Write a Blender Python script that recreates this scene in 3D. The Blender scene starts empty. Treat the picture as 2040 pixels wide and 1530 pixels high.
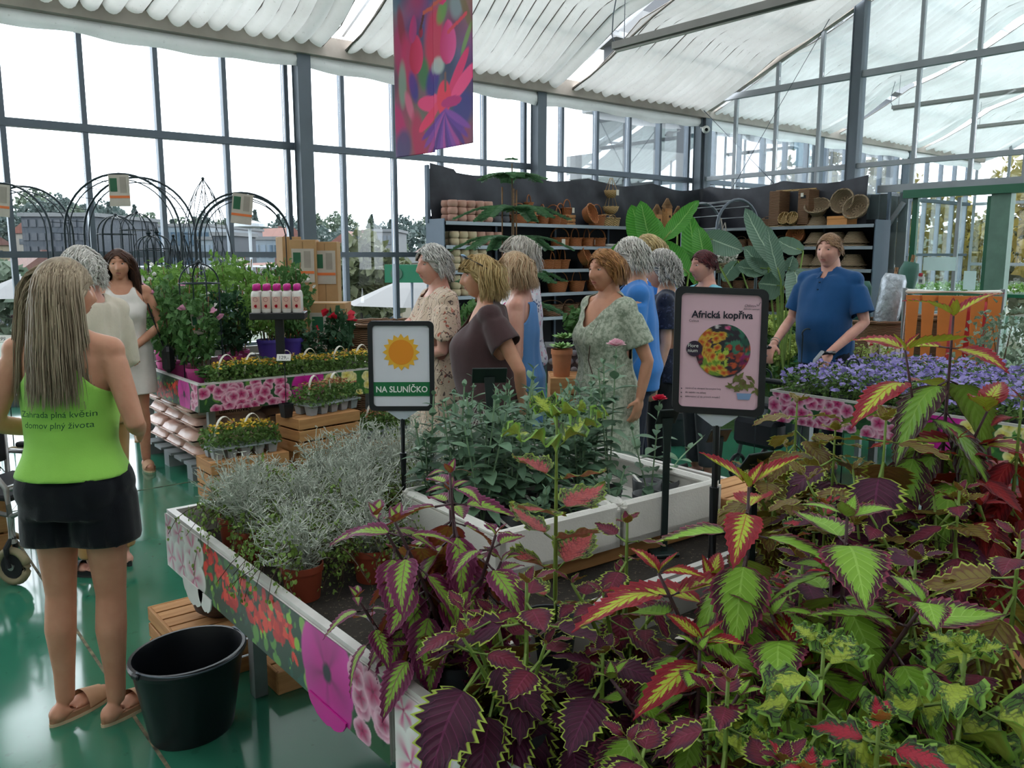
import bpy, bmesh, math, random
import numpy as np
from math import sin, cos, pi, radians, sqrt, atan2, exp
from mathutils import Vector, Matrix, Euler

scn = bpy.context.scene
COL = scn.collection
# ------------------------------------------------------------------ camera
FPX, HORIZ, CAMH, YAW = 1667.0, 257.0, 1.65, radians(51)
PITCH = atan2(HORIZ, FPX)
fw = Vector((cos(YAW) * cos(PITCH), sin(YAW) * cos(PITCH), -sin(PITCH)))
rt = Vector((sin(YAW), -cos(YAW), 0.0))
upv = rt.cross(fw)
CAM = Vector((0, 0, CAMH))
cd = bpy.data.cameras.new('camera'); cd.sensor_width = 36.0; cd.lens = FPX / 2040 * 36.0
cd.clip_start = 0.05; cd.clip_end = 2000
cam = bpy.data.objects.new('camera', cd); COL.objects.link(cam)
cam.matrix_world = Matrix(((rt.x, upv.x, -fw.x, 0), (rt.y, upv.y, -fw.y, 0), (rt.z, upv.z, -fw.z, CAMH), (0, 0, 0, 1)))
scn.camera = cam
# ------------------------------------------------------------------ world and exposure
w = bpy.data.worlds.new('world'); scn.world = w; w.use_nodes = True
nt = w.node_tree; nt.nodes.clear()
wo = nt.nodes.new('ShaderNodeOutputWorld'); bg = nt.nodes.new('ShaderNodeBackground')
tc = nt.nodes.new('ShaderNodeTexCoord'); sx = nt.nodes.new('ShaderNodeSeparateXYZ'); rp = nt.nodes.new('ShaderNodeValToRGB')
nt.links.new(tc.outputs['Generated'], sx.inputs[0]); nt.links.new(sx.outputs['Z'], rp.inputs[0])
rp.color_ramp.elements[0].position = 0.0; rp.color_ramp.elements[0].color = (0.86, 0.93, 1.0, 1)
rp.color_ramp.elements[1].position = 0.35; rp.color_ramp.elements[1].color = (0.93, 0.96, 1.0, 1)
nt.links.new(rp.outputs[0], bg.inputs[0]); bg.inputs[1].default_value = 3.6
nt.links.new(bg.outputs[0], wo.inputs[0])
sl = bpy.data.lights.new('sun', 'SUN'); sl.energy = 1.6; sl.angle = radians(14); sl.color = (1.0, 0.95, 0.87)
so = bpy.data.objects.new('sun', sl); COL.objects.link(so)
so.rotation_euler = Vector((-0.25, -0.62, -0.74)).to_track_quat('-Z', 'Y').to_euler()
vs = scn.view_settings; vs.view_transform = 'Standard'; vs.look = 'None'; vs.gamma = 1.0; vs.use_curve_mapping = False
vs.exposure = 0.75
scn.cycles.transparent_max_bounces = 24
scn.cycles.max_bounces = 8

# ------------------------------------------------------------------ helpers
def ray(x, y): return fw * FPX + rt * (x - 1020.0) - upv * (y - 765.0)
def on_z(x, y, z=0.0): d = ray(x, y); return CAM + d * ((z - CAMH) / d.z)
def on_x(x, y, X): d = ray(x, y); return CAM + d * (X / d.x)
def on_y(x, y, Y): d = ray(x, y); return CAM + d * (Y / d.y)
def at(x, y, D): return CAM + ray(x, y) / FPX * D
def V(*a): return Vector(a)

MATS = {}
def lin(c):
    return tuple(((v / 12.92) if v <= 0.04045 else ((v + 0.055) / 1.055) ** 2.4) for v in c[:3])
def hexc(h): h = h.lstrip('#'); return lin([int(h[i:i + 2], 16) / 255 for i in (0, 2, 4)])
class NT:
    def __init__(s, name):
        s.m = bpy.data.materials.new(name); s.m.use_nodes = True; s.t = s.m.node_tree; s.t.nodes.clear()
        s.out = s.n('OutputMaterial')
    def n(s, typ, **kw):
        x = s.t.nodes.new('ShaderNode' + typ)
        for k, v in kw.items(): setattr(x, k, v)
        return x
    def l(s, a, b): s.t.links.new(a, b)
    def math(s, op, a, b=None, c=None, clamp=False):
        x = s.n('Math', operation=op); x.use_clamp = clamp
        for i, v in enumerate((a, b, c)):
            if v is None: continue
            if isinstance(v, (int, float)): x.inputs[i].default_value = v
            else: s.l(v, x.inputs[i])
        return x.outputs[0]
    def mix(s, f, a, b):
        x = s.n('Mix', data_type='RGBA')
        for i, v in ((0, f), (6, a), (7, b)):
            if isinstance(v, (int, float)): x.inputs[i].default_value = v
            elif isinstance(v, tuple): x.inputs[i].default_value = v[:3] + (1,)
            else: s.l(v, x.inputs[i])
        return x.outputs[2]
    def noise(s, scale=5.0, detail=3.0, vec=None, rough=0.55):
        x = s.n('TexNoise'); x.inputs['Scale'].default_value = scale; x.inputs['Detail'].default_value = detail
        x.inputs['Roughness'].default_value = rough
        if vec is not None: s.l(vec, x.inputs['Vector'])
        return x
    def ramp(s, f, pts):
        x = s.n('ValToRGB'); e = x.color_ramp.elements
        while len(e) < len(pts): e.new(0.5)
        for i, (p, c) in enumerate(pts): e[i].position = p; e[i].color = tuple(c[:3]) + (1,)
        s.l(f, x.inputs[0]); return x.outputs[0]
    def bsdf(s, color, rough=0.5, metal=0.0, spec=0.5, transl=0.0, bump=None, bstr=0.3, bdist=0.01, sheen=0.0, sss=0.0):
        b = s.n('BsdfPrincipled')
        if isinstance(color, tuple): b.inputs['Base Color'].default_value = color[:3] + (1,)
        else: s.l(color, b.inputs['Base Color'])
        b.inputs['Roughness'].default_value = rough; b.inputs['Metallic'].default_value = metal
        b.inputs['Specular IOR Level'].default_value = spec
        if sheen: b.inputs['Sheen Weight'].default_value = sheen
        if sss:
            b.inputs['Subsurface Weight'].default_value = sss; b.inputs['Subsurface Radius'].default_value = (0.02, 0.008, 0.004); b.inputs['Subsurface Scale'].default_value = 0.6
        if bump is not None:
            bn = s.n('Bump'); bn.inputs['Strength'].default_value = bstr; bn.inputs['Distance'].default_value = bdist
            s.l(bump, bn.inputs['Height']); s.l(bn.outputs[0], b.inputs['Normal'])
        o = b.outputs[0]
        if transl:
            t = s.n('BsdfTranslucent')
            if isinstance(color, tuple): t.inputs[0].default_value = color[:3] + (1,)
            else: s.l(color, t.inputs[0])
            mx = s.n('MixShader'); mx.inputs[0].default_value = transl
            s.l(o, mx.inputs[1]); s.l(t.outputs[0], mx.inputs[2]); o = mx.outputs[0]
        s.l(o, s.out.inputs[0]); return s.m
def pm(name, color, rough=0.5, metal=0.0, var=0.12, scale=6.0, bump=0.0, bscale=40.0, transl=0.0, spec=0.5, color2=None, sheen=0.0, stretch=None, sss=0.0, obj=True):
    """plain procedural material: base colour with noise variation and optional relief"""
    if name in MATS: return MATS[name]
    N = NT(name); c = N.n('TexCoord'); vec = c.outputs['Object' if obj else 'Generated']
    if stretch:
        mp = N.n('Mapping'); mp.inputs['Scale'].default_value = stretch; N.l(vec, mp.inputs[0]); vec = mp.outputs[0]
    nz = N.noise(scale, 4.0, vec)
    dark = tuple(v * (1 - var) for v in color); lite = color2 or tuple(min(1, v * (1 + var)) for v in color)
    if color2: dark = color
    colr = N.ramp(nz.outputs[0], [(0.32, dark), (0.68, lite)])
    bm = None
    if bump: bm = N.noise(bscale, 3.0, vec).outputs[0]
    MATS[name] = N.bsdf(colr, rough, metal, spec, transl, bm, bump, 0.01, sheen, sss)
    return MATS[name]
def attr_mat(name, rough=0.6, transl=0.0, spec=0.4, bump=0.0, sheen=0.0, bscale=120.0, rgb='Col'):
    if name in MATS: return MATS[name]
    N = NT(name); a = N.n('Attribute', attribute_name=rgb)
    bm = N.noise(bscale, 2.0, N.n('TexCoord').outputs['Object']).outputs[0] if bump else None
    MATS[name] = N.bsdf(a.outputs['Color'], rough, 0, spec, transl, bm, bump, 0.005, sheen)
    return MATS[name]

def frame_from(d):
    d = Vector(d).normalized(); a = Vector((0, 0, 1)) if abs(d.z) < 0.95 else Vector((1, 0, 0))
    u = d.cross(a).normalized(); return u, u.cross(d).normalized()

class MB:
    def __init__(s): s.v = []; s.f = []; s.uv = None
    def add(s, vs, fs):
        b = len(s.v); s.v.extend([tuple(p) for p in vs]); s.f.extend([tuple(i + b for i in q) for q in fs]); return s
    def box(s, c, size, rz=0.0, M=None, bev=0.0):
        x, y, z = (q / 2 for q in size); R = Matrix.Rotation(rz, 3, 'Z') if M is None else M; c = Vector(c)
        if bev:
            b = min(bev, x * .9, y * .9, z * .9); vs = []; 
            for (i, j, k) in ((0, 1, 2), (1, 2, 0), (2, 0, 1)): pass
            pts = []
            for sx in (-1, 1):
                for sy in (-1, 1):
                    for sz in (-1, 1):
                        pts += [(sx * x, sy * (y - b), sz * (z - b)), (sx * (x - b), sy * y, sz * (z - b)), (sx * (x - b), sy * (y - b), sz * z)]
            bm = bmesh.new(); vv = [bm.verts.new(c + R @ Vector(p)) for p in pts]
            r = bmesh.ops.convex_hull(bm, input=vv); bm.verts.index_update()
            s.add([v.co for v in bm.verts], [[v.index for v in f.verts] for f in bm.faces]); bm.free(); return s
        p = [(-x, -y, -z), (x, -y, -z), (x, y, -z), (-x, y, -z), (-x, -y, z), (x, -y, z), (x, y, z), (-x, y, z)]
        return s.add([c + R @ Vector(q) for q in p], [(0, 3, 2, 1), (4, 5, 6, 7), (0, 1, 5, 4), (1, 2, 6, 5), (2, 3, 7, 6), (3, 0, 4, 7)])
    def span(s, a, b):
        a, b = Vector(a), Vector(b); return s.box((a + b) / 2, [abs(q) for q in (b - a)])
    def bar(s, a, b, wd, ht, up=(0, 0, 1)):
        a, b = Vector(a), Vector(b); d = (b - a); L = d.length; d.normalize(); upp = Vector(up)
        if abs(d.dot(upp)) > 0.98: upp = Vector((1, 0, 0))
        u = d.cross(upp).normalized(); n = u.cross(d)
        M = Matrix((d, u, n)).transposed(); return s.box((a + b) / 2, (L, wd, ht), M=M)
    def tube(s, pts, r, n=6, cap=True, closed=False, flat=None):
        pts = [Vector(p) for p in pts]; m = len(pts)
        rs = r if isinstance(r, (list, tuple)) else [r] * m
        b = len(s.v); u = None
        for i, p in enumerate(pts):
            if closed: d = pts[(i + 1) % m] - pts[i - 1]
            else: d = pts[min(i + 1, m - 1)] - pts[max(i - 1, 0)]
            if d.length < 1e-9: d = Vector((0, 0, 1))
            d.normalize()
            if u is None: u, q = frame_from(d)
            else:
                u = (u - d * u.dot(d)); 
                if u.length < 1e-6: u, q = frame_from(d)
                u.normalize(); q = d.cross(u)
            for k in range(n):
                a = 2 * pi * k / n; s.v.append(tuple(p + u * (rs[i] * cos(a)) + q * (rs[i] * (flat or 1.0) * sin(a))))
        for i in range(m if closed else m - 1):
            j = (i + 1) % m
            for k in range(n): s.f.append((b + i * n + k, b + i * n + (k + 1) % n, b + j * n + (k + 1) % n, b + j * n + k))
        if cap and not closed:
            s.f.append(tuple(b + k for k in reversed(range(n)))); s.f.append(tuple(b + (m - 1) * n + k for k in range(n)))
        return s
    def cyl(s, a, b, r, n=12, r2=None): return s.tube([a, b], [r, r if r2 is None else r2], n)
    def lathe(s, prof, n=20, c=(0, 0, 0), sx=1.0, sy=1.0, close=False, wob=None):
        b = len(s.v); m = len(prof)
        for i, (r, z) in enumerate(prof):
            for k in range(n):
                a = 2 * pi * k / n; rr = r * (wob(a, z) if wob else 1.0); s.v.append((c[0] + rr * cos(a) * sx, c[1] + rr * sin(a) * sy, c[2] + z))
        for i in range(m - 1):
            for k in range(n): s.f.append((b + i * n + k, b + i * n + (k + 1) % n, b + (i + 1) * n + (k + 1) % n, b + (i + 1) * n + k))
        if prof[0][0] > 1e-6 and not close: s.f.append(tuple(b + k for k in reversed(range(n))))
        if prof[-1][0] > 1e-6 and not close: s.f.append(tuple(b + (m - 1) * n + k for k in range(n)))
        return s
    def ell(s, c, r, nu=12, nv=8, M=None):
        b = len(s.v); c = Vector(c); M = M or Matrix.Identity(3); rx, ry, rz = r if hasattr(r, '__len__') else (r, r, r)
        for i in range(nv + 1):
            t = pi * i / nv
            for k in range(nu):
                a = 2 * pi * k / nu; s.v.append(tuple(c + M @ Vector((rx * sin(t) * cos(a), ry * sin(t) * sin(a), rz * cos(t)))))
        for i in range(nv):
            for k in range(nu): s.f.append((b + i * nu + k, b + (i + 1) * nu + k, b + (i + 1) * nu + (k + 1) % nu, b + i * nu + (k + 1) % nu))
        return s
    def prism(s, poly, o, ux, uy, th):
        o, ux, uy = Vector(o), Vector(ux), Vector(uy); n = ux.cross(uy).normalized() * th; m = len(poly)
        a = [o + ux * p[0] + uy * p[1] for p in poly]
        return s.add(a + [p + n for p in a], [tuple(reversed(range(m))), tuple(range(m, 2 * m))] + [(i, (i + 1) % m, m + (i + 1) % m, m + i) for i in range(m)])
    def grid(s, fn, nu, nv, closed=False):
        b = len(s.v)
        for j in range(nv + 1):
            for i in range(nu + (0 if closed else 1)): s.v.append(tuple(fn(i / nu, j / nv)))
        W = nu if closed else nu + 1
        for j in range(nv):
            for i in range(nu): s.f.append((b + j * W + i, b + j * W + (i + 1) % W, b + (j + 1) * W + (i + 1) % W, b + (j + 1) * W + i))
        return s
    def mesh(s, name, mat=None, smooth=False):
        me = bpy.data.meshes.new(name); me.from_pydata(s.v, [], s.f)
        if mat: me.materials.append(mat)
        if smooth: me.polygons.foreach_set('use_smooth', [True] * len(me.polygons))
        me.update(); return me
    def build(s, name, mat=None, parent=None, smooth=False, loc=None):
        return mk(name, s.mesh(name, mat, smooth), parent, loc)
def autosmooth(o, ang=40):
    me = o.data; me.polygons.foreach_set('use_smooth', [True] * len(me.polygons))
    try: me.set_sharp_from_angle(angle=radians(ang))
    except Exception: pass
    return o
def mk(name, data, parent=None, loc=None, M=None):
    o = bpy.data.objects.new(name, data); COL.objects.link(o)
    if parent is not None: o.parent = parent
    if M is not None: o.matrix_local = M
    elif loc is not None: o.location = loc
    return o
def tag(o, label=None, cat=None, group=None, kind=None):
    if label: o['label'] = label
    if cat: o['category'] = cat
    if group: o['group'] = group
    if kind: o['kind'] = kind
    return o
def thing(name, label, cat, loc=(0, 0, 0), rz=0.0, group=None):
    o = mk(name, None, None, loc); o.rotation_euler = (0, 0, rz); o.empty_display_size = 0.05
    return tag(o, label, cat, group)
def structure(name, loc=(0, 0, 0), label=None):
    o = mk(name, None, None, loc); o.empty_display_size = .05; o['kind'] = 'structure'
    if label: o['label'] = label
    return o
KIDS = {}
def dup(o, loc=None, rz=None, label=None, scale=None, group=None, parent=None):
    c = o.copy(); COL.objects.link(c)
    if parent is not None: c.parent = parent
    for ch in list(o.children):
        d = ch.copy(); COL.objects.link(d); d.parent = c
        for g in list(ch.children):
            e = g.copy(); COL.objects.link(e); e.parent = d
    if loc is not None: c.location = loc
    if rz is not None: c.rotation_euler = (0, 0, rz)
    if scale is not None: c.scale = (scale,) * 3 if isinstance(scale, (int, float)) else scale
    if label: c['label'] = label
    if group: c['group'] = group
    return c
def np_mesh(name, v, f, mat=None, smooth=False, col=None, uv=None):
    """v (n,3) array, f (m,k) int array"""
    v = np.asarray(v, np.float32); f = np.asarray(f, np.int32); k = f.shape[1]; me = bpy.data.meshes.new(name)
    me.vertices.add(len(v)); me.vertices.foreach_set('co', v.ravel())
    me.loops.add(f.size); me.loops.foreach_set('vertex_index', f.ravel())
    me.polygons.add(len(f)); me.polygons.foreach_set('loop_start', np.arange(0, f.size, k, dtype=np.int32))
    if smooth: me.polygons.foreach_set('use_smooth', np.ones(len(f), bool))
    me.update(calc_edges=True)
    if col is not None:
        ca = me.color_attributes.new('Col', 'FLOAT_COLOR', 'POINT'); c4 = np.ones((len(v), 4), np.float32); c4[:, :3] = col; ca.data.foreach_set('color', c4.ravel())
    if uv is not None:
        ul = me.uv_layers.new(name='UVMap'); ul.data.foreach_set('uv', np.asarray(uv, np.float32)[f.ravel()].ravel())
    if mat: me.materials.append(mat)
    return me
def scatter(name, tv, tf, Ms, mat, smooth=False, cols=None):
    """tv (n,3), tf (m,k), Ms (N,3,4) -> one mesh with N copies; cols (N,3)"""
    tv = np.asarray(tv, float); Ms = np.asarray(Ms, float); N = len(Ms); n = len(tv)
    v = np.einsum('aij,bj->abi', Ms[:, :, :3], tv) + Ms[:, None, :, 3]
    f = (np.asarray(tf)[None] + (np.arange(N) * n)[:, None, None]).reshape(-1, len(tf[0]))
    c = None if cols is None else np.repeat(np.asarray(cols), n, axis=0)
    return np_mesh(name, v.reshape(-1, 3), f, mat, smooth, c)
def rots(rng, N, tilt=None):
    """random rotation matrices N x 3 x 3"""
    q = rng.normal(size=(N, 4)); q /= np.linalg.norm(q, axis=1)[:, None]; a, b, c, d = q.T
    return np.stack([np.stack([a*a+b*b-c*c-d*d, 2*(b*c-a*d), 2*(b*d+a*c)], 1), np.stack([2*(b*c+a*d), a*a-b*b+c*c-d*d, 2*(c*d-a*b)], 1), np.stack([2*(b*d-a*c), 2*(c*d+a*b), a*a-b*b-c*c+d*d], 1)], 1)
def text_mesh(txt, size, mat, name='lettering', parent=None, M=None, ext=0.0, align='LEFT', shear=0.0, bold=0.0, sx=1.0, spacing=1.0):
    c = bpy.data.curves.new(name, 'FONT'); c.body = txt; c.size = size; c.align_x = align; c.extrude = ext; c.shear = shear; c.offset = bold; c.resolution_u = 3; c.space_character = spacing
    o = bpy.data.objects.new(name, c); COL.objects.link(o)
    dg = bpy.context.evaluated_depsgraph_get(); me = bpy.data.meshes.new_from_object(o.evaluated_get(dg)); bpy.data.objects.remove(o); bpy.data.curves.remove(c)
    me.materials.clear(); me.materials.append(mat)
    if sx != 1.0:
        for v in me.vertices: v.co.x *= sx
    return mk(name, me, parent, M=M)
def plane_M(o, ux, uy):
    """matrix whose local x,y lie along ux,uy"""
    ux = Vector(ux).normalized(); uy = Vector(uy).normalized(); n = ux.cross(uy)
    return Matrix(((ux.x, uy.x, n.x, o[0]), (ux.y, uy.y, n.y, o[1]), (ux.z, uy.z, n.z, o[2]), (0, 0, 0, 1)))
def print_mesh(name, img, o, ux, uy, mat, parent=None, th=0.0):
    """img (h,w,3) linear colours, row 0 at the bottom; a finely divided sheet that carries the print"""
    h, wd = img.shape[:2]; o, ux, uy = (np.array(q, float) for q in (o, ux, uy))
    U, W = np.meshgrid(np.linspace(0, 1, wd), np.linspace(0, 1, h)); v = o + U[..., None] * ux + W[..., None] * uy
    idx = np.arange(h * wd).reshape(h, wd); f = np.stack([idx[:-1, :-1], idx[:-1, 1:], idx[1:, 1:], idx[1:, :-1]], -1).reshape(-1, 4)
    return mk(name, np_mesh(name, v.reshape(-1, 3), f, mat, False, img.reshape(-1, 3)), parent)
# ================================================================== SETTING
rnd = random.Random(7)
steel = pm('grey_steel', hexc('#5d6670'), 0.45, 0.35, 0.08, 3)
steel_l = pm('light_steel', hexc('#8d9296'), 0.45, 0.3, 0.08, 3)
column_m = pm('column_paint', hexc('#59626a'), 0.5, 0.2, 0.08, 2)
beam_m = pm('beam_cream', hexc('#8a8178'), 0.6, 0.0, 0.1, 2.0, color2=hexc('#a79e94'))
def glass_mat(name, tint, gloss, rough=0.0):
    N = NT(name); t = N.n('BsdfTransparent'); t.inputs[0].default_value = tint + (1,)
    g = N.n('BsdfGlossy'); g.inputs[1].default_value = rough; g.inputs[0].default_value = (1, 1, 1, 1)
    f = N.n('Fresnel'); f.inputs[0].default_value = 1.45; k = N.math('MULTIPLY', f.outputs[0], gloss)
    m = N.n('MixShader'); N.l(k, m.inputs[0]); N.l(t.outputs[0], m.inputs[1]); N.l(g.outputs[0], m.inputs[2]); N.l(m.outputs[0], N.out.inputs[0]); return N.m
glass = glass_mat('window_glass', (0.95, 0.975, 0.985), 0.6)
glass_d = glass_mat('door_glass', (0.86, 0.93, 0.92), 0.9)

# floor: glossy green resin with sawn joints
N = NT('green_resin_floor'); c = N.n('TexCoord')
n1 = N.noise(0.9, 4, c.outputs['Object']); n2 = N.noise(14, 5, c.outputs['Object'])
ca = N.ramp(n1.outputs[0], [(0.3, hexc('#2a6a55')), (0.7, hexc('#35785f'))])
ca = N.mix(N.math('MULTIPLY', N.math('GREATER_THAN', n2.outputs[0], 0.66), 0.25), ca, hexc('#1d4436'))
b = N.bsdf(ca, 0.2, 0, 0.8, bump=N.noise(3, 3, c.outputs['Object']).outputs[0], bstr=0.03)
N.t.nodes['Principled BSDF'].inputs['Roughness'].default_value = 0.2
rr = N.ramp(n1.outputs[0], [(0.3, (.07,)*3), (0.7, (.15,)*3)]); N.l(rr, N.t.nodes['Principled BSDF'].inputs['Roughness'])
floor_m = N.m
fl = MB().span((-7, -2.6, -0.3), (25, 10.7, 0)).build('floor', floor_m); fl['kind'] = 'structure'
joint_m = pm('floor_joint_dark', hexc('#2b2a22'), 0.9, 0, 0.3, 20, color2=hexc('#8a8064'))
for (p, q) in (((0.705, -2, 0.0005), (0.705, 6.13, .0005)), ((-5, 6.13, 0.0005), (7, 6.13, 0.0005)), ((4.3, -2, .0005), (4.3, 6.1, .0005))):
    MB().bar(p, q, 0.012, 0.003).build('floor_joint', joint_m, fl)

YW, XG, XE = 10.55, 12.98, 25.0
EZ = 4.16
def roof_z(Y): return 4.33 + 0.43 * (10.34 - Y) if Y >= 4.0 else 4.33 + 0.43 * (10.34 - 4.0) - 0.43 * (4.0 - Y)
# left glass wall ----------------------------------------------------
wl = structure('wall_left')
def shared(name, mb, mat): return mb.mesh(name, mat)
mull_me = MB().span((-0.028, -0.05, 0), (0.028, 0.05, EZ)).mesh('mullion', steel)
mull_x = [1.58 + 0.8 * k for k in range(-6, 30)]
for x in mull_x:
    if x > XE: break
    mk('mullion', mull_me, wl, (x, YW, 0))
for z, h in ((3.05, 0.085), (1.655, 0.07), (0.5, 0.07), (0.06, 0.12)):
    MB().span((-3.5, YW - 0.06, z - h / 2), (XE, YW + 0.06, z + h / 2)).build('transom', steel, wl)
for (z0, z1) in ((0.12, 0.465), (0.535, 1.62), (1.69, 3.008), (3.093, EZ)):
    pme = MB().span((0.028, -0.004, z0), (0.772, 0.004, z1)).mesh('pane', glass)
    for x in mull_x:
        if x + 0.75 > XE: break
        mk('pane', pme, wl, (x, YW, 0))
# the column profile: an I-section with a base plate
def col_mb(h):
    m = MB(); m.span((-0.09, -0.09, 0), (0.09, -0.075, h)); m.span((-0.09, 0.075, 0), (0.09, 0.09, h)); m.span((-0.075, -0.076, 0), (0.075, 0.076, h)); m.span((-0.14, -0.14, 0), (0.14, 0.14, 0.02)); return m
cme = col_mb(EZ).mesh('column', column_m)
for x in (0.93, 4.93, 8.93, 12.93, 16.93, 20.93): mk('column', cme, wl, (x, 10.36, 0))
# eave beam, and the cloth valance hanging below it
eb = structure('trim_1')
MB().span((-7, 10.2, EZ), (XE, 10.5, EZ + 0.24)).build('eave_beam', beam_m, eb)
N = NT('shade_cloth'); c = N.n('TexCoord'); nz = N.noise(1.6, 5, c.outputs['Object']); n2 = N.noise(30, 3, c.outputs['Object'])
cc = N.ramp(nz.outputs[0], [(0.3, (0.80, 0.79, 0.78)), (0.65, (0.93, 0.93, 0.925))])
cc = N.mix(N.math('MULTIPLY', N.math('GREATER_THAN', n2.outputs[0], 0.68), 0.35), cc, (0.5, 0.48, 0.46))
cloth = N.bsdf(cc, 0.75, 0, 0.2, transl=0.10)
def valance(u, v):
    X = -3 + u * (XG + 3); sag = 0.018 * sin(X * 2.3) + 0.012 * sin(X * 7.1 + 1)
    return (X, 10.34 - 0.06 * sin(v * pi) + 0.015 * sin(X * 5) * v, EZ + 0.02 - v * (0.19 + sag))
MB().grid(valance, 260, 4).build('valance', cloth, eb, True)
MB().grid(lambda u, v: (XG + .1 + u * (XE - XG - .1), 10.34 - 0.06 * sin(v * pi), EZ + .02 - v * (0.2 + 0.02 * sin(u * 40))), 120, 3).build('valance', cloth, eb, True)
# roof: rafters, purlins, shade cloth in pleats ------------------------
rf = structure('ceiling')
cols_x = [-7.07, -3.07, 0.93, 4.93, 8.93, 12.93, 16.93, 20.93, 24.93]
for x in cols_x:
    for (ya, yb) in ((10.4, 4.0), (4.0, -2.4)):
        MB().bar((x, ya, roof_z(ya) + .12), (x, yb, roof_z(yb) + .12), 0.07, 0.16).build('rafter', steel_l, rf)
for Y in (9.3, 8.2, 7.1, 6.0, 4.9, 4.05, 2.9, 1.4, 0, -1.4):
    MB().span((-7, Y - 0.03, roof_z(Y) + 0.13), (XE, Y + 0.03, roof_z(Y) + 0.2)).build('purlin', steel_l, rf)
for x in [q for q in cols_x[1:] ]:
    for k in (0.28, 0.62): MB().bar((x + k, 10.4, roof_z(10.4) + .2), (x + k, 4, roof_z(4) + .2), .035, .05).build('glazing_bar', steel_l, rf)
def curtain(x0, x1, ya, yb, seed):
    r = random.Random(seed); W = x1 - x0; npl = max(4, int(round(W / 0.215))); ph = [r.uniform(.75, 1.3) for _ in range(npl + 1)]
    ny = 30; nx = npl * 6; L = abs(yb - ya); wig = [r.uniform(-1, 1) for _ in range(8)]
    def fn(u, v):
        k = u * npl; i = min(int(k), npl - 1); t = k - i
        s = v * 3.0; sg = abs(sin(pi * ((s + 0.25) % 1.0))) ; sup = 1 - sg
        X = x0 + u * W + 0.09 * sin(v * 9 + wig[0] + 2 * u) * sin(pi * u) + 0.03 * sin(s * 2 * pi + 4 * wig[1] + u * 3) + 0.05 * (sg - .5) * (0.4 + .3 * wig[2])
        Y = ya + v * (yb - ya)
        pl = (abs(sin(pi * t)) ** 0.6) * 0.085 * ph[i] * (0.5 + 0.7 * sg)
        edge = 0.05 * (exp(-(u * W / .08) ** 2) + exp(-((1 - u) * W / .08) ** 2))
        return (X, Y, roof_z(Y) + 0.03 - pl - 0.1 * sg - edge + 0.012 * sin(23 * u + 7 * v + wig[3]))
    wr = MB()
    for i in range(npl + 1): wr.tube([Vector(fn(i / npl, j / 12)) - Vector((0, 0, .012)) for j in range(13)], .009, 4, False)  # thin dark tubes added along the cusps to stand in for crease shade
    return MB().grid(fn, nx, ny), wr
hem_m = pm('curtain_hem', hexc('#7a736c'), 0.8, 0, 0.2, 8)  # hem colour, also given to the added crease-shade tubes
sd = 0
for a, bx_ in zip(cols_x[:-1], cols_x[1:]):
    for (ya, yb) in ((10.28, 4.05), (3.95, -2.4)):
        sd += 1; x0 = a + 0.56; x1 = bx_ + 0.22
        if abs(bx_ - 12.93) < .1: x1 = XG - 0.12
        if abs(a - 12.93) < .1: x0 = XG + 0.12
        cu, wr = curtain(x0, x1, ya, yb, sd); cu.build('shade_curtain', cloth, rf, True); wr.build('pleat_shade_lines', hem_m, rf)['kind'] = 'stuff'
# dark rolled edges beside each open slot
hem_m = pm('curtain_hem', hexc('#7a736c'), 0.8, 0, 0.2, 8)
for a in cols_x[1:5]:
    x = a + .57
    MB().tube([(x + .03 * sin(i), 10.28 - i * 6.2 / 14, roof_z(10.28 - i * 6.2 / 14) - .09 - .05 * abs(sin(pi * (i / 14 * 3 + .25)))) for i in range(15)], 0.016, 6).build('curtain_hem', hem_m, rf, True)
# gable wall with posts ------------------------------------------------
wb = structure('wall_back')
gy = [10.36, 9.61, 8.77, 7.95, 6.33, 5.49, 4.77, 3.95, 3.1, 2.3, 1.5, .7, -.1, -.9, -1.7]
for y in gy[1:]:
    zb = 2.72 if 3.6 < y < 6.6 else 0.0
    MB().span((XG - 0.035, y - 0.026, zb), (XG + 0.035, y + 0.026, roof_z(y) - 0.02)).build('mullion', steel_l, wb)
for y in (10.3, 7.31, 1.0):
    m = col_mb(roof_z(y)); m.build('column', column_m, wb, loc=(XG, y, 0))
for z, h, ya, yb in ((3.06, 0.075, 10.3, -2.4), (4.47, 0.1, 9.9, -1.9), (2.67, 0.11, 6.85, -2.4), (1.4, 0.06, 7.2, 6.4)):
    MB().span((XG - 0.05, yb, z - h / 2), (XG + 0.05, ya, z + h / 2)).build('transom', steel_l, wb)
MB().bar((XG, 10.36, roof_z(10.36) - .02), (XG, 4, roof_z(4) - .02), 0.12, 0.16).build('gable_rafter', beam_m, wb)
MB().bar((XG, -2.4, roof_z(-2.4) - .02), (XG, 4, roof_z(4) - .02), 0.12, 0.16).build('gable_rafter', beam_m, wb)
ys = [10.28] + gy[1:4] + [7.31] + gy[4:] + [-2.4]
for ya, yb in zip(ys[:-1], ys[1:]):
    ztop = min(roof_z(ya), roof_z(yb)) - 0.02
    for (z0, z1) in ((0.0, 3.02), (3.1, 4.42), (4.52, ztop)):
        if z0 == 0.0:
            if ya > 6.9: z0 = 2.0
            else: z0 = 2.73
        if z1 - z0 < 0.05: continue
        MB().span((XG - 0.004, yb + 0.03, z0), (XG + 0.004, ya - 0.03, z1)).build('pane', glass, wb)
    if roof_z(yb) > 4.6 and ya > 4:
        za, zb_ = roof_z(ya) - .03, roof_z(yb) - .03
        if za > 4.5: MB().add([(XG, ya - .03, za - .01), (XG, yb + .03, za - .01), (XG, yb + .03, zb_ - .03)], [(0, 1, 2)]).build('pane', glass, wb)
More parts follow.
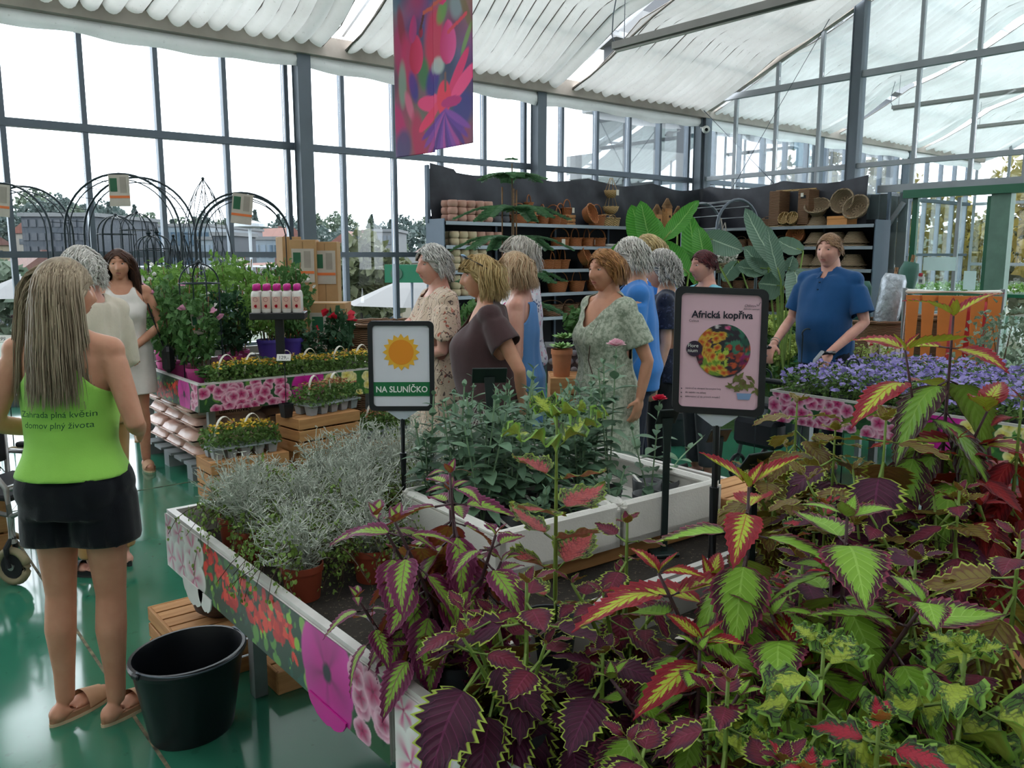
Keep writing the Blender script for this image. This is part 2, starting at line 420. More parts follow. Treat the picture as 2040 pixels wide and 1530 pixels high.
# wind-bracing rods crossing the first gable bay, and in front of it
MB().cyl((XG - .3, 10.1, 4.25), (XG - .3, 8.55, 2.85), 0.008, 6).build('bracing_rod', steel, wb)
MB().cyl((XG - .3, 7.4, 5.75), (XG - .3, 9.4, 2.85), 0.008, 6).build('bracing_rod', steel, wb)
# grey corrugated panel between the shelves and the door
panel_m = pm('grey_sheet_metal', hexc('#7d8587'), 0.5, 0.2, 0.08, 4)
for k in range(6):
    y1 = 7.3 - k * 0.155; MB().box((XG + 0.02 + (.012 if k % 2 else 0), y1 - 0.077, 1.3), (0.03, 0.15, 2.6), bev=.006).build('wall_panel', panel_m, wb)
MB().bar((XG - .03, 6.75, 1.95), (XG - .03, 6.42, 2.45), .06, .06).build('brace', steel_l, wb)
# sliding door: green portal, glass leaf, grey-green jamb ---------------
green_m = pm('door_green_paint', hexc('#0e5a3c'), 0.4, 0, 0.08, 3)
frost_m = pm('frosted_sticker', hexc('#cfe6e6'), 0.6, 0, 0.05, 3)
dr = structure('door_1')
MB().span((XG - 0.2, -0.5, 2.5), (XG - 0.02, 6.36, 2.62)).build('header', green_m, dr)
MB().span((XG - 0.1, 6.17, 0), (XG - 0.04, 6.25, 2.5)).build('door_jamb', green_m, dr)
MB().span((XG - 0.14, 4.86, 0), (XG + 0.02, 5.12, 2.5)).build('door_jamb', pm('jamb_greygreen', hexc('#5c7a6c'), .5), dr)
MB().span((XG - 0.09, 5.13, 0.02), (XG - 0.05, 5.19, 2.48)).build('leaf_frame', green_m, dr)
MB().span((XG - 0.09, 5.55, 0.02), (XG - 0.05, 5.6, 2.48)).build('leaf_frame', steel_l, dr)
lf = MB().span((XG - 0.075, 5.19, 0.03), (XG - 0.065, 6.17, 2.48)).build('glass_leaf', glass_d, dr)
MB().span((XG - 0.105, 5.55, 1.42), (XG - 0.095, 6.02, 1.62)).build('push_plate', frost_m, dr)
MB().span((XG - 0.105, 5.25, 1.15), (XG - 0.095, 5.42, 1.42)).build('sticker', frost_m, dr)
band = MB().span((XG - 0.112, 5.12, 0.95), (XG - 0.1, 6.0, 1.1)).build('sticker_band', green_m, dr)
# the band is read from its back: mirrored lettering, a flourish and chevrons
wm = pm('print_white', hexc('#cfe0d4'), .6, 0, .03)
text_mesh('Chlstaot', 0.075, wm, 'lettering', dr, plane_M((XG - .114, 5.38, 1.02), (0, 1, 0), (0, 0, 1)) @ Matrix.Scale(1, 4), 0.001, shear=.2)
text_mesh('centrum', 0.04, wm, 'lettering', dr, plane_M((XG - .114, 5.40, .975), (0, 1, 0), (0, 0, 1)), 0.001, shear=.2)
for k in range(3):
    y = 5.26 - k * .045
    MB().bar((XG - .114, y + .02, .985), (XG - .114, y - .005, 1.025), .004, .012, (1, 0, 0)).bar((XG - .114, y - .005, 1.025), (XG - .114, y + .02, 1.065), .004, .012, (1, 0, 0)).build('chevron', wm, dr)
MB().tube([(XG - .114, 5.75 + .03 * t, 1.02 + .022 * sin(t * 2.2)) for t in [i * .35 for i in range(12)]], 0.004, 5).build('flourish', wm, dr)
# emergency switch beside the door
sw = thing('door_switch', 'small white wall switch box with a red knob beside the sliding door', 'switch', (XG - .12, 6.02, 1.27))
MB().box((0, 0, 0), (.05, .09, .12), bev=.01).build('body', pm('white_plastic', hexc('#d9d9d4'), .4, 0, .04), sw)
MB().cyl((-.02, 0, .085), (-.06, 0, .085), .028, 12).build('knob', pm('red_plastic', hexc('#b3202c'), .4, 0, .05), sw)
MB().box((-.026, 0, -.01), (.006, .05, .05)).build('key_plate', pm('grey_plastic', hexc('#77797a'), .4, 0, .04), sw)
# far end gable of the next hall
we = structure('wall_far')
for k in range(17):
    y = 10.4 - k * 0.82
    MB().span((XE - 0.03, y - 0.03, 0), (XE + 0.03, y + 0.03, roof_z(y))).build('mullion', steel_l, we)
    if k < 16:
        MB().span((XE - .004, y - .79, 0.1), (XE + .004, y - .03, min(roof_z(y), roof_z(y - .82)))).build('pane', glass, we)
for z in (1.4, 3.05, 4.4): MB().span((XE - .04, -2.4, z - .04), (XE + .04, 10.4, z + .04)).build('transom', steel_l, we)
# plain walls behind the viewer
plain = pm('plain_wall_grey', hexc('#b9b8b3'), .8, 0, .05, 2)
o = MB().span((-7.2, -2.8, 0), (XG, -2.6, 5.2)).build('wall_right', plain); o['kind'] = 'structure'
o = MB().span((-7.3, -2.8, 0), (-7.1, 10.7, 7.4)).build('wall_near', plain); o['kind'] = 'structure'
# the hall's hanging lamp rails --------------------------------------
lamp_m = pm('lamp_rail_grey', hexc('#8c8a86'), .5, .2, .06)
tube_m = pm('lamp_tube_white', hexc('#c9c7c2'), .4, 0, .04)
def lamp_rail(x, ya, yb, z, label):
    t = thing('lamp_rail', label, 'lamp', (x, ya, z))
    L = yb - ya
    MB().span((-.045, 0, -.02), (.045, L, .045)).build('housing', lamp_m, t)
    MB().cyl((0, 0.02, -.035), (0, L - .02, -.035), .016, 8).build('lamp_tube', tube_m, t)
    for q in (0.12, L - .12): 
        zz = roof_z(ya + q) - z - .05
        MB().cyl((0, q, .04), (0, q, zz), .004, 5).build('hanger', steel, t)
    MB().tube([(0, L - .01, .02), (0, L + .04, .12), (0, L + .03, .3), (0, L - .02, .5)], .006, 5).build('cable', steel, t)
p0 = at(1225, 95, 8.0)
lamp_rail(p0.x, 1.6, p0.y, p0.z, 'long grey strip lamp on wires under the pleated shade cloth inside the hall')
q = on_x(1778, 216, 16.5); lamp_rail(16.5, q.y - 4, q.y, q.z, 'long grey strip lamp seen through the gable glazing, the nearer one')
q = on_x(1940, 254, 20.5); lamp_rail(20.5, q.y - 3, q.y, q.z, 'long grey strip lamp seen through the gable glazing, the farther one')
# security camera on the corner column
sc_ = thing('security_camera', 'white dome security camera on the corner column under the eave', 'camera', (12.78, 10.12, 3.93))
MB().ell((0, 0, 0), (.075, .075, .07), 14, 10).build('dome', pm('white_plastic', hexc('#d9d9d4'), .4), sc_, True)
MB().cyl((.02, .03, .03), (.1, .18, .06), .03, 10).build('bracket', pm('white_plastic', hexc('#d9d9d4')), sc_)
MB().cyl((-.045, -.045, -.01), (-.058, -.06, -.015), .03, 12).build('lens', pm('black_gloss', hexc('#101216'), .15, 0, .02), sc_)
# ================================================================== OUTDOORS (seen through the glass)
def hexo(h): return tuple(v * 0.19 for v in hexc(h))
TAKEN = []
def free(x, y, r):
    if any((x - a) ** 2 + (y - b) ** 2 < (r + q) ** 2 for a, b, q in TAKEN): return False
    TAKEN.append((x, y, r)); return True
def spot(a0, a1, d0, d1, r, tries=60):
    for _ in range(tries):
        a = radians(rg.uniform(a0, a1)); d = rg.uniform(d0, d1)
        if free(d * cos(a), d * sin(a), r): return d * cos(a), d * sin(a), a
    return None
rg = random.Random(11); nr = np.random.default_rng(5)
grassy = pm('far_ground', hexo('#5e7559'), .95, 0, .25, .04, color2=hexo('#8f9a84'))
def terr(x, y):
    d = sqrt(x * x + y * y)
    t = max(0.0, min(1.0, (d - 24) / 40)); z = -9 * t * t * (3 - 2 * t)
    if d > 90: z += 23 * max(0.0, min(1.0, (d - 90) / 260)) ** 1.1 * (0.75 + 0.25 * sin(x * .018 + 1) + .15 * sin(x * .05))
    return z - 0.35
def tfn(u, v):
    a = radians(-30 + 160 * u); d = 11.2 + 390 * v * v; a2 = a
    x, y = d * cos(a) * 1.0, d * sin(a)
    return (x, y, terr(x, y))
hl = MB()
gx = [-160 + 520 * i / 90 for i in range(91)]; gyy = [11.0 + 380 * (j / 50) ** 1.7 for j in range(51)]
b0 = 0
for yy in gyy:
    for xx in gx: hl.v.append((xx, yy, terr(xx, yy)))
for j in range(50):
    for i in range(90): hl.f.append((j * 91 + i, j * 91 + i + 1, (j + 1) * 91 + i + 1, (j + 1) * 91 + i))
g_ = hl.build('ground', grassy, None, True); g_['kind'] = 'structure'
o = MB().add([(25.1, -80, -.3), (130, -80, -.3), (130, 11, -.3), (25.1, 11, -.3)], [(0, 1, 2, 3)]).build('ground', grassy); o['kind'] = 'structure'
# trees: trunk and a crown of leaf clumps
leaf_tv = [(-.5, 0, 0), (0, -.3, .05), (.5, 0, 0), (0, .3, .05)]; leaf_tf = [(0, 1, 2, 3)]
def crown(rng, n, rx, rz, cone, ls):
    u = rng.normal(size=(n, 3)); u /= np.linalg.norm(u, axis=1)[:, None]; r = rng.uniform(.55, 1, n) ** .6
    lump = 1 + .22 * np.sin(u[:, 0] * 5 + 1) * np.sin(u[:, 1] * 6) + .15 * np.sin(u[:, 2] * 7)
    p = u * (r * lump)[:, None]
    if cone: 
        h = rng.uniform(0, 1, n) ** 1.5; a = rng.uniform(0, 2 * pi, n); q = (1 - h) * np.sqrt(rng.uniform(.3, 1, n)) * (0.8 + .25 * np.sin(h * 40))
        p = np.stack([q * np.cos(a), q * np.sin(a), h * 2 - 1], 1)
    p *= np.array([rx, rx, rz]); R = rots(rng, n) * (ls * rng.uniform(.6, 1.3, n))[:, None, None]
    return np.concatenate([R, p[:, :, None]], 2)
def leafm(name, c, c2): return pm(name, hexo(c), .7, 0, .1, .8, color2=hexo(c2), transl=.3)
tl = [leafm('tree_green', '#7d9a80', '#9ab391'), leafm('tree_dark', '#6d8a88', '#869f98'), leafm('tree_yellow', '#f0d04a', '#ffee88'), leafm('tree_olive', '#7d8a55', '#a2ab77')]  # green and dark crowns are paler and bluish: distance haze in the colour
bark = pm('tree_bark', hexo('#5b5148'), .9, 0, .2, 6)
protos = {}
def tree(x, y, h, kind, cone=False, label='', wid=.35, n=900, group=None):
    key = (kind, cone, n)
    if key not in protos:
        cm = scatter('crown', leaf_tv, leaf_tf, crown(nr, n, 1, 1, cone, .34 if n < 1500 else .15), tl[kind])
        tm = MB().tube([(0, 0, 0), (.1, 0, 1), (0, .05, 2)], [.12, .09, .05], 7).mesh('trunk', bark)
        protos[key] = (cm, tm)
    cm, tm = protos[key]; z = terr(x, y) if y > 11 else -.3
    TAKEN.append((x, y, h * wid))
    t = thing('tree', label, 'tree', (x, y, z), rg.uniform(0, 6), group)
    a = mk('crown', cm, t, (0, 0, h * .58)); a.scale = (h * wid, h * wid, h * (.5 if cone else .42))
    b = mk('trunk', tm, t); b.scale = (h * .25, h * .25, h * .3)
    return t
for (x, y, D, h) in ((712, 500, 95, 8), (748, 500, 99, 6.5), (729, 500, 106, 7)):
    p = at(x, y, D); tree(p.x, p.y, h + 4, 1, True, 'tall dark conifer in the trio rising behind the city houses', .22, 700, 'trio of dark conifers')
for (x, D, h, k) in ((720, 24, 2.6, 3), (675, 33, 3.4, 0), (752, 30, 2.6, 3), (15, 30, 3.4, 0)):
    p = at(x, 540, D); tree(p.x, p.y, h, k, False, 'loose leafy tree on the slope just below the windows', .45, 900, 'trees below the windows')
for i, (x, y, h, k) in enumerate(((30, 8.6, 6.5, 2), (36, 5.5, 8, 2), (36.5, 12, 7.5, 3), (30.5, 2.8, 6, 2), (44, 9, 9, 3), (31.5, 14.6, 6, 2))):
    tree(x, y, h, k, False, 'autumn-yellow tree outside the far end of the next hall' if k == 2 else 'olive green tree outside the far end of the next hall', .42, 2500, 'yellow trees beyond the door' if k == 2 else 'olive trees beyond the door')
# houses with red roofs
wallm = [pm('house_white', hexo('#d9d4c8'), .9, 0, .05, .3), pm('house_cream', hexo('#cdbfa0'), .9, 0, .05, .3), pm('house_grey', hexo('#a8adb0'), .9, 0, .05, .3)]
roofm = [pm('roof_red', hexo('#b06a58'), .85, 0, .15, 1.0), pm('roof_brown', hexo('#96655a'), .85, 0, .15, 1.0)]
winm = pm('far_window_dark', hexo('#5d6f7d'), .2, 0, .1, 1)
def house(x, y, w_, d_, h, rz, i):
    t = thing('house', '', 'house', (x, y, terr(x, y) - .5), rz)
    MB().span((-w_ / 2, -d_ / 2, 0), (w_ / 2, d_ / 2, h)).build('wall', wallm[i % 3], t)
    r = h + w_ * .38; e = .35
    MB().add([(-w_ / 2 - e, -d_ / 2 - e, h - .1), (w_ / 2 + e, -d_ / 2 - e, h - .1), (w_ / 2 + e, d_ / 2 + e, h - .1), (-w_ / 2 - e, d_ / 2 + e, h - .1), (0, -d_ / 2 - e, r), (0, d_ / 2 + e, r)], [(0, 1, 4), (2, 3, 5), (1, 2, 5, 4), (3, 0, 4, 5), (0, 3, 2, 1)]).build('roof', roofm[i % 2], t)
    for fx in (-.28, .0, .28):
        for fz in ((.35, .75) if h > 5 else (.5,)):
            MB().box((fx * w_, -d_ / 2 - .03, h * fz), (w_ * .13, .08, h * .16)).build('window', winm, t)
    MB().box((w_ * .2, d_ * .2, r - .3), (.6, .6, 1.6)).build('chimney', roofm[1], t)
    t['label'] = '%s house with a %s roof in the city beyond the windows' % (('white', 'cream', 'pale grey')[i % 3], ('brick-red', 'dull brown-red')[i % 2]); t['group'] = 'city houses type %d' % (i % 6)
# city blocks
def block(name, label, px0, px1, ytop, D, dep, mwall, mwin, rows, cols, zb=-12, inset=.1, cat='building', rz=None):
    a, b_ = at(px0, 508, D), at(px1, 508, D); c_ = (a + b_) / 2; W = (b_ - a).length; top = at((px0 + px1) / 2, ytop, D).z
    t = thing(name, label, cat, (c_.x, c_.y, zb), atan2(b_.y - a.y, b_.x - a.x) if rz is None else rz)
    Hh = top - zb
    for kk in range(8): TAKEN.append((c_.x + (b_ - a).x * (kk / 7 - .5) - (b_ - a).y / W * dep / 2, c_.y + (b_ - a).y * (kk / 7 - .5) + (b_ - a).x / W * dep / 2, dep / 2 + 2))
    MB().span((-W / 2, 0, 0), (W / 2, dep, Hh)).build('wall', mwall, t)
    MB().span((-W / 2 - .3, -.3, Hh), (W / 2 + .3, dep + .3, Hh + .5)).build('roof', wallm[2], t)
    z0 = Hh * .35
    for r in range(rows):
        for q in range(cols):
            zz = z0 + (Hh - z0) * (r + .5) / rows; xx = -W / 2 + W * (q + .5) / cols
            MB().box((xx, -.05, zz), (W / cols * .72, .15, (Hh - z0) / rows * .55)).build('window', mwin, t)
    return t
dkb = pm('dark_blue_facade', hexo('#33475a'), .7, 0., .15, .2); dkw = pm('dark_blue_glass', hexo('#22384e'), .45, 0., .1, .3)
block('office_building', 'dark blue glass office block at the foot of the ridge', 48, 192, 432, 110, 20, dkb, dkw, 7, 9)
lb = pm('pale_blue_facade', hexo('#a9c0cf'), .35, 0, .12, .1); lbw = pm('pale_blue_glass', hexo('#7d9bb3'), .12, .1, .1, .3)
block('arena_building', 'long pale blue glazed arena with a flat white roof', 262, 420, 452, 140, 30, lb, lbw, 3, 12)
block('arena_building', 'lower pale glazed arena wing behind the trellis arches', 392, 560, 478, 128, 25, lb, lbw, 3, 12)
block('office_building', 'squat dark glass pavilion beside the pale arena wing', 425, 465, 470, 110, 10, dkb, dkw, 4, 4)
block('apartment_block', 'pale concrete apartment block among the far trees', 745, 790, 462, 150, 15, wallm[2], winm, 4, 5)
block('apartment_block', 'white apartment house below the left window bay', -40, 60, 560, 60, 14, wallm[0], winm, 4, 6)
block('apartment_block', 'cream house with balconies below the second window bay', 730, 800, 525, 55, 10, wallm[1], winm, 3, 4)
block('depot_building', 'long flat white depot below the middle windows', 190, 560, 545, 66, 12, wallm[0], winm, 1, 12)
# lamp mast
p = at(500, 508, 56); t = thing('street_mast', 'tall thin lamp mast with a round head standing among the roofs', 'lamp mast', (p.x, p.y, -9))
MB().cyl((0, 0, 0), (0, 0, at(500, 455, 56).z + 9), .12, 8).build('pole', steel_l, t); MB().lathe([(.2, 0), (1.0, .1), (1.0, .3), (.3, .5)], 14, (0, 0, at(500, 455, 56).z + 9)).build('lamp_head', steel_l, t)
# modern building beside the corner: grey walls, white floor bands
gw = pm('grey_render', hexo('#9aa0a8'), .7, 0, .06, .4); wbm = pm('white_band', hexo('#dfe3e6'), .6, 0, .04, .3); tealw = pm('teal_window', hexo('#5fa6bf'), .1, .1, .1, .5)
pa = on_y(1188, 300, 30.0)
t = thing('modern_building', 'grey office building with white floor bands outside the corner of the hall', 'building', (pa.x, 27.0, -1))
for (z0, z1, ins) in ((0, 3.2, 0), (4.2, 6.2, 0.3), (7.3, 9.4, 0), (10.2, 12.5, .4), (13.3, 15.5, .1)):
    MB().span((ins, ins, z0), (24, 3, z1)).build('wall', gw, t)
for (z0, z1, e) in ((3.2, 4.2, .5), (6.2, 7.3, 1.6), (9.4, 10.2, .6), (12.5, 13.3, .6), (15.5, 16.2, .8)):
    MB().span((-e, -e * .6, z0), (24.5, 3.4, z1)).build('floor_band', wbm, t)
for (x, z, w_, h, mm) in ((1.6, 8.3, .7, 2.0, dkw), (4.2, 8.3, 1.5, 1.9, tealw), (2.2, 5.2, 1.6, 1.8, tealw), (6.5, 5.2, 2.6, 1.8, dkw), (9, 8.3, 2.4, 1.7, dkw), (3, 1.6, 2, 2, tealw), (13, 8.3, 2.4, 1.7, tealw), (12, 5.2, 2.6, 1.8, tealw), (17, 8.3, 2.4, 1.7, dkw), (17, 5.2, 3, 1.8, tealw), (3.2, 11.3, 2.4, 1.6, tealw), (8, 11.3, 2.4, 1.6, dkw)):
    MB().box((x, .18 if 4 < z < 7 else -.05, z), (w_, .4, h)).build('window', mm, t)
# terrace below the windows: white parasols and a green arrow sign
par_m = pm('parasol_white', hexo('#e6e8ea'), .7, 0, .03, 2, transl=.4)
for (x, D, r, lab) in ((835, 17, 1.5, 'white market parasol with a wide canopy, right behind the floral-dressed woman'), (40, 24, 1.3, 'small white market parasol on the terrace by the potted hydrangeas'), (90, 27, 1.3, 'small white market parasol standing farthest out on the terrace')):
    p = at(x, 560, D); z0 = terr(p.x, p.y)
    t = thing('parasol', lab, 'parasol', (p.x, p.y, z0)); zt = p.z - z0
    MB().cyl((0, 0, 0), (0, 0, zt + .2), .03, 8).build('pole', steel_l, t)
    MB().lathe([(r, zt - .45), (r * .5, zt - .12), (.02, zt + .15)], 8).build('canopy', par_m, t)
p = at(820, 545, 14); t = thing('arrow_sign', 'green terrace sign with a white round arrow', 'sign', (p.x, p.y, terr(p.x, p.y)), -.7); zz = p.z - terr(p.x, p.y)
MB().box((0, 0, zz), (.9, .04, .3)).build('board', green_m, t); MB().cyl((0, 0, 0), (0, .03, zz), .03, 8).build('post', steel, t)
MB().lathe([(.1, 0), (.1, .01)], 16).build('disc', pm('disc_green', hexo('#7fb08f'), .6), t).matrix_local = Matrix.Translation((-.25, -.03, zz)) @ Matrix.Rotation(pi / 2, 4, 'X')
MB().box((-.25, -.045, zz), (.1, .01, .02)).bar((-.3, -.045, zz), (-.26, -.045, zz + .04), .01, .015).bar((-.3, -.045, zz), (-.26, -.045, zz - .04), .01, .015).build('arrow', wm, t)

for i in range(40):
    q = spot(50, 92, 70, 190, 7.5)
    if q: house(q[0], q[1], rg.uniform(7, 10), rg.uniform(8, 12), rg.uniform(4.5, 8), rg.uniform(-.6, .6) - pi / 2 + q[2], i)
for i in range(110):       # wooded ridge
    h = rg.uniform(7.5, 12); q = spot(46, 96, 225, 345, h * .42)
    if q: tree(q[0], q[1], h, 1 if i % 3 else 0, i % 4 == 0, 'hazy dark green tree on the wooded ridge beyond the city', .4, 500, 'trees on the far ridge')
for i in range(26):
    h = rg.uniform(6, 10); q = spot(50, 90, 90, 220, h * .5)
    if q: tree(q[0], q[1], h, i % 2, False, 'green leafy tree between the red-roofed houses', .46, 500, 'trees among the houses')
# ================================================================== SALES TABLES with printed side boards
print_m = attr_mat('printed_board', 0.35, spec=0.4)
alu = pm('aluminium_rim', hexc('#c9c6c2'), .45, .35, .1, 8)
leg_m = pm('table_leg_steel', hexc('#8f9496'), .4, .6, .1, 6)
N = NT('capillary_mat'); c = N.n('TexCoord'); n1 = N.noise(90, 4, c.outputs['Object']); n2 = N.noise(5, 4, c.outputs['Object'])
mc = N.ramp(n2.outputs[0], [(.3, hexc('#2a2724')), (.7, hexc('#403a35'))]); mc = N.mix(N.math('MULTIPLY', N.math('GREATER_THAN', n1.outputs[0], .64), .8), mc, hexc('#6d6154'))
mat_m = N.bsdf(mc, .95, 0, .2, bump=n1.outputs[0], bstr=.5)
class Canvas:
    def __init__(s, W, H, res=.0035):
        s.W, s.H = W, H; s.w, s.h = max(8, int(W / res)), max(8, int(H / res))
        s.X, s.Y = np.meshgrid(np.linspace(0, W, s.w), np.linspace(0, H, s.h)); s.img = np.zeros((s.h, s.w, 3)); s.r = np.random.default_rng(3)
    def fill(s, m, c): m = np.clip(m, 0, 1)[..., None]; s.img = s.img * (1 - m) + np.array(c) * m
    def rect(s, x0, x1, c): s.fill(((s.X >= x0) & (s.X <= x1)) * 1.0, c)
    def blobs(s, x0, x1, n, r0, r1, cols, y0=0, y1=None):
        y1 = s.H if y1 is None else y1
        for _ in range(n):
            cx, cy = s.r.uniform(x0, x1), s.r.uniform(y0, y1); a = s.r.uniform(0, pi); r = s.r.uniform(r0, r1); e = s.r.uniform(.3, .9)
            dx, dy = (s.X - cx), (s.Y - cy); p = (dx * cos(a) + dy * sin(a)) / r; q = (-dx * sin(a) + dy * cos(a)) / (r * e)
            d = p * p + q * q; s.fill(np.clip((1 - d) * 4, 0, 1), cols[s.r.integers(len(cols))])
    def flower(s, cx, cy, r, col, edge, throat, lobes=5, rot=0., squash=1., deep=.16, tr=.2, vein=.35, star=None, pw=2.):
        dx, dy = s.X - cx, (s.Y - cy) / squash; rho = np.hypot(dx, dy); th = np.arctan2(dy, dx)
        R = r * (1 - deep + deep * np.abs(np.cos(lobes / 2 * (th - rot))) ** .6); t = np.clip(rho / R, 0, 1.2)
        m = np.clip((1.0 - t) * 14, 0, 1); c = np.array(col) + (np.array(edge) - np.array(col)) * (t ** pw)[..., None]
        vn = (np.abs(np.sin(lobes / 2 * (th - rot))) ** 8) * np.clip(1.1 - t, 0, 1); c = c * (1 - vein * vn[..., None])
        if star is not None: sm = np.clip(1.4 - t * 1.7, 0, 1) * (np.abs(np.cos(lobes / 2 * (th - rot))) ** 3); c = c * (1 - sm[..., None]) + np.array(star) * sm[..., None]
        tm = np.clip((tr - t) * 12, 0, 1)[..., None]; c = c * (1 - tm) + np.array(throat) * tm
        c = c * (0.9 + .1 * np.sin(th * 3 + cx * 40))[..., None]
        s.img = s.img * (1 - m[..., None]) + c * m[..., None]
H_ = hexc
def sec_white(C, x0, x1):
    C.rect(x0, x1, H_('#3d5a3a')); C.blobs(x0, x1, 16, .015, .05, [H_('#3d6a3a'), H_('#16301c'), H_('#6f9a4a')])
    w = x1 - x0
    for (fx, fy, r) in ((.08, .8, .2), (.14, .25, .2), (.36, .8, .22), (.42, .25, .24), (.7, .72, .27), (.72, .22, .27)):
        C.flower(x0 + fx * w, fy * C.H, r * max(w, C.H), H_('#e9e4e2'), H_('#f6f3f1'), H_('#b41e63'), 5, fx * 9, 1., .35, .1, .12, H_('#d95f97'), 3)
def sec_red(C, x0, x1):
    C.rect(x0, x1, H_('#173a26')); n = int((x1 - x0) * 110)
    C.blobs(x0, x1, n, .008, .03, [H_('#2f6a35'), H_('#0f2c1e'), H_('#5f9440'), H_('#174a3c')])
    for k in range(int((x1 - x0) * 8)):
        cx = x0 + (k + .5) / int((x1 - x0) * 8) * (x1 - x0) + C.r.uniform(-.04, .04); cy = C.r.uniform(.25, .85) * C.H
        C.blobs(cx - .07, cx + .07, 26, .012, .026, [H_('#d42420'), H_('#b3131a'), H_('#e8402f'), H_('#c21d1d')], cy - .05, cy + .05)
    C.blobs(x0, x1, n // 3, .003, .02, [H_('#8fbf3a'), H_('#4f8a35')])
def sec_mag(C, x0, x1):
    C.rect(x0, x1, H_('#2c5a33')); C.blobs(x0, x1, 14, .015, .04, [H_('#7fae45'), H_('#1b4028')])
    C.flower((x0 + x1) / 2, C.H * .5, (x1 - x0) * .56, H_('#c2168f'), H_('#d63aa8'), H_('#141528'), 5, .3, 1.1, .1, .2, .45)
def sec_pink(C, x0, x1):
    C.rect(x0, x1, H_('#2a5030')); C.blobs(x0, x1, int((x1 - x0) * 60), .012, .035, [H_('#5f8a3f'), H_('#1d3f26'), H_('#87ab55')])
    n = int((x1 - x0) * 75)
    for k in range(n):
        q = C.r.uniform(.55, 1)
        C.flower(C.r.uniform(x0 + .02, x1 - .02), C.r.uniform(0, C.H), .042 * q + .014, tuple(v * q for v in H_('#c81e74')), H_('#f3c4d8'), H_('#7d1046'), 5, C.r.uniform(0, 6), C.r.uniform(.75, 1), .14, .16, .3, H_('#b3125f'), 1.5)
def sec_yel(C, x0, x1):
    C.rect(x0, x1, H_('#3a6b35')); C.blobs(x0, x1, int((x1 - x0) * 50), .015, .04, [H_('#2d5a30'), H_('#6d9a45')])
    for k in range(int((x1 - x0) * 34)):
        C.flower(C.r.uniform(x0, x1), C.r.uniform(0, C.H), C.r.uniform(.035, .055), H_('#e8d96a'), H_('#f3eebd'), H_('#c2a92c'), 5, C.r.uniform(0, 6), .9, .14, .18, .2)
def board_img(W, H, secs, seed=3):
    C = Canvas(W, H); C.r = np.random.default_rng(seed); x = 0
    for f, fr in secs: f(C, x * W, (x + fr) * W); x += fr
    return C.img
SA = ((sec_white, .265), (sec_red, .46), (sec_mag, .17), (sec_pink, .105))
SB = ((sec_pink, .455), (sec_mag, .175), (sec_yel, .37))
BH = .195
def sales_table(label, x0, y0, x1, y1, z, left, front, leg_in=.26):
    """left board faces -X (runs far to near), front board faces -Y"""
    t = thing('sales_table', label, 'table', (x0, y0, 0)); W, D = x1 - x0, y1 - y0
    MB().span((.01, .01, z - .125), (W - .01, D - .01, z - .1)).build('table_top', mat_m, t)
    for (a, b_) in (((0, 0), (.025, D)), ((W - .025, 0), (W, D)), ((0.025, 0), (W - .025, .025)), ((.025, D - .025), (W - .025, D))):
        MB().span((a[0], a[1], z - .2), (b_[0], b_[1], z)).build('rim', alu, t)
    if left is not None:
        MB().span((-.006, .004, z - BH - .012), (-.001, D - .004, z - .012)).build('board', alu, t)
        print_mesh('print', board_img(D, BH, *left), (-.008, D, z - BH - .012), (0, -D, 0), (0, 0, BH), print_m, t)
    if front is not None:
        MB().span((.004, -.006, z - BH - .012), (W - .004, -.001, z - .012)).build('board', alu, t)
        print_mesh('print', board_img(W, BH, *front), (0, -.008, z - BH - .012), (W, 0, 0), (0, 0, BH), print_m, t)
    for (lx, ly) in ((leg_in, .12), (W - leg_in, .12), (leg_in, D - .12), (W - leg_in, D - .12)):
        MB().span((lx - .025, ly - .025, 0), (lx + .025, ly + .025, z - .12)).build('leg', leg_m, t)
    return t
T1 = sales_table('long sales table with printed flower boards carrying the silver bushes and white foam trays', .86, 1.475, 2.78, 3.03, .75, (SA, 3), None)
T2 = sales_table('sales table with a printed white-flower corner under the purple nettle plants', .862, -.25, 2.78, 1.455, .752, (SA, 9), None)
T3 = sales_table('sales table with pink petunia boards over the soil bags, holding potted shrubs', 1.95, 5.93, 3.5, 7.45, .75, (SA, 5), (SB, 8), .12)
T3b = sales_table('sales table at the window side behind the petunia-board table', 1.95, 7.47, 3.5, 8.15, .75, None, None, .12)
T4 = sales_table('sales table with pink and yellow petunia boards under the violet bellflowers', 4.88, 1.2, 6.4, 3.25, .75, (SB, 12), None, .3)
# die-cut petals that stick out below the boards
pet_w = pm('cutout_white', hexc('#e9e5e3'), .4, 0, .04); pet_m = pm('cutout_magenta', hexc('#c2168f'), .4, 0, .06)
def petal_cut(t, yc, z, w, h, m, name='board_cutout'):
    poly = [(w * .5 * cos(pi * k / 16), -h * sin(pi * k / 16) * (1 - .1 * (k % 5 == 2))) for k in range(17)]
    return MB().prism(poly, (-.009, yc, z), (0, -1, 0), (0, 0, 1), .004).build(name, m, t)
petal_cut(T1, 1.555 * .82, .56, .2, .075, pet_w); petal_cut(T1, 1.555 * .745, .56, .12, .06, pet_w)
petal_cut(T1, 1.555 * (1 - .81), .555, .2, .05, pet_m); petal_cut(T2, 1.705 * (1 - .1), .56, .17, .075, pet_w)
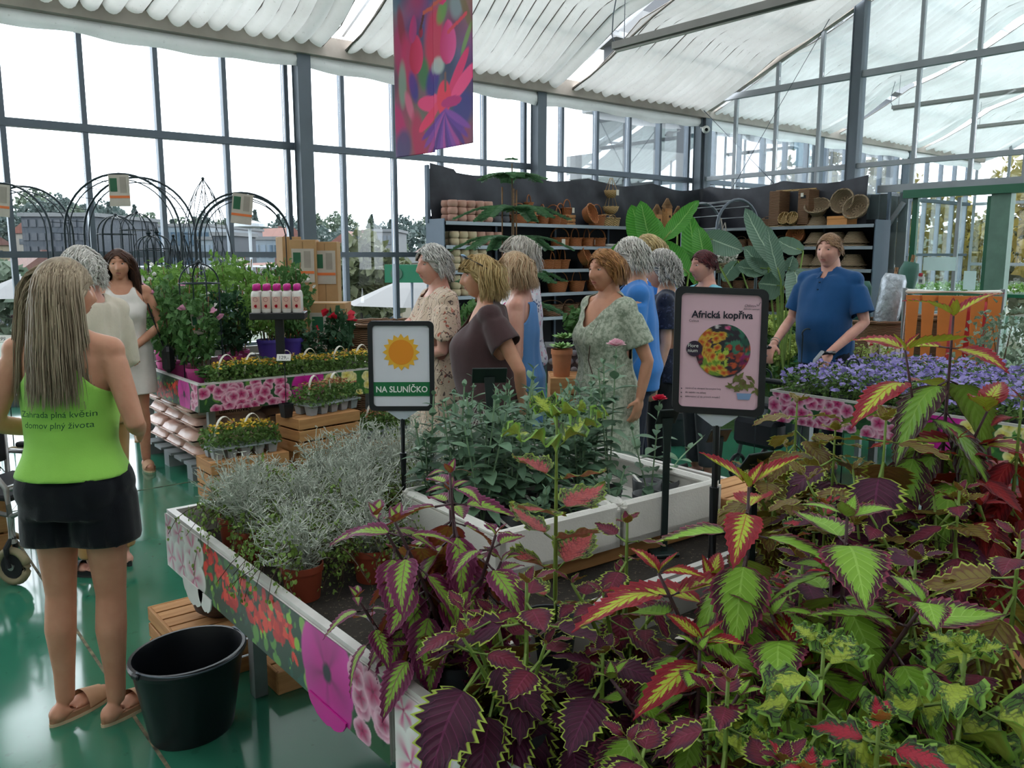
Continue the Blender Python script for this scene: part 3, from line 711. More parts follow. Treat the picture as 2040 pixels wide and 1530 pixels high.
# ================================================================== COLEUS (painted nettles)
def coleus_mat(name, center, margin, edge, under, thr=.6, edge_t=.9, jag=.25, vein_c=None, vein_s=.0, net=None, net_c=None, streak=None, transl=.22):
    N = NT(name); uv = N.n('UVMap', uv_map='UVMap'); sp = N.n('SeparateXYZ'); N.l(uv.outputs[0], sp.inputs[0])
    e = N.math('ABSOLUTE', N.math('MULTIPLY_ADD', sp.outputs[0], 2.0, -1.0)); v = sp.outputs[1]
    nz = N.noise(22, 3, uv.outputs[0]).outputs[0]
    ph = N.math('MULTIPLY_ADD', e, -.33, v); vs_ = N.math('SINE', N.math('MULTIPLY', ph, 56.0))
    ej = N.math('ADD', e, N.math('MULTIPLY', N.math('ADD', N.math('MULTIPLY', vs_, .5), N.math('MULTIPLY_ADD', nz, 2.0, -1.0)), jag))
    tip = N.math('ADD', ej, N.math('MULTIPLY', N.math('POWER', v, 5.0), .5))
    col = N.mix(N.math('MULTIPLY_ADD', N.math('SUBTRACT', tip, thr), 7.0, .5, clamp=True), center, margin)
    if streak: col = N.mix(N.math('MULTIPLY', N.math('MULTIPLY_ADD', N.math('SUBTRACT', .42, ej), 4.0, .5, clamp=True), .85), col, streak)
    if vein_c:
        ln = N.math('GREATER_THAN', vs_, 1 - vein_s); mid = N.math('LESS_THAN', e, .035); 
        col = N.mix(N.math('MULTIPLY', N.math('MAXIMUM', ln, mid), .75), col, vein_c)
    if net:
        vo = N.n('TexVoronoi', feature='DISTANCE_TO_EDGE'); vo.inputs['Scale'].default_value = net; N.l(uv.outputs[0], vo.inputs['Vector'])
        col = N.mix(N.math('MULTIPLY', N.math('LESS_THAN', vo.outputs['Distance'], .07), N.math('MULTIPLY_ADD', e, 1.3, .1, clamp=True)), col, net_c)
    col = N.mix(N.math('MULTIPLY_ADD', N.math('SUBTRACT', N.math('MULTIPLY_ADD', nz, .06, e), edge_t), 14.0, .5, clamp=True), col, edge)
    und = N.mix(N.math('MULTIPLY_ADD', N.math('SUBTRACT', e, edge_t), 14.0, .5, clamp=True), under, edge)
    geo = N.n('NewGeometry'); col = N.mix(N.math('MULTIPLY', geo.outputs['Backfacing'], .8), col, und)
    return N.bsdf(col, .55, 0, .35, transl=transl, bump=vs_, bstr=.25, bdist=.004)
H_ = hexc
CM = dict(
 burg=coleus_mat('coleus_burgundy', H_('#4a1533'), H_('#3a0e2b'), H_('#a9bd4a'), H_('#7a5a2a'), .5, .90, .15, H_('#6d2450'), .05),
 burgred=coleus_mat('coleus_wine', H_('#6b1730'), H_('#43122c'), H_('#a3b848'), H_('#8a6a2c'), .5, .88, .2, H_('#8a3050'), .05),
 green=coleus_mat('coleus_green_heart', H_('#86b53a'), H_('#4d1530'), H_('#8a3550'), H_('#7d8a3a'), .58, .93, .22, H_('#a6cf5e'), .06),
 mag=coleus_mat('coleus_magenta', H_('#8fbb45'), H_('#6b1f48'), H_('#8d3f6a'), H_('#a0522d'), .38, .93, .2, H_('#8a3560'), .05),
 dark=coleus_mat('coleus_dark_rim', H_('#7aa83a'), H_('#3c1420'), H_('#4d1a26'), H_('#6f8a35'), .5, .95, .28, H_('#93bb50'), .05),
 redtop=coleus_mat('coleus_red_top', H_('#b5c63c'), H_('#8a1226'), H_('#a01a2c'), H_('#a8b83c'), .34, .94, .25, H_('#b02a35'), .05),
 frill=coleus_mat('coleus_frilled_green', H_('#a9bb45'), H_('#557a35'), H_('#86b04a'), H_('#9fae4a'), .42, .9, .25, None, 0, 11, H_('#2c2a25')),
 frillred=coleus_mat('coleus_frilled_red', H_('#b5283f'), H_('#3f5a32'), H_('#86ad4c'), H_('#b8803a'), .45, .88, .25, None, 0, 11, H_('#2a1c22')),
 net=coleus_mat('coleus_net_pink', H_('#c85a5c'), H_('#6f8a38'), H_('#9fb84c'), H_('#c07a60'), .5, .94, .2, None, 0, 13, H_('#3a1f2a')),
 olive=coleus_mat('coleus_olive', H_('#7a6a2a'), H_('#6a4a22'), H_('#a9b84a'), H_('#8a7a30'), .5, .9, .2, H_('#5c2a20'), .08),
 red=coleus_mat('coleus_deep_red', H_('#8a1a24'), H_('#5a1420'), H_('#7a2028'), H_('#a83a25'), .5, .95, .2, H_('#b03a35'), .05),
)
def leaf_mesh(name, L, W, teeth, td, fold, droop, frill, mat, tip=1.0, seed=0):
    r = random.Random(seed); n = teeth * 2; us = (-1, -.55, 0, .55, 1); vs_, uv = [], []
    for i in range(n + 1):
        v = i / n; prof = (sin(pi * min(1, v * 1.02) ** .72) ** .8) * (1 - .25 * v) * tip + .02
        if i == n: prof = .01
        tooth = 1 - td * (i % 2); 
        for u in us:
            wd = W / 2 * prof * 1.18 * (tooth if abs(u) == 1 else 1.0)
            y = L * v + (L * .028 * (1 if i % 2 == 0 else -.6) if abs(u) == 1 and 0 < i < n else 0)
            x = u * wd; z = abs(u) * wd * fold - droop * L * v * v + (frill * L * sin(i * .95 + (2 if u < 0 else 0) + seed) * abs(u) ** 2 * .5)
            z += .02 * L * sin(7 * v + seed) * (1 - abs(u))
            vs_.append((x, y, z)); uv.append((u * .5 + .5, v))
    f = []; 
    for i in range(n):
        for k in range(4): f.append((i * 5 + k, i * 5 + k + 1, (i + 1) * 5 + k + 1, (i + 1) * 5 + k))
    return np_mesh(name, vs_, f, mat, True, None, uv)
LEAF = {}
def leafset(key, mk_, L, W, teeth, td, fold, droop, frill, tip=1.0):
    LEAF[key] = [leaf_mesh('leaf_' + key, L, W * q, teeth, td, fold * (1 - .4 * s), droop * (.5 + .6 * s), frill, CM[mk_], tip, 3 * s) for s, q in enumerate((1.0, .9, 1.05))]
leafset('burg', 'burg', .1, .086, 9, .25, .12, .28, .05); leafset('burgred', 'burgred', .085, .066, 8, .22, .15, .2, .06)
leafset('green', 'green', .115, .08, 13, .09, .2, .3, .02); leafset('mag', 'mag', .1, .058, 11, .11, .3, .38, .02)
leafset('dark', 'dark', .15, .085, 13, .1, .28, .4, .02); leafset('redtop', 'redtop', .14, .06, 11, .12, .4, .25, .02)
leafset('frill', 'frill', .1, .105, 11, .12, .3, .1, .34); leafset('frillred', 'frillred', .1, .09, 9, .2, .1, .2, .2)
leafset('net', 'net', .085, .085, 10, .13, .35, -.05, .1, 1.05); leafset('olive', 'olive', .095, .08, 9, .2, .15, .2, .07); leafset('red', 'red', .11, .06, 11, .1, .2, .4, .03)
pot_dark = pm('pot_charcoal', hexc('#3b4148'), .5, 0, .08, 6); pot_blue = pm('pot_blue_grey', hexc('#4d5f6e'), .45, 0, .08, 6); pot_terra = pm('pot_terracotta_plastic', hexc('#8a3d28'), .5, 0, .1, 8)
soil_m = pm('potting_soil', hexc('#3a2c22'), .95, 0, .4, 30, bump=.6, bscale=60)
def pot_mb(rt_, rb, h, n=20):
    return MB().lathe([(rb * .98, 0), (rb, .005), (rt_ * .94, h * .82), (rt_, h * .82), (rt_, h), (rt_ * .93, h), (rt_ * .9, h * .85), (rb * .9, h * .3)], n)
POTME = {}
def pot(parent, rt_, rb, h, mat, loc=(0, 0, 0), name='pot'):
    k = (round(rt_, 3), round(rb, 3), round(h, 3), mat.name)
    if k not in POTME: POTME[k] = (autos(pot_mb(rt_, rb, h).mesh('pot', mat)), MB().lathe([(.001, h * .84), (rt_ * .5, h * .87), (rt_ * .91, h * .86)], 14).mesh('soil', soil_m, True))
    a = mk(name, POTME[k][0], parent, loc); mk('soil', POTME[k][1], parent, loc); return a
def autos(me, ang=35):
    me.polygons.foreach_set('use_smooth', [True] * len(me.polygons)); me.set_sharp_from_angle(angle=radians(ang)); return me
stem_g = pm('stem_green', hexc('#7f9a45'), .5, 0, .15, 20, transl=.1); stem_p = pm('stem_plum', hexc('#4d3038'), .5, 0, .15, 20)
def leaf_at(parent, me, p, d, up_, s, name='leaf'):
    d = d.normalized(); x = d.cross(up_).normalized(); z = x.cross(d)
    o = bpy.data.objects.new(name, me); COL.objects.link(o); o.parent = parent
    o.matrix_local = Matrix(((x.x * s, d.x * s, z.x * s, p.x), (x.y * s, d.y * s, z.y * s, p.y), (x.z * s, d.z * s, z.z * s, p.z), (0, 0, 0, 1))); return o
def coleus(label, base, ztop, leaves, seed, stems=3, spread=.05, node=.05, size=1.0, potr=.075, poth=.12, potm=None, top=None, stem=None, pet=.03, low=.06, zpot=None, face=None, lean=(0, 0), group=None, rise=0., tsz=.42):
    """a pot, branching stems and opposite pairs of toothed leaves; ztop is the crown height in the room"""
    r = random.Random(seed); t = thing('coleus_plant', label, 'plant', base, 0, group)
    h = ztop - base[2]; node *= .74; size *= 1.22; spread *= 1.15; stems += (1 if stems > 1 else 0); pot(t, potr, potr * .78, poth, potm or pot_dark)
    sm = MB(); lv = LEAF[leaves]; tp = LEAF[top] if top else lv
    for si in range(stems):
        a0 = si * 2.4 + r.uniform(-.3, .3); hh = h * (1.0 if si == 0 else r.uniform(.55, .9)); sp = 0 if si == 0 else spread * r.uniform(.7, 1.4)
        ex, ey = sp * cos(a0) * 1.8 + lean[0], sp * sin(a0) * 1.8 + lean[1]
        def P(q): return Vector((.02 * cos(a0) + ex * q ** 1.3, .02 * sin(a0) + ey * q ** 1.3, poth * .8 + (hh - poth * .8) * q))
        sm.tube([P(k / 7) for k in range(8)], [.0065 * (1 - .55 * k / 7) for k in range(8)], 6)
        L = hh - poth * .8; nn = max(3, int((L - low * .3) / node)); az = r.uniform(0, 3)
        for k in range(nn + 1):
            f = k / nn; q = 1 - f * (1 - low / max(L, .1)) if True else 0; q = max(.05, min(1, q)); p = P(q)
            sz = size * min(1.0, tsz + .3 * k) * r.uniform(.85, 1.12) * (.8 if k == nn else 1)
            el = .55 - .42 * min(k, 3) + r.uniform(-.18, .18) + rise * min(k, 3)
            for s_ in (0, 1):
                a = az + k * pi / 2 + s_ * pi + r.uniform(-.25, .25); d = Vector((cos(a) * cos(el), sin(a) * cos(el), sin(el)))
                pl = pet * (.35 + .35 * min(k, 2)) * r.uniform(.8, 1.3); e = p + d * pl; up_ = Vector((-cos(a) * sin(el), -sin(a) * sin(el), cos(el))) + Vector((r.uniform(-.25, .25), r.uniform(-.25, .25), 0))
                if k > 0: sm.tube([p, e], .003, 5, False)
                mesh = (tp if k <= 1 else lv)[r.randrange(3)]
                leaf_at(t, mesh, e, d, up_, sz * (1.0 if k else .8))
            if k == 0:
                for s_ in range(2):
                    a = az + pi / 4 + s_ * pi; d = Vector((cos(a) * .5, sin(a) * .5, .8)); leaf_at(t, tp[0], p, d, Vector((-d.x, -d.y, .3)), size * .3)
    sm.build('stem', stem or stem_g, t, True)
    return t
ZT = .652
def cp(x, y, D, **kw): return at(x, y, D)
def place(label, x, ytop, D, leaves, seed, dz=0.0, **kw):
    p = at(x, ytop, D); return coleus(label, (p.x, p.y, ZT + dz), p.z, leaves, seed, **kw)
place('burgundy coleus with lime-toothed leaves overhanging the white-flower corner of the table', 1030, 1165, 1.56, 'burg', 1, stems=4, spread=.045, node=.055, size=1.12, pet=.05, top='burgred')
place('magenta and green coleus hanging over the table rim beside the empty mat', 905, 945, 1.8, 'mag', 2, stems=5, spread=.06, node=.05, size=1.0, stem=stem_p, pet=.035, top='mag', lean=(-.02, .01))
place('tall single-stemmed coleus with pink-hearted netted leaves before the foam trays', 1095, 832, 1.98, 'net', 3, stems=1, spread=.03, node=.11, size=1.15, pet=.03, top='frill', rise=.36, tsz=.8)
place('wine-red coleus with lime teeth standing below the near side of the foam tray', 1235, 1045, 1.82, 'burgred', 4, stems=4, spread=.05, node=.06, size=.95, pet=.04, top='burgred')
place('green-hearted coleus with plum margins standing under the pink nettle sign', 1480, 975, 1.5, 'green', 5, stems=4, spread=.05, node=.062, size=1.1, stem=stem_p, pet=.03, top='redtop', tsz=.6)
place('green-hearted coleus with plum margins next to the wooden crate', 1680, 1035, 1.46, 'green', 6, stems=3, spread=.05, node=.065, size=1.08, stem=stem_p, pet=.03, top='green', tsz=.6)
place('tall burgundy coleus with a thick green stem behind the crate', 1755, 840, 1.98, 'burg', 7, stems=4, spread=.065, node=.07, size=1.3, pet=.05, top='olive')
place('tallest coleus, a plum stem with long dark-rimmed drooping leaves', 1890, 630, 2.1, 'dark', 8, dz=.2, stems=2, spread=.05, node=.105, size=1.1, stem=stem_p, pet=.04, top='redtop', tsz=1.)
place('olive-brown coleus beside the black sign holder at the far crate', 1580, 805, 2.45, 'olive', 9, stems=4, spread=.07, node=.06, size=1.15, pet=.04, top='olive')
place('deep red coleus in a blue-grey pot at the table end', 2030, 800, 1.98, 'red', 10, stems=4, spread=.05, node=.06, size=1.0, pet=.03, potm=pot_blue, dz=.1)
place('frilled yellow-green coleus with curled netted leaves before the wooden crate', 1625, 1300, 1.2, 'frill', 11, stems=3, spread=.035, node=.06, size=.9, pet=.04, potr=.06, poth=.1)
place('large frilled green coleus with cabbage-like crown beside the crate', 1910, 1310, 1.2, 'frill', 12, stems=4, spread=.05, node=.055, size=1.05, pet=.04, top='frill', potr=.06, poth=.1)
place('spiky lime-edged wine coleus at the near edge of the mat', 1430, 1365, 1.2, 'burgred', 13, stems=3, spread=.04, node=.05, size=.95, pet=.03, potr=.06, poth=.1)
place('low green-hearted coleus beside the white paper scrap', 1375, 1300, 1.42, 'green', 14, stems=2, spread=.05, node=.06, size=.75, stem=stem_p, pet=.03, potr=.06, poth=.1)
place('frilled coleus with a red-hearted outer leaf at the near edge', 1745, 1450, 1.08, 'frillred', 15, stems=2, spread=.03, node=.05, size=.9, pet=.03, potr=.05, poth=.09)
place('olive-red coleus leaning out from the crate end', 2020, 1080, 1.42, 'olive', 16, stems=4, spread=.05, node=.05, size=1.1, pet=.04, top='burgred', potr=.06, poth=.11)
place('dark burgundy coleus trailing onto the wooden crate', 1815, 1120, 1.62, 'burg', 17, stems=3, spread=.06, node=.055, size=1.0, pet=.05, potr=.06, poth=.11)
place('small magenta coleus shoot leaning out over the empty mat', 800, 1150, 1.86, 'mag', 18, stems=3, spread=.05, node=.05, size=.9, stem=stem_p, pet=.03, potr=.055, poth=.09)
place('burgundy coleus half hidden between the green-hearted ones', 1590, 1120, 1.75, 'burg', 19, stems=3, spread=.05, node=.055, size=1.0, pet=.04, potr=.065)
place('frilled pink-veined coleus low behind the wooden crate', 1640, 1010, 1.95, 'frillred', 20, stems=3, spread=.05, node=.05, size=.85, pet=.03)
place('wine-red coleus spreading beside the grey soil pot', 1900, 980, 1.85, 'burgred', 21, stems=4, spread=.07, node=.055, size=1.0, pet=.04)
place('dark trailing coleus at the front corner of the table', 1190, 1310, 1.5, 'burg', 22, stems=2, spread=.04, node=.05, size=.9, pet=.04, potr=.055, poth=.1)
place('olive and burgundy coleus in front of the petunia boards', 1660, 860, 2.3, 'burg', 23, stems=3, spread=.06, node=.06, size=1.0, pet=.04, top='olive')
# wooden crate with plants behind, grey pot with bare soil, scrap of paper
# ================================================================== CRATES, SILVER BUSHES, FOAM TRAYS
def wood_mat(name, c1, c2, ax=0):
    N = NT(name); c = N.n('TexCoord'); mp = N.n('Mapping'); sc = [14, 14, 14]; sc[ax] = 1.2; mp.inputs['Scale'].default_value = sc; N.l(c.outputs['Object'], mp.inputs[0])
    nz = N.noise(3.0, 5, mp.outputs[0], .65); kn = N.noise(5, 2, c.outputs['Object'])
    oi = N.n('ObjectInfo'); col = N.ramp(nz.outputs[0], [(.25, hexc(c1)), (.7, hexc(c2))])
    col = N.mix(N.math('MULTIPLY', N.math('GREATER_THAN', kn.outputs[0], .7), .5), col, hexc('#6d3f22'))
    col = N.mix(N.math('MULTIPLY', oi.outputs['Random'], .25), col, hexc(c1))
    MATS[name] = N.bsdf(col, .65, 0, .3, bump=nz.outputs[0], bstr=.25, bdist=.003); return MATS[name]
pine = wood_mat('pine_slats', '#a97448', '#cf9f6c'); pine_y = wood_mat('pine_slats_end', '#a06c42', '#c59460', 1); pine_d = wood_mat('aged_boards', '#7d5a40', '#a5805c')
def crate(label, loc, size, rz=0, rows=3, lid=False, group=None, gap=.012):
    """slatted crate: each slat its own piece, corner posts inside"""
    W, D, Hh = size; t = thing('wooden_crate', label, 'crate', loc, rz, group); sh = (Hh - gap * (rows - 1)) / rows; th = .012
    fx = MB().box((0, 0, 0), (W, th, sh), bev=.003).mesh('slat', pine); fy = MB().box((0, 0, 0), (th, D - 2 * th, sh), bev=.003).mesh('slat', pine_y)
    for k in range(rows):
        z = sh / 2 + k * (sh + gap)
        mk('slat', fx, t, (0, -D / 2 + th / 2, z)); mk('slat', fx, t, (0, D / 2 - th / 2, z)); mk('slat', fy, t, (-W / 2 + th / 2, 0, z)); mk('slat', fy, t, (W / 2 - th / 2, 0, z))
    pme = MB().span((-.014, -.014, 0), (.014, .014, Hh - .004)).mesh('corner_post', pine)
    for sx in (-1, 1):
        for sy in (-1, 1): mk('corner_post', pme, t, (sx * (W / 2 - th - .014), sy * (D / 2 - th - .014), 0))
    nb = max(3, int(D / .08)); bme = MB().box((0, 0, 0), (W - 2 * th, D / nb - .012, .008)).mesh('base_board', pine)
    for k in range(nb): mk('base_board', bme, t, (0, -D / 2 + (k + .5) * D / nb, Hh - .006 if lid else .006))
    return t
cA = on_z(1990, 1330, .8)
crate('wide pine crate lying on the table among the coleus plants', (2.03, .55, ZT), (.62, .36, .17), .04, 2, True)
crate('pine crate at the far end of the table below the black sign holder', (2.58, 1.75, ZT), (.3, .42, .13), 0, 2, True)
gp = thing('grey_pot', 'wide grey pot with bare soil and cut stems at the table end', 'pot', (2.1, .95, ZT)); pot(gp, .13, .1, .17, pot_blue)
MB().tube([(0.02, 0, .14), (.03, .02, .24), (.05, .02, .3)], .009, 6).tube([(-.03, 0.02, .14), (-.05, .03, .2)], .008, 6).build('stem', stem_g, gp, True)
pb = thing('blue_pot', 'blue-grey plastic pot with a drooping plant at the right table end', 'pot', (2.45, .92, ZT + .1)); pot(pb, .12, .095, .2, pot_blue)
for k in range(14):
    a = k * 2.4; d = Vector((cos(a), sin(a), .3 - .6 * (k % 3) / 2)); leaf_at(pb, LEAF['red'][k % 3], Vector((.05 * cos(a), .05 * sin(a), .2 + .012 * k)), d, Vector((0, 0, 1)), .9)
MB().tube([(0, 0, .15), (.01, 0, .3), (0, .01, .38)], .006, 6).build('stem', stem_p, pb)
pap = MB().grid(lambda u, v: (.15 * (u - .5), .12 * (v - .5), .012 * sin(5 * u + 2 * v) + .014), 6, 5).build('paper_scrap', pm('paper_white', hexc('#d8d2c6'), .8, 0, .06), None, True)
pp = on_z(1400, 1270, ZT); pap.location = (pp.x, pp.y, ZT - .005); pap.rotation_euler = (0, 0, .5); tag(pap, 'crumpled white paper scrap lying on the table mat between the coleus', 'paper')
# leaf litter: few dried petals on the empty mat
for (x, y) in ((772, 1258), (820, 1290), (880, 1305)):
    p = on_z(x, y, ZT); q = MB().grid(lambda u, v: (.016 * (u - .5), .012 * (v - .5), .004 * sin(6 * u) + .004), 3, 3).build('dried_petal', pm('dried_orange', hexc('#b8662a'), .8), None, True, (p.x, p.y, ZT - .002)); tag(q, 'shrivelled orange petal fallen on the bare table mat', 'petal', 'fallen petals on the mat')
# --- silver bushes -----------------------------------------------------
silver = pm('silver_twig', hexc('#959d90'), .7, 0, .15, 30, color2=hexc('#c9cec2')); vine = pm('vine_stem', hexc('#4a3a2c'), .7); vleaf = pm('vine_leaf', hexc('#5c7a35'), .55, 0, .2, 40, color2=hexc('#8aa64e'), transl=.25)
def wire_bush(seed):
    r = random.Random(seed); m = MB()
    for i in range(52):
        a = r.uniform(0, 6.28); out = r.uniform(.02, .165); h = r.uniform(.1, .23) * (1.12 - out * 2.4); p = Vector((.02 * cos(a), .02 * sin(a), .09)); pts = [p]
        for k in range(1, 5):
            f = k / 4; pts.append(Vector((out * f * cos(a) + r.uniform(-.014, .014), out * f * sin(a) + r.uniform(-.014, .014), .09 + h * f)))
        m.tube(pts, .0016, 3, False)
        for k in range(13):
            j = r.randrange(1, 5); q = pts[j - 1].lerp(pts[j], r.random()); d = Vector((r.gauss(0, 1), r.gauss(0, 1), r.uniform(-.1, 1.3))).normalized(); L = r.uniform(.018, .05); e = q + d * L
            m.tube([q, q.lerp(e, .5) + Vector((r.uniform(-.006, .006), r.uniform(-.006, .006), 0)), e], .0013, 3, False)
            d2 = (d + Vector((r.gauss(0, .8), r.gauss(0, .8), r.gauss(0, .6)))).normalized(); m.tube([q.lerp(e, .5), q.lerp(e, .5) + d2 * L * .6], .0011, 3, False)
    return m.mesh('silver_twigs', silver)
def vine_tangle(seed):
    r = random.Random(seed); m = MB(); Ms = []
    for i in range(26):
        a = r.uniform(0, 6.28); p = Vector((.03 * cos(a), .03 * sin(a), .09)); pts = [p]
        for k in range(7):
            p = p + Vector((cos(a) * .022 + r.gauss(0, .01), sin(a) * .022 + r.gauss(0, .01), r.gauss(.012 - .006 * k, .012))); pts.append(p.copy())
        m.tube(pts, .0011, 3, False)
        for q in pts[1:]:
            for s in range(4): Ms.append((q + Vector((r.gauss(0, .008), r.gauss(0, .008), r.gauss(0, .008)))))
    rng = np.random.default_rng(seed); R = rots(rng, len(Ms)) * rng.uniform(.004, .0075, len(Ms))[:, None, None]
    M = np.concatenate([R, np.array([tuple(q) for q in Ms])[:, :, None]], 2)
    lm = scatter('vine_leaves', [(-.8, 0, 0), (-.3, -.7, .1), (.5, -.6, .1), (1, 0, 0), (.5, .6, .1), (-.3, .7, .1)], [(0, 1, 2, 3), (0, 3, 4, 5)], M, vleaf)
    return m.mesh('vines', vine), lm
WB = [wire_bush(s) for s in (1, 2, 3)]; VT = [vine_tangle(s) for s in (4, 5, 6)]
sb = random.Random(5); spots = []
for i, x in enumerate([.99, 1.2, 1.41, 1.63, 1.85, 2.07]):
    for j, y in enumerate([2.2, 2.4, 2.6, 2.79, 2.94]):
        if x > 1.32 and y < 2.5: continue
        if x > 1.35 and y < 2.55: continue
        if x < 1.05 and y > 2.85: continue
        spots.append((x + sb.uniform(-.03, .03) + (.06 if j % 2 else 0), min(y + sb.uniform(-.02, .02), 2.93)))
for i, (x, y) in enumerate(spots):
    t = thing('silver_bush', 'wiry silver bush with creeping vines ' + ('standing along the printed table rim' if x < 1.12 else 'beside the white foam tray' if x > 1.5 and y < 2.7 else 'at the far rim of the table' if y > 2.85 else 'in the middle of the silver mass'), 'plant', (x, y, ZT), sb.uniform(0, 6), 'silver bushes %d' % (0 if x < 1.12 else 1 if x > 1.5 and y < 2.7 else 2 if y > 2.85 else 3))
    pot(t, .062, .05, .105, pot_terra); o = mk('silver_twigs', WB[i % 3], t); o['kind'] = 'stuff'; o.scale = (1, 1, sb.uniform(.85, 1.15))
    o = mk('vines', VT[i % 3][0], t); o['kind'] = 'stuff'; o['kind'] = 'stuff'; o.scale = (1.0, 1.0, 1.4); o = mk('vine_leaves', VT[i % 3][1], t); o['kind'] = 'stuff'; o.scale = (1.0, 1.0, 1.4)
# --- white foam trays ---------------------------------------------------
foam = pm('white_foam', hexc('#e4e1db'), .7, 0, .04, 10, bump=.15, bscale=150)
def foam_tray(label, loc, W, D, rz, nx):
    t = thing('foam_tray', label, 'tray', loc, rz); h = .14; th = .022
    m = MB(); m.span((-W / 2, -D / 2, 0), (W / 2, D / 2, .02))
    for s in (-1, 1):
        m.grid(lambda u, v: (W * (u - .5), s * (D / 2 - th * .5 - .012 * (1 - v)) , v * (h - .012 * abs(sin(u * nx * pi)))), nx * 8, 1)
        m.span((-W / 2, s * D / 2 - (th if s > 0 else 0), 0), (W / 2, s * D / 2 + (0 if s > 0 else th), h * .9))
        m.span((s * W / 2 - (th if s > 0 else 0), -D / 2, 0), (s * W / 2 + (0 if s > 0 else th), D / 2, h * .86))
        m.box((s * (W / 2 - .018), 0, h * .93), (.036, D * .9, .03), bev=.012); m.box((0, s * (D / 2 - .015), h * .93), (W * .98, .03, .03), bev=.01)
    m.build('body', foam, t)
    for k in range(1, nx):
        x = -W / 2 + W * k / nx; MB().grid(lambda u, v: (x + .012 * (v - .5), (u - .5) * (D - .04), .02 + (h * .82 - .05 * sin(pi * min(1, u * 2 % 1))) * (1 if 0 < v < 1 else 1) * (1 - abs(2 * v - 1) * .02)), 14, 2).build('divider', foam, t, True)
    return t
TR1 = foam_tray('white foam tray full of grey-green lisianthus plants', (1.68, 2.1, .715), .48, .58, -.04, 3)
TR2 = foam_tray('white foam tray half emptied of its lisianthus, dark pot sleeves showing', (2.175, 2.08, .715), .48, .58, -.04, 3)
crate('low aged pine riser under the white foam trays', (1.93, 2.09, ZT), (.92, .5, .062), -.04, 1, True)
slv = pm('pot_sleeve_grey', hexc('#55585c'), .4, 0, .08)
# lisianthus: stems with opposite oval leaves ---------------------------
N = NT('lisianthus_leaf'); oi = N.n('ObjectInfo'); lc = N.mix(oi.outputs['Random'], hexc('#4d6b55'), hexc('#7a9a7c')); lis_m = N.bsdf(lc, .5, 0, .35, transl=.15)
lis_stem = pm('lisianthus_stem', hexc('#7d9a78'), .5)
def simple_leaf(name, L, W, droop, mat, n=6, fold=.25):
    vs_ = []; 
    for i in range(n + 1):
        v = i / n; wd = W / 2 * sin(pi * min(1, v + .03)) ** .8 if i < n else .0005
        for u in (-1, 0, 1): vs_.append((u * wd, L * v, abs(u) * wd * fold - droop * L * v * v))
    return np_mesh(name, vs_, [(i * 3 + k, i * 3 + k + 1, (i + 1) * 3 + k + 1, (i + 1) * 3 + k) for i in range(n) for k in (0, 1)], mat, True)
LL = [simple_leaf('leaf', .075, .038, .15, lis_m), simple_leaf('leaf', .068, .03, .35, lis_m), simple_leaf('leaf', .055, .032, -.1, lis_m)]
petal_pink = pm('carnation_pink', hexc('#e3a8bb'), .6, 0, .2, 60, color2=hexc('#f1dbe0'), transl=.3); petal_red = pm('carnation_red', hexc('#d22a4a'), .6, 0, .2, 40, transl=.3); petal_w = pm('carnation_white', hexc('#e8e6da'), .6, 0, .05, 20, transl=.3)
def rosette(rad, mat, seed=1, n=26):
    rng = np.random.default_rng(seed); m = MB(); r = random.Random(seed)
    for k in range(n):
        f = k / n; a = k * 2.4; el = 1.35 - 1.3 * f; d = Vector((cos(a) * cos(el), sin(a) * cos(el), sin(el))); x = Vector((-sin(a), cos(a), 0)); w_ = rad * (.35 + .35 * f)
        b = Vector((0, 0, rad * .1)); e = b + d * rad * (.6 + .4 * f)
        m.add([b, e - x * w_ + Vector((0, 0, r.uniform(-.2, .2) * rad)), e + d * rad * .12, e + x * w_ + Vector((0, 0, r.uniform(-.2, .2) * rad))], [(0, 1, 2, 3)])
    return m.mesh('flower', mat)
FL = dict(pink=rosette(.035, petal_pink, 1), red=rosette(.025, petal_red, 2), white=rosette(.024, petal_w, 3))
def lisianthus(x, y, h, seed, label, flower=None, lean=(0, 0), z=.735, stems=4):
    r = random.Random(seed); t = thing('lisianthus_plant', label, 'plant', (x, y, z), 0, 'lisianthus in the half-emptied tray' if 'half' in label else 'lisianthus in the full tray'); sm = MB()
    pot(t, .05, .042, .085, slv)
    for s in range(stems):
        a0 = s * 1.7 + r.uniform(-.4, .4); sp = r.uniform(.01, .06); hh = h * (1 if s == 0 else r.uniform(.6, .97)); 
        def P(q): return Vector((sp * cos(a0) * q * 1.4 + lean[0] * q * q, sp * sin(a0) * q * 1.4 + lean[1] * q * q, .07 + (hh - .07) * q))
        sm.tube([P(k / 5) for k in range(6)], .0028, 5, False); nn = max(4, int(hh / .042)); az = r.uniform(0, 3)
        for k in range(nn):
            p = P(1 - k / nn * .92); sz = min(1.1, .4 + .22 * k) * r.uniform(.85, 1.15)
            for q in (0, 1):
                a = az + k * pi / 2 + q * pi + r.uniform(-.3, .3); el = .75 - .12 * k + r.uniform(-.2, .2); el = max(-.2, el)
                d = Vector((cos(a) * cos(el), sin(a) * cos(el), sin(el))); leaf_at(t, LL[r.randrange(3)], p, d, Vector((-d.x * .5 + r.uniform(-.3, .3), -d.y * .5, 1)), sz)
        if s == 0 and flower: mk('flower', FL[flower], t, P(1.0) + Vector((0, 0, .005)))
    sm.build('stem', lis_stem, t); return t
rl = random.Random(9); k = 0
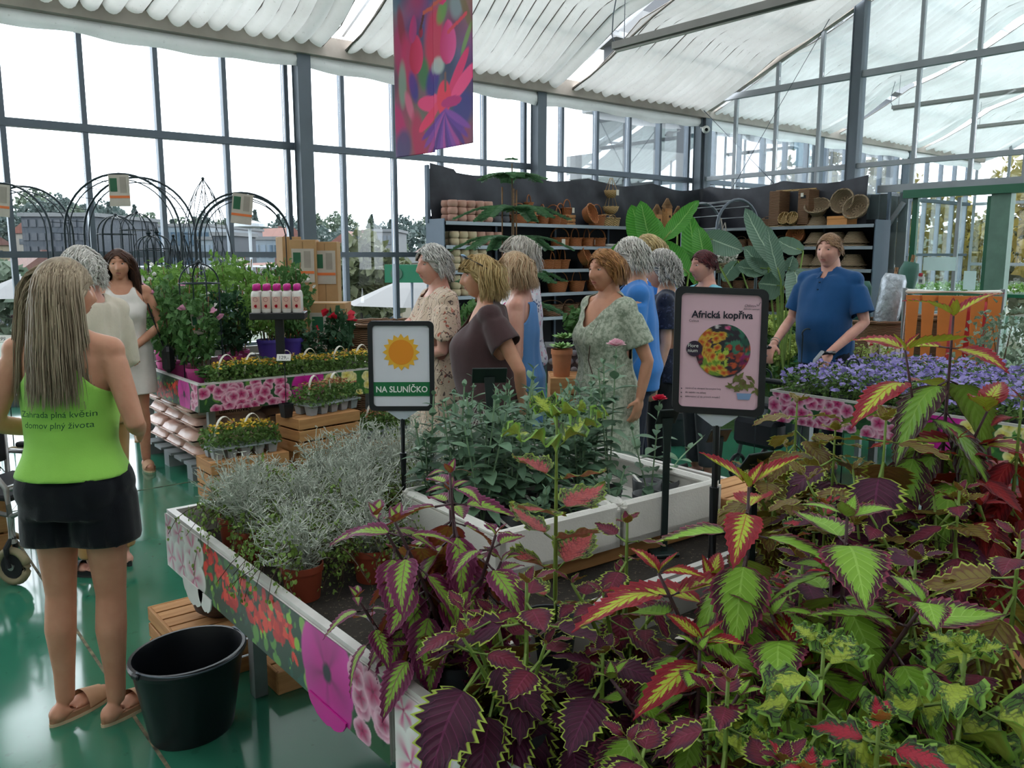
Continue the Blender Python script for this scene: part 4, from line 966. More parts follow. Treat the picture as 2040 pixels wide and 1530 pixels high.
for ix in range(6):
    for iy in range(4):
        x, y = 1.52 + ix * .15 + rl.uniform(-.015, .015), 2.33 - iy * .14 + rl.uniform(-.012, .012)
        if x > 2.22 and iy >= 1: continue
        if x > 2.05 and iy >= 2: continue
        if x < 1.6 and iy == 3: continue
        k += 1; hh = rl.uniform(.43, .56) if iy < 3 else rl.uniform(.15, .24)
        lisianthus(x, y, hh, 30 + k, 'grey-green flowerless lisianthus in the ' + ('full foam tray beside the silver bushes' if x < 1.93 else 'half-emptied foam tray'), stems=5 if iy < 3 else 3)
p = at(1218, 695, 2.95); lisianthus(p.x, p.y, p.z - .735, 90, 'lisianthus bearing one ruffled pink and white bloom', 'pink', stems=3)
p = at(1312, 800, 2.85); lisianthus(p.x - .03, p.y, p.z - .735, 91, 'lisianthus with a red bloom beside the pink nettle sign', 'red', stems=2)
p = at(1180, 770, 3.0); lisianthus(p.x, p.y, p.z - .735, 92, 'lisianthus with a small creamy white bloom', 'white', stems=2)
lisianthus(2.36, 2.0, .2, 93, 'lisianthus shoot leaning far out of the tray end', None, (.22, .03), stems=1)
for (x, y) in ((2.29, 2.03), (2.15, 1.9), (1.72, 1.88)):
    o = MB().lathe([(.05, 0), (.056, .09), (.052, .09), (.046, .01)], 14, close=True).build('pot_sleeve', slv, None, True, (x, y, .737)); tag(o, 'empty dark grey pot sleeve left in the foam tray', 'pot', 'empty sleeves in the foam trays')
# --- signs on poles -------------------------------------------------------
blk = pm('black_plastic', hexc('#14161c'), .4, 0, .05); clear = pm('clear_acrylic', hexc('#b9c2cc'), .1, 0, .03)
def rrect(w, h, r, n=5):
    pts = []
    for (cx, cy, a0) in ((w / 2 - r, h / 2 - r, 0), (-w / 2 + r, h / 2 - r, 90), (-w / 2 + r, -h / 2 + r, 180), (w / 2 - r, -h / 2 + r, 270)):
        for k in range(n + 1): a = radians(a0 + 90 * k / n); pts.append((cx + r * cos(a), cy + r * sin(a)))
    return pts
def sign_stand(label, c, w, h, ux, tilt, zbase, paper):
    """a framed poster card on a black telescopic pole; returns the thing and the matrix of the card face"""
    c = Vector(c); ux = Vector(ux).normalized(); uy = Vector((0, 0, 1)); n = ux.cross(uy).normalized()
    uy = (uy - n * sin(tilt) * 0 + n * tilt * -1).normalized(); n = ux.cross(uy)
    t = thing('sign_stand', label, 'sign', (c.x, c.y, zbase)); o = c - Vector((c.x, c.y, zbase))
    out = rrect(w, h, .018); inn = rrect(w - .032, h - .032, .012)
    m = MB(); L = len(out); vs_ = []
    for dz in (0, .012):
        for q in (out, inn): vs_ += [o + ux * a + uy * b_ + n * dz for a, b_ in q]
    fs = []
    for i in range(L):
        j = (i + 1) % L; fs += [(2 * L + i, 2 * L + j, 3 * L + j, 3 * L + i), (i, L + i, L + j, j), (i, j, 2 * L + j, 2 * L + i), (L + i, 3 * L + i, 3 * L + j, L + j)]
    m.add(vs_, fs).build('frame', blk, t)
    MB().prism([(a * 1.01, b_ * 1.01) for a, b_ in inn], o + n * .001, ux, uy, .005).build('card', paper, t)
    b0 = o - uy * (h / 2)
    MB().prism([(-.05, .004), (.05, .004), (.05, -.003), (.012, -.03), (-.012, -.03), (-.05, -.003)], b0 - n * .006, ux, uy, .014).build('clip', clear, t)
    e = b0 - uy * .028; MB().cyl((e.x, e.y, 0), e, .009, 10).cyl((e.x, e.y, 0), (e.x, e.y, (e.z) * .72), .012, 10).build('pole', blk, t)
    MB().lathe([(.07, 0), (.07, .008), (.02, .014)], 18, (e.x, e.y, 0)).build('foot', blk, t)
    M = plane_M(o + n * .0075, ux, uy)
    return t, M
paper1 = pm('card_white', hexc('#dfe0ea'), .5, 0, .02); sun_o = pm('sun_orange', hexc('#f0941c'), .6, 0, .03); sun_y = pm('sun_yellow', hexc('#f2b83a'), .6, 0, .03); sgreen = pm('sign_green', hexc('#0d6b3c'), .6, 0, .03); pwhite = pm('print_pure_white', hexc('#f2f3ee'), .6, 0, .02); pink_c = pm('card_pink', hexc('#e0b9c8'), .45, 0, .03); ink = pm('print_ink', hexc('#15152a'), .6, 0, .02)
# sun sign: faces the viewer's side of the table
c1 = at(800, 729, 2.88); t1, M1 = sign_stand('white sun sign in a black frame reading NA SLUNÍČKO on a black pole', c1, .225, .31, rt + fw * .03, .02, ZT, paper1)
def flat(poly, M, z, mat, parent, name):
    me = bpy.data.meshes.new(name); me.from_pydata([(a, b_, z) for a, b_ in poly], [], [tuple(range(len(poly)))]); me.materials.append(mat); return mk(name, me, parent, M=M)
star = []
for k in range(32):
    a = pi / 2 + 2 * pi * k / 32; r_ = .064 if k % 2 == 0 else .05; star.append((r_ * cos(a), .048 + r_ * sin(a)))
MB().add([(0, .048, 0)] + [(a, b_, 0) for a, b_ in star], [(0, i + 1, (i + 1) % 32 + 1) for i in range(32)]).build('sun_rays', sun_y, t1).matrix_local = M1
flat([(.043 * cos(2 * pi * k / 30), .048 + .043 * sin(2 * pi * k / 30)) for k in range(30)], M1, .0006, sun_o, t1, 'sun_disc')
flat([(-.0965, -.104), (.0965, -.104), (.0965, -.055), (-.0965, -.055)], M1, .0003, sgreen, t1, 'green_band')
text_mesh('NA SLUNÍČKO', .029, pwhite, 'lettering', t1, M1 @ Matrix.Translation((0, -.09, .0009)), align='CENTER', bold=.0006, sx=.93)
# nettle sign
c2 = at(1433, 700, 2.08); ux2 = (rt * .985 - upv * .06 + fw * -.12); ux2 = Vector((ux2.x, ux2.y, -.035))
t2, M2 = sign_stand('pink coleus sign headed Africká kopřiva in a black frame on a black pole', c2, .225, .315, ux2, .02, ZT, pink_c)
text_mesh('Africká kopřiva', .0245, ink, 'lettering', t2, M2 @ Matrix.Translation((.003, .083, .0008)), align='CENTER', bold=.0006, sx=.98)
text_mesh('Coleus', .0085, ink, 'lettering', t2, M2 @ Matrix.Translation((-.077, .071, .0008)))
text_mesh('Chlístov', .0085, ink, 'lettering', t2, M2 @ Matrix.Translation((.055, .113, .0008)), shear=.25)
text_mesh('Zahradní centrum', .0052, ink, 'lettering', t2, M2 @ Matrix.Translation((.053, .106, .0008)), shear=.25)
MB().tube([(.083 + .002 * k, .119 - .005 * sin(k * 1.1), .0008) for k in range(6)], .0006, 4).build('flourish', ink, t2).matrix_local = M2
for k, s in enumerate(('nenáročná okrasná barevnými listy', 'do nádob i na záhon', 'dekorativní až do prvních mrazíků')):
    text_mesh(s, .0062, ink, 'lettering', t2, M2 @ Matrix.Translation((-.081, -.097 - k * .0105, .0008)))
    flat([(-.09, -.0965 - k * .0105), (-.0865, -.0945 - k * .0105), (-.09, -.0925 - k * .0105)], M2, .0008, ink, t2, 'bullet')
# round photograph print
C = Canvas(.15, .15, .0012); C.rect(0, 1, H_('#2a2430')); C.r = np.random.default_rng(4)
C.blobs(.08, .15, 40, .004, .011, [H_('#2f6a58'), H_('#1f5244'), H_('#3a7d62')], .06, .14); C.blobs(.08, .15, 50, .004, .01, [H_('#a8402c'), H_('#8a2f2a'), H_('#b8502c')], .02, .085)
C.blobs(.12, .15, 18, .004, .008, [H_('#8a1f63'), H_('#6d1550')], .03, .07); C.blobs(0, .04, 40, .004, .01, [H_('#a8324a'), H_('#7d2438')], .03, .11)
C.blobs(.025, .085, 70, .004, .009, [H_('#8fae3a'), H_('#6d8f2f'), H_('#a9c24a')], .01, .08)
for _ in range(26):
    x_, y_ = C.r.uniform(.02, .08), C.r.uniform(.02, .125); C.flower(x_, y_, .011, H_('#c22a1a'), H_('#d9c84a'), H_('#a8321a'), 2, C.r.uniform(0, 3), 1, .5, .2, .1)
C.flower(.056, .135, .006, H_('#f0ecea'), H_('#f6f4f2'), H_('#d9b8c8')); C.flower(.085, .132, .006, H_('#e0408a'), H_('#e86aa5'), H_('#a82060'))
def disc_print(C, r, M, z, parent, name):
    cx, cy = C.W / 2, C.H / 2; n, mr = 64, 34; vs_, cs, fs = [], [], []
    for j in range(mr + 1):
        for k in range(n):
            a = 2 * pi * k / n; x, y = r * j / mr * cos(a), r * j / mr * sin(a); vs_.append((x, y, z)); ix = int(min(C.w - 1, max(0, (cx + x) / C.W * (C.w - 1)))); iy = int(min(C.h - 1, max(0, (cy + y) / C.H * (C.h - 1)))); cs.append(C.img[iy, ix])
    for j in range(mr):
        for k in range(n): fs.append((j * n + k, (j + 1) * n + k, (j + 1) * n + (k + 1) % n, j * n + (k + 1) % n))
    return mk(name, np_mesh(name, vs_, fs, print_m, False, np.array(cs)), parent, M=M)
disc_print(C, .0665, M2 @ Matrix.Translation((.008, .002, 0)), .0008, t2, 'round_picture')
flat([(-.062 + .0195 * cos(2 * pi * k / 24), .006 + .0195 * sin(2 * pi * k / 24)) for k in range(24)], M2, .0014, pm('badge_aubergine', hexc('#2b1a33'), .6), t2, 'round_badge')
text_mesh('Flore', .0125, pwhite, 'lettering', t2, M2 @ Matrix.Translation((-.0785, .008, .004))); text_mesh('nium', .0125, pwhite, 'lettering', t2, M2 @ Matrix.Translation((-.0785, -.004, .004)))
# small potted plant picture at the lower corner
flat([(.05, -.118), (.078, -.118), (.083, -.102), (.046, -.102)], M2, .0012, pm('print_blue_pot', hexc('#7d9ac4'), .6), t2, 'picture_pot')
rp_ = random.Random(3); pl = MB()
for k in range(34):
    a = rp_.uniform(-.4, 3.5); d = rp_.uniform(.004, .036); cx, cy = .064 + d * cos(a), -.09 + d * sin(a); b_ = rp_.uniform(0, 6); s = rp_.uniform(.008, .013); z = .0014 + k * 3e-5
    pl.add([(cx - s * cos(b_), cy - s * sin(b_), z), (cx + .4 * s * sin(b_), cy - .4 * s * cos(b_), z), (cx + s * cos(b_), cy + s * sin(b_), z), (cx - .4 * s * sin(b_), cy + .4 * s * cos(b_), z)], [(0, 1, 2, 3)])
pl.build('picture_leaves', pm('print_leaf_olive', hexc('#5d4a2c'), .6, 0, .5, 60, color2=hexc('#6d7a35')), t2).matrix_local = M2
# black price-card holders (seen from behind)
def holder(label, p, h, w, rz, zbase, th=.018):
    t = thing('card_holder', label, 'card holder', (p.x, p.y, zbase), rz); z = p.z - zbase
    M = Matrix.Rotation(-.9, 3, 'X'); MB().box((0, 0, z), (w, .07, .006), M=M, bev=.002).build('plate', blkg, t)
    MB().add([(-th, .004, z - .005), (th, .004, z - .005), (th * .6, .004, z - .1), (-th * .6, .004, z - .1), (-th, -.004, z - .005), (th, -.004, z - .005), (th * .6, -.004, z - .1), (-th * .6, -.004, z - .1)], [(0, 1, 2, 3), (7, 6, 5, 4), (0, 4, 5, 1), (1, 5, 6, 2), (2, 6, 7, 3), (3, 7, 4, 0)]).span((-th * .6, -.004, .01), (th * .6, .004, z - .1)).build('post', blkg, t)
    MB().box((0, 0, .006), (.09, .07, .012), bev=.003).build('base', blkg, t); return t
blkg = pm('black_green_plastic', hexc('#1c2a2a'), .45, 0, .06)
holder('tall black price holder with a tilted plate among the lisianthus', at(975, 748, 2.75), 0, .115, YAW - pi / 2 + .1, .735)
holder('black price holder with a tilted plate at the end of the foam tray', at(1330, 830, 2.75), 0, .07, YAW - pi / 2 + .2, ZT)
holder('black price holder behind the pole of the pink sign', at(1432, 868, 3.0), 0, .08, YAW - pi / 2 + .2, ZT)
holder('short black price holder before the far crate', at(1505, 918, 2.3), 0, .09, YAW - pi / 2 + .5, ZT)
# ================================================================== SHELVES, BASKETS, POTS
shelf_m = pm('shelf_slate', hexc('#2c3640'), .5, .2, .08, 3); shelf_e = pm('shelf_edge', hexc('#8a939a'), .45, .4, .06, 3); up_m = pm('shelf_upright', hexc('#4c5b6a'), .5, .2, .06, 2)
LV = [2.11, 1.78, 1.43, 1.07, .70, .25]
SY, SX = 9.7, 12.28
sh = thing('shelf_unit', 'long dark metal shelf unit under the windows holding terracotta pots and willow baskets', 'shelf', (6.68, SY, 0))
L = 12.7 - 6.68
for z in LV:
    MB().span((0, 0.0, z - .03), (L, .46, z)).build('shelf_board', shelf_m, sh); MB().span((0, -.012, z - .045), (L, 0.0, z + .005)).build('shelf_edge', shelf_e, sh)
for x in (0, 1.2, 2.4, 3.6, 4.8, L - .03): MB().span((x, .43, 0), (x + .04, .47, 2.85 if x == 0 else 2.6)).build('upright', up_m, sh)
MB().span((-.02, 0.02, 0), (-.002, .47, 2.15)).build('end_panel', up_m, sh); MB().span((-.03, .40, 2.1), (.01, .47, 2.9)).build('end_panel', up_m, sh)
sh2 = thing('shelf_unit', 'dark metal shelf unit along the gable holding grey wicker domes and rush baskets', 'shelf', (SX, 6.52, 0))
L2 = 9.66 - 6.52
for z in LV:
    MB().span((0, 0, z - .03), (.46, L2, z)).build('shelf_board', shelf_m, sh2); MB().span((-.012, 0, z - .045), (0, L2, z + .005)).build('shelf_edge', shelf_e, sh2)
for y in (0, 1.05, 2.1, L2 - .04): MB().span((.43, y, 0), (.47, y + .04, 2.6)).build('upright', up_m, sh2)
MB().span((0.02, -.02, 0), (.47, -.002, 2.18)).build('end_panel', up_m, sh2)
bk = pm('shelf_back_dark', hexc('#10151c'), .8, 0, .05, 2)
MB().span((0, .475, 0), (L, .49, 2.2)).build('back_panel', bk, sh); MB().span((.475, 0, 0), (.49, L2 + .45, 2.2)).build('back_panel', bk, sh2)
# the dark tarpaulin behind the top shelf, hung in swags
N = NT('black_tarpaulin'); c = N.n('TexCoord'); nz = N.noise(3, 4, c.outputs['Object']); tarp = N.bsdf(N.ramp(nz.outputs[0], [(.3, hexc('#23252c')), (.7, hexc('#3a3c44'))]), .55, 0, .4, bump=N.noise(1.5, 3, c.outputs['Object']).outputs[0], bstr=.3, bdist=.05)
def tarp_fn(u, v):
    s = u * 9.25; sw = abs((s / 1.55) % 1.0 - .5) * 2; zt = 2.80 + .09 * sw ** 1.5 + (.04 if u < .05 else 0); z = zt - v * (zt - 2.08); w_ = (.035 * sin(s * 4.1 + 2 * v) + .03 * sin(s * 9 - 5 * v + 1)) * (.4 + .6 * v) + .05 * (1 - sw) * sin(v * pi)
    if s < 6.0: return (6.7 + s, SY + .42 - w_, z)
    return (12.7 - w_, SY + .42 - (s - 6.0), z)
tp_ = MB().grid(tarp_fn, 220, 12).build('tarpaulin', tarp, None, True); tag(tp_, 'black tarpaulin hung in swags behind the top shelves', 'tarpaulin')
def wicker(name, c1, c2, ring=95):
    N = NT(name); c = N.n('TexCoord'); sp = N.n('SeparateXYZ'); N.l(c.outputs['Object'], sp.inputs[0]); at_ = N.math('ARCTAN2', sp.outputs[1], sp.outputs[0])
    st = N.math('SIGN', N.math('SINE', N.math('MULTIPLY', at_, 11.0))); rw = N.math('SINE', N.math('ADD', N.math('MULTIPLY', sp.outputs[2], float(ring * 4)), N.math('MULTIPLY', st, 1.57)))
    nz = N.noise(25, 3, c.outputs['Object']); col = N.mix(N.math('MULTIPLY_ADD', rw, .5, .5), tuple(v * .45 for v in hexc(c1)), hexc(c2)); col = N.mix(N.math('MULTIPLY', nz.outputs[0], .5), col, hexc(c1))
    MATS[name] = N.bsdf(col, .6, 0, .3, bump=rw, bstr=.6, bdist=.006); return MATS[name]
wil = wicker('willow_orange', '#9a5a34', '#c07a48'); wig = wicker('wicker_grey', '#7d6a54', '#a08c70', 70); wir = wicker('rush_straw', '#a88858', '#c9aa78', 60); wid = wicker('wicker_brown', '#6d4f3a', '#8f6c50', 75)
def basket_me(rx, ry, h, taper, mat, handle=None, rim=.008):
    """woven body with braided rim; returns list of (name, mesh)"""
    prof = [(taper * .97, 0), (taper, .006)] + [(taper + (1 - taper) * k / 6, h * k / 6) for k in range(1, 7)] + [(.95, h)] + [(taper * .93 + (1 - taper) * k / 4, h * k / 4) for k in (3, 2, 1)] + [(.01, .012)]
    m = MB(); m.lathe(prof, 22, sx=rx, sy=ry); body = autos(m.mesh('body', mat), 50)
    r = MB().tube([(rx * 1.0 * cos(a), ry * 1.0 * sin(a), h + .004 * sin(a * 14)) for a in [2 * pi * k / 36 for k in range(36)]], rim, 6, closed=True).mesh('rim', mat, True)
    out = [('body', body), ('rim', r)]
    if handle: out.append(('handle', MB().tube([(rx * .98 * cos(a), 0, h + handle * sin(a)) for a in [pi * k / 14 for k in range(15)]], rim * .95, 6).mesh('handle', mat, True)))
    return out
BK = dict(small=basket_me(.085, .07, .09, .8, wil, .12), mid=basket_me(.14, .1, .12, .78, wil, .16), long=basket_me(.13, .09, .11, .9, wil, .13), big=basket_me(.19, .14, .17, .78, wil, .18), tub=basket_me(.16, .16, .13, .75, wil, None, .012), dome=basket_me(.2, .2, .17, .55, wig, None, .016), bowl=basket_me(.17, .17, .09, .6, wig, None, .016), rush=basket_me(.12, .1, .11, .85, wir, .05), brown=basket_me(.16, .12, .14, .85, wid, .06), hug=basket_me(.42, .42, .5, .88, wid, None, .025))
def basket(kind, label, loc, rz=0, group=None, tilt=None, flip=False, tagcard=False, s=1.0):
    t = thing('basket', label, 'basket', loc, rz, group)
    for n_, me in BK[kind]: mk(n_, me, t)
    t.scale = (s,) * 3
    if flip:
        h = max(v.co.z for v in BK[kind][0][1].vertices); t.rotation_euler = (pi, 0, rz); t.location = Vector(loc) + Vector((0, 0, h * s + .006))
    if tilt: t.rotation_euler = (tilt[0], tilt[1], rz)
    if tagcard: MB().box((.0, -.11, .06), (.05, .004, .07)).build('price_tag', pm('paper_white', hexc('#d8d2c6')), t)
    return t
def lx(x, y, z): p = on_y(x, y, SY + .18); return (p.x, SY + .2, z)
# terracotta / cream pot stacks
terr = [pm('clay_rose', hexc('#b58c7d'), .9, 0, .1, 12), pm('clay_cream', hexc('#c4b294'), .9, 0, .08, 12), pm('clay_slate', hexc('#4a4a50'), .8, 0, .1, 12)]
ball = MB().lathe([(.05, 0), (.068, .02), (.074, .05), (.07, .085), (.064, .1), (.056, .1), (.05, .09)], 18)
PM_ = [ball.mesh('ball_pot', m, True) for m in terr]
for lv, cx, cols, rows in ((0, 6.86, (0, 0, 0, 0, 0, 2, 2), 3), (1, 6.88, (1, 1, 1, 0, 0, 0), 2), (2, 6.9, (1, 1, 1, 1), 3), (3, 6.9, (1, 1, 1), 3)):
    for i, c_ in enumerate(cols):
        for d in range(2):
            for k in range(rows if c_ != 2 else 2):
                o = mk('ball_pot', PM_[c_], None, (cx + i * .155, SY + .09 + d * .16, LV[lv] + k * .1)); nm = ('rose clay', 'cream clay', 'slate grey')[c_]; sh_ = ('top', 'second', 'third', 'fourth')[lv]
                tag(o, '%s rounded flower pot stacked on the %s shelf' % (nm, sh_), 'pot', '%s pots on the %s shelf' % (nm, sh_))
def row(kind, lv, xs, lab, grp, y=440, s=1.0, rz=None, tags=False):
    for i, x in enumerate(xs): p = lx(x, y, LV[lv]); basket(kind, lab, p, (i * .7 - .3) if rz is None else rz, grp, s=s * 1.22, tagcard=tags and i % 2 == 0)
row('mid', 0, (1035, 1058, 1082, 1103), 'small willow basket in the row behind the fir tree on the top shelf', 'willow baskets behind the fir', 440, .9)
basket('big', 'large willow basket with a tall handle on the top shelf', lx(1190, 445, LV[0]), .3); basket('mid', 'oval willow basket with an arched handle on the top shelf, its neighbour tipped', lx(1118, 445, LV[0]), .4, s=1.2)
p = lx(1160, 445, LV[0]); t = basket('tub', 'round willow basket tipped on its side with a white tag', (p[0], p[1] - .1, LV[0] + .15), .3, tilt=(1.25, 0), tagcard=True)
o = crate('small slatted box raising a willow basket on the top shelf', lx(1141, 445, LV[0]), (.22, .18, .17), 0, 3, True); o.location.y += .12
p = lx(1141, 445, LV[0] + .17); basket('small', 'little willow basket with a high handle standing on the slatted box', (p[0], p[1] + .12, p[2]), .2, tagcard=True, s=1.15)
o = crate('small dark box raising a willow basket behind the fir tree', lx(1066, 445, LV[0]), (.2, .16, .24), 0, 3, True); o.location.y += .13
p = lx(1066, 445, LV[0] + .24); basket('small', 'little open-work willow basket standing on the box behind the fir', (p[0], p[1] + .13, p[2]), .5)
row('rush', 0, (1208, 1222), 'round rush basket on the top shelf under the hanging rush baskets', 'rush baskets', 445, 1.0)
# hanging rush baskets
p = lx(1221, 370, 2.5); t = thing('hanging_basket', 'pair of rush baskets hanging on cords before the tarpaulin', 'basket', (p[0], p[1] + .02, 2.3))
for z, s in ((.28, 1.0), (.02, 1.15)):
    MB().lathe([(.06 * s, 0), (.1 * s, .05), (.12 * s, .12), (.11 * s, .12), (.05 * s, .01)], 18, (0, 0, z)).build('bowl', wir, t, True)
for k in range(4): a = k * pi / 2 + .4; MB().tube([(.11 * cos(a), .11 * sin(a), .38), (0.02 * cos(a), .02 * sin(a), .6)], .006, 5).tube([(.11 * cos(a), .11 * sin(a), .13), (.06 * cos(a), .06 * sin(a), .3)], .006, 5).build('cord', wir, t)
MB().box((.03, -.12, .36), (.06, .004, .09)).build('price_tag', pm('paper_white', hexc('#d8d2c6')), t)
row('long', 1, (1117, 1147, 1170, 1191), 'oblong willow basket with a hoop handle on the second shelf', 'willow baskets on the second shelf', 480, 1.0, tags=True)
for i, x in enumerate((1212, 1228)): p = lx(x, 480, LV[1]); o = MB().lathe([(.09, 0), (.11, .05), (.1, .05), (.09, .01)], 18).build('white_bowl', pm('bowl_white', hexc('#c9c6bf'), .5), None, True, p); tag(o, 'shallow white bowl beside the willow baskets on the second shelf', 'bowl', 'white bowls on the second shelf')
row('mid', 2, (1088, 1107, 1122, 1178), 'willow basket with a thin hoop handle on the third shelf', 'willow baskets on the third shelf', 530, .96)
p = lx(1150, 530, LV[2] + .16); basket('tub', 'willow basket tipped open on the third shelf', (p[0], p[1] - .1, p[2]), .5, tilt=(1.15, 0), s=1.0)
row('big', 3, (1112, 1150, 1185), 'deep willow shopping basket with a side handle on the fourth shelf', 'deep willow baskets on the fourth shelf', 580, .78)
row('brown', 4, (1100, 1135, 1165, 1195), 'brown wicker basket on the lowest visible shelf', 'brown baskets on the low shelf', 620, 1.0)
# nesting boxes
def birdhouse(x, hh, lab):
    p = lx(x, 445, LV[0]); t = thing('birdhouse', lab, 'birdhouse', p, .1); wd = pine
    MB().span((-.07, -.06, 0), (.07, .06, hh)).build('box', wd, t)
    for s in (-1, 1): MB().bar((s * -.035, 0, hh + .13), (s * .105, 0, hh - .02), .15, .014, (0, 1, 0)).build('roof_board', pine_d, t)
    MB().cyl((0, -.061, hh * .6), (0, -.067, hh * .6), .022, 12).build('entrance_hole', bk, t); MB().cyl((0, -.06, hh * .3), (0, -.11, hh * .3), .006, 6).build('perch', wd, t)
birdhouse(1283, .17, 'small wooden birdhouse half hidden by the palm leaf'); birdhouse(1310, .23, 'wooden birdhouse with a crossed roof gable'); birdhouse(1330, .34, 'tallest wooden birdhouse with a steep roof'); birdhouse(1352, .22, 'wooden insect hotel with crossed roof boards beside the palm')
# gable shelf: positions along X plane
def rx_(x, y, z): p = on_x(x, y, SX + .2); return (SX + .22, p.y, z)
dome = 'upturned grey wicker dome on the %s gable shelf'
for lv, xs, w_ in ((1, (1627, 1664, 1702), 'second'), (2, (1605, 1640, 1700), 'third'), (3, (1600, 1640, 1690), 'fourth')):
    for i, x in enumerate(xs):
        basket('dome', dome % w_, rx_(x, 480, LV[lv]), i, 'wicker domes on the %s gable shelf' % w_, flip=True); 
        if lv < 3: basket('dome', 'upper of two nested grey wicker domes on the %s gable shelf' % w_, Vector(rx_(x, 480, LV[lv])) + Vector((0, 0, .055)), i + .4, 'upper domes on the %s gable shelf' % w_, flip=True, s=1.0)
basket('dome', 'round grey wicker basket lying open on an upturned one', Vector(rx_(1628, 440, LV[0] + .2)), .3, tilt=(0, -.7), s=.95); basket('dome', 'upturned wicker bowl carrying another basket on the top gable shelf', rx_(1628, 440, LV[0]), 0, flip=True, s=.9)
bxm = pm('orange_box', hexc('#c98a4e'), .7, 0, .06, 5)
p = rx_(1676, 440, LV[0]); t = thing('gift_box', 'orange-brown lidded box under a round basket', 'box', p); MB().box((0, 0, .05), (.3, .34, .1), bev=.004).build('box', bxm, t); MB().box((0, 0, .12), (.31, .35, .045), bev=.004).build('lid', bxm, t)
basket('dome', 'round wicker basket lined with film, set upright on the orange box', Vector(p) + Vector((.12, 0, .345)), 0, tilt=(0, -1.35), s=.95); basket('dome', 'round film-lined wicker basket leaning at the shelf end', Vector(rx_(1708, 440, LV[0] + .2)) + Vector((.05, 0, 0)), 0, tilt=(0, -1.1), s=1.0)
# tall wicker frame with little baskets inside
p = rx_(1578, 440, LV[0]); t = thing('wicker_cabinet', 'tall open wicker cabinet with little baskets inside on the top shelf', 'cabinet', p)
for y in (-.27, .27): MB().box((0, y, .3), (.3, .2, .58), bev=.008).build('side', wid, t)
MB().box((0, 0, .015), (.3, .74, .03)).build('base', wir, t); MB().box((.05, 0, .6), (.03, .74, .03)).build('top_rod', wir, t)
for i, dy in enumerate((-.08, .07)): basket('rush', 'tiny rush basket leaning inside the wicker cabinet', (p[0] - .12, p[1] + dy, LV[0] + .1), 0, 'tiny baskets in the wicker cabinet', tilt=(.3, -1.1), s=.9)
MB().box((-.155, -.27, .47), (.004, .09, .05)).build('sign_plate', bk, t); MB().box((-.16, -.25, .5), (.004, .05, .06)).build('price_tag', pm('paper_white', hexc('#d8d2c6')), t)
for i, x in enumerate((1500, 1518, 1536, 1550)): basket('rush' if i % 2 else 'brown', ('rush basket' if i % 2 else 'brown wicker basket') + ' heaped beside the wicker cabinet', Vector(rx_(x, 445, LV[0])), i, 'baskets heaped beside the cabinet %d' % (i % 2), s=.95)
for lv, w_ in ((1, 'second'), (2, 'third'), (3, 'fourth'), (4, 'lowest')):
    for i, x in enumerate((1425, 1450, 1475, 1505, 1530, 1558)): basket('brown', 'brown wicker basket behind the palm leaves on the %s shelf' % w_, rx_(x, 480, LV[lv]), i * .6, 'brown baskets on the %s gable shelf' % w_, s=.95)
basket('tub', 'round pale basket tipped open on the second gable shelf', Vector(rx_(1590, 480, LV[1] + .16)), 0, tilt=(0, -1.2), s=1.0)
# big baskets with rolled parasols on a turf platform
hb = at(1742, 712, 9.1); hz = hb.z; hb2 = at(1856, 712, 9.5)
basket('hug', 'huge brown wicker basket holding rolled garden parasols', (hb.x, hb.y, hz), .2, s=.8); basket('hug', 'second huge brown wicker basket behind the orange scoops', (hb2.x, hb2.y, hz), .9, s=.8)
roll_g = pm('roll_green', hexc('#2c5a4e'), .6, 0, .1, 6); roll_s = pm('roll_silver', hexc('#a3abb3'), .35, .4, .25, 20, bump=.6, bscale=30)
for (dx, dy, h, tl_, m, lab, r) in ((-.16, .1, .8, .0, roll_g, 'dark green rolled parasol cover in the huge basket', .12), (.0, -.08, .88, .1, roll_s, 'silvery crinkled film roll sticking out of the huge basket', .13), (.16, .08, 1.0, .16, roll_g, 'tall dark green rolled parasol leaning beside the silver roll', .1)):
    t = thing('parasol_roll', lab, 'roll', tuple(hb + rt * dx + Vector((fw.x, fw.y, 0)) * dy + Vector((0, 0, .02)))); e = rt * (tl_ * 1.3) + Vector((0, 0, h)); 
    MB().tube([Vector((0, 0, 0)).lerp(e, q) for q in (0, .5, .92, 1)], [r, r, r * .98, r * .75], 14).build('cover', m, t, True); MB().tube([e * .98, e * 1.08], .02, 8).build('handle', pine_d, t)
o = MB().box((0, 0, hz / 2), (1.7, 1.1, hz), bev=.01).build('turf_step', pm('green_turf', hexc('#3f5f2c'), .95, 0, .25, 60, bump=.8, bscale=200), None, False, tuple(at(1790, 508, 9.35) * 1.0 - Vector((0, 0, CAMH)))); o.rotation_euler = (0, 0, YAW - pi / 2); tag(o, 'green turf covered platform beneath the huge baskets', 'platform')
# ================================================================== PEOPLE
def skin_mat(name, c1, c2):
    N = NT(name); c = N.n('TexCoord'); nz = N.noise(9, 4, c.outputs['Object']); n2 = N.noise(70, 2, c.outputs['Object'])
    col = N.ramp(nz.outputs[0], [(.3, hexc(c1)), (.7, hexc(c2))])
    return N.bsdf(col, .5, 0, .35, bump=n2.outputs[0], bstr=.08, bdist=.003, sss=.12)
SK = dict(tan=skin_mat('skin_tan', '#ba8268', '#cc977c'), fair=skin_mat('skin_fair', '#cc9a84', '#dcae98'), rosy=skin_mat('skin_rosy', '#cc9282', '#dcaa98'))
lip_m = pm('lips', hexc('#a0544e'), .45, 0, .05, 30); eye_w = pm('eye_white', hexc('#cfc8c2'), .25, 0, .03); iris_m = pm('iris', hexc('#3a3330'), .2, 0, .05)
hair_attr = attr_mat('hair_strands', .5, .12, .4)
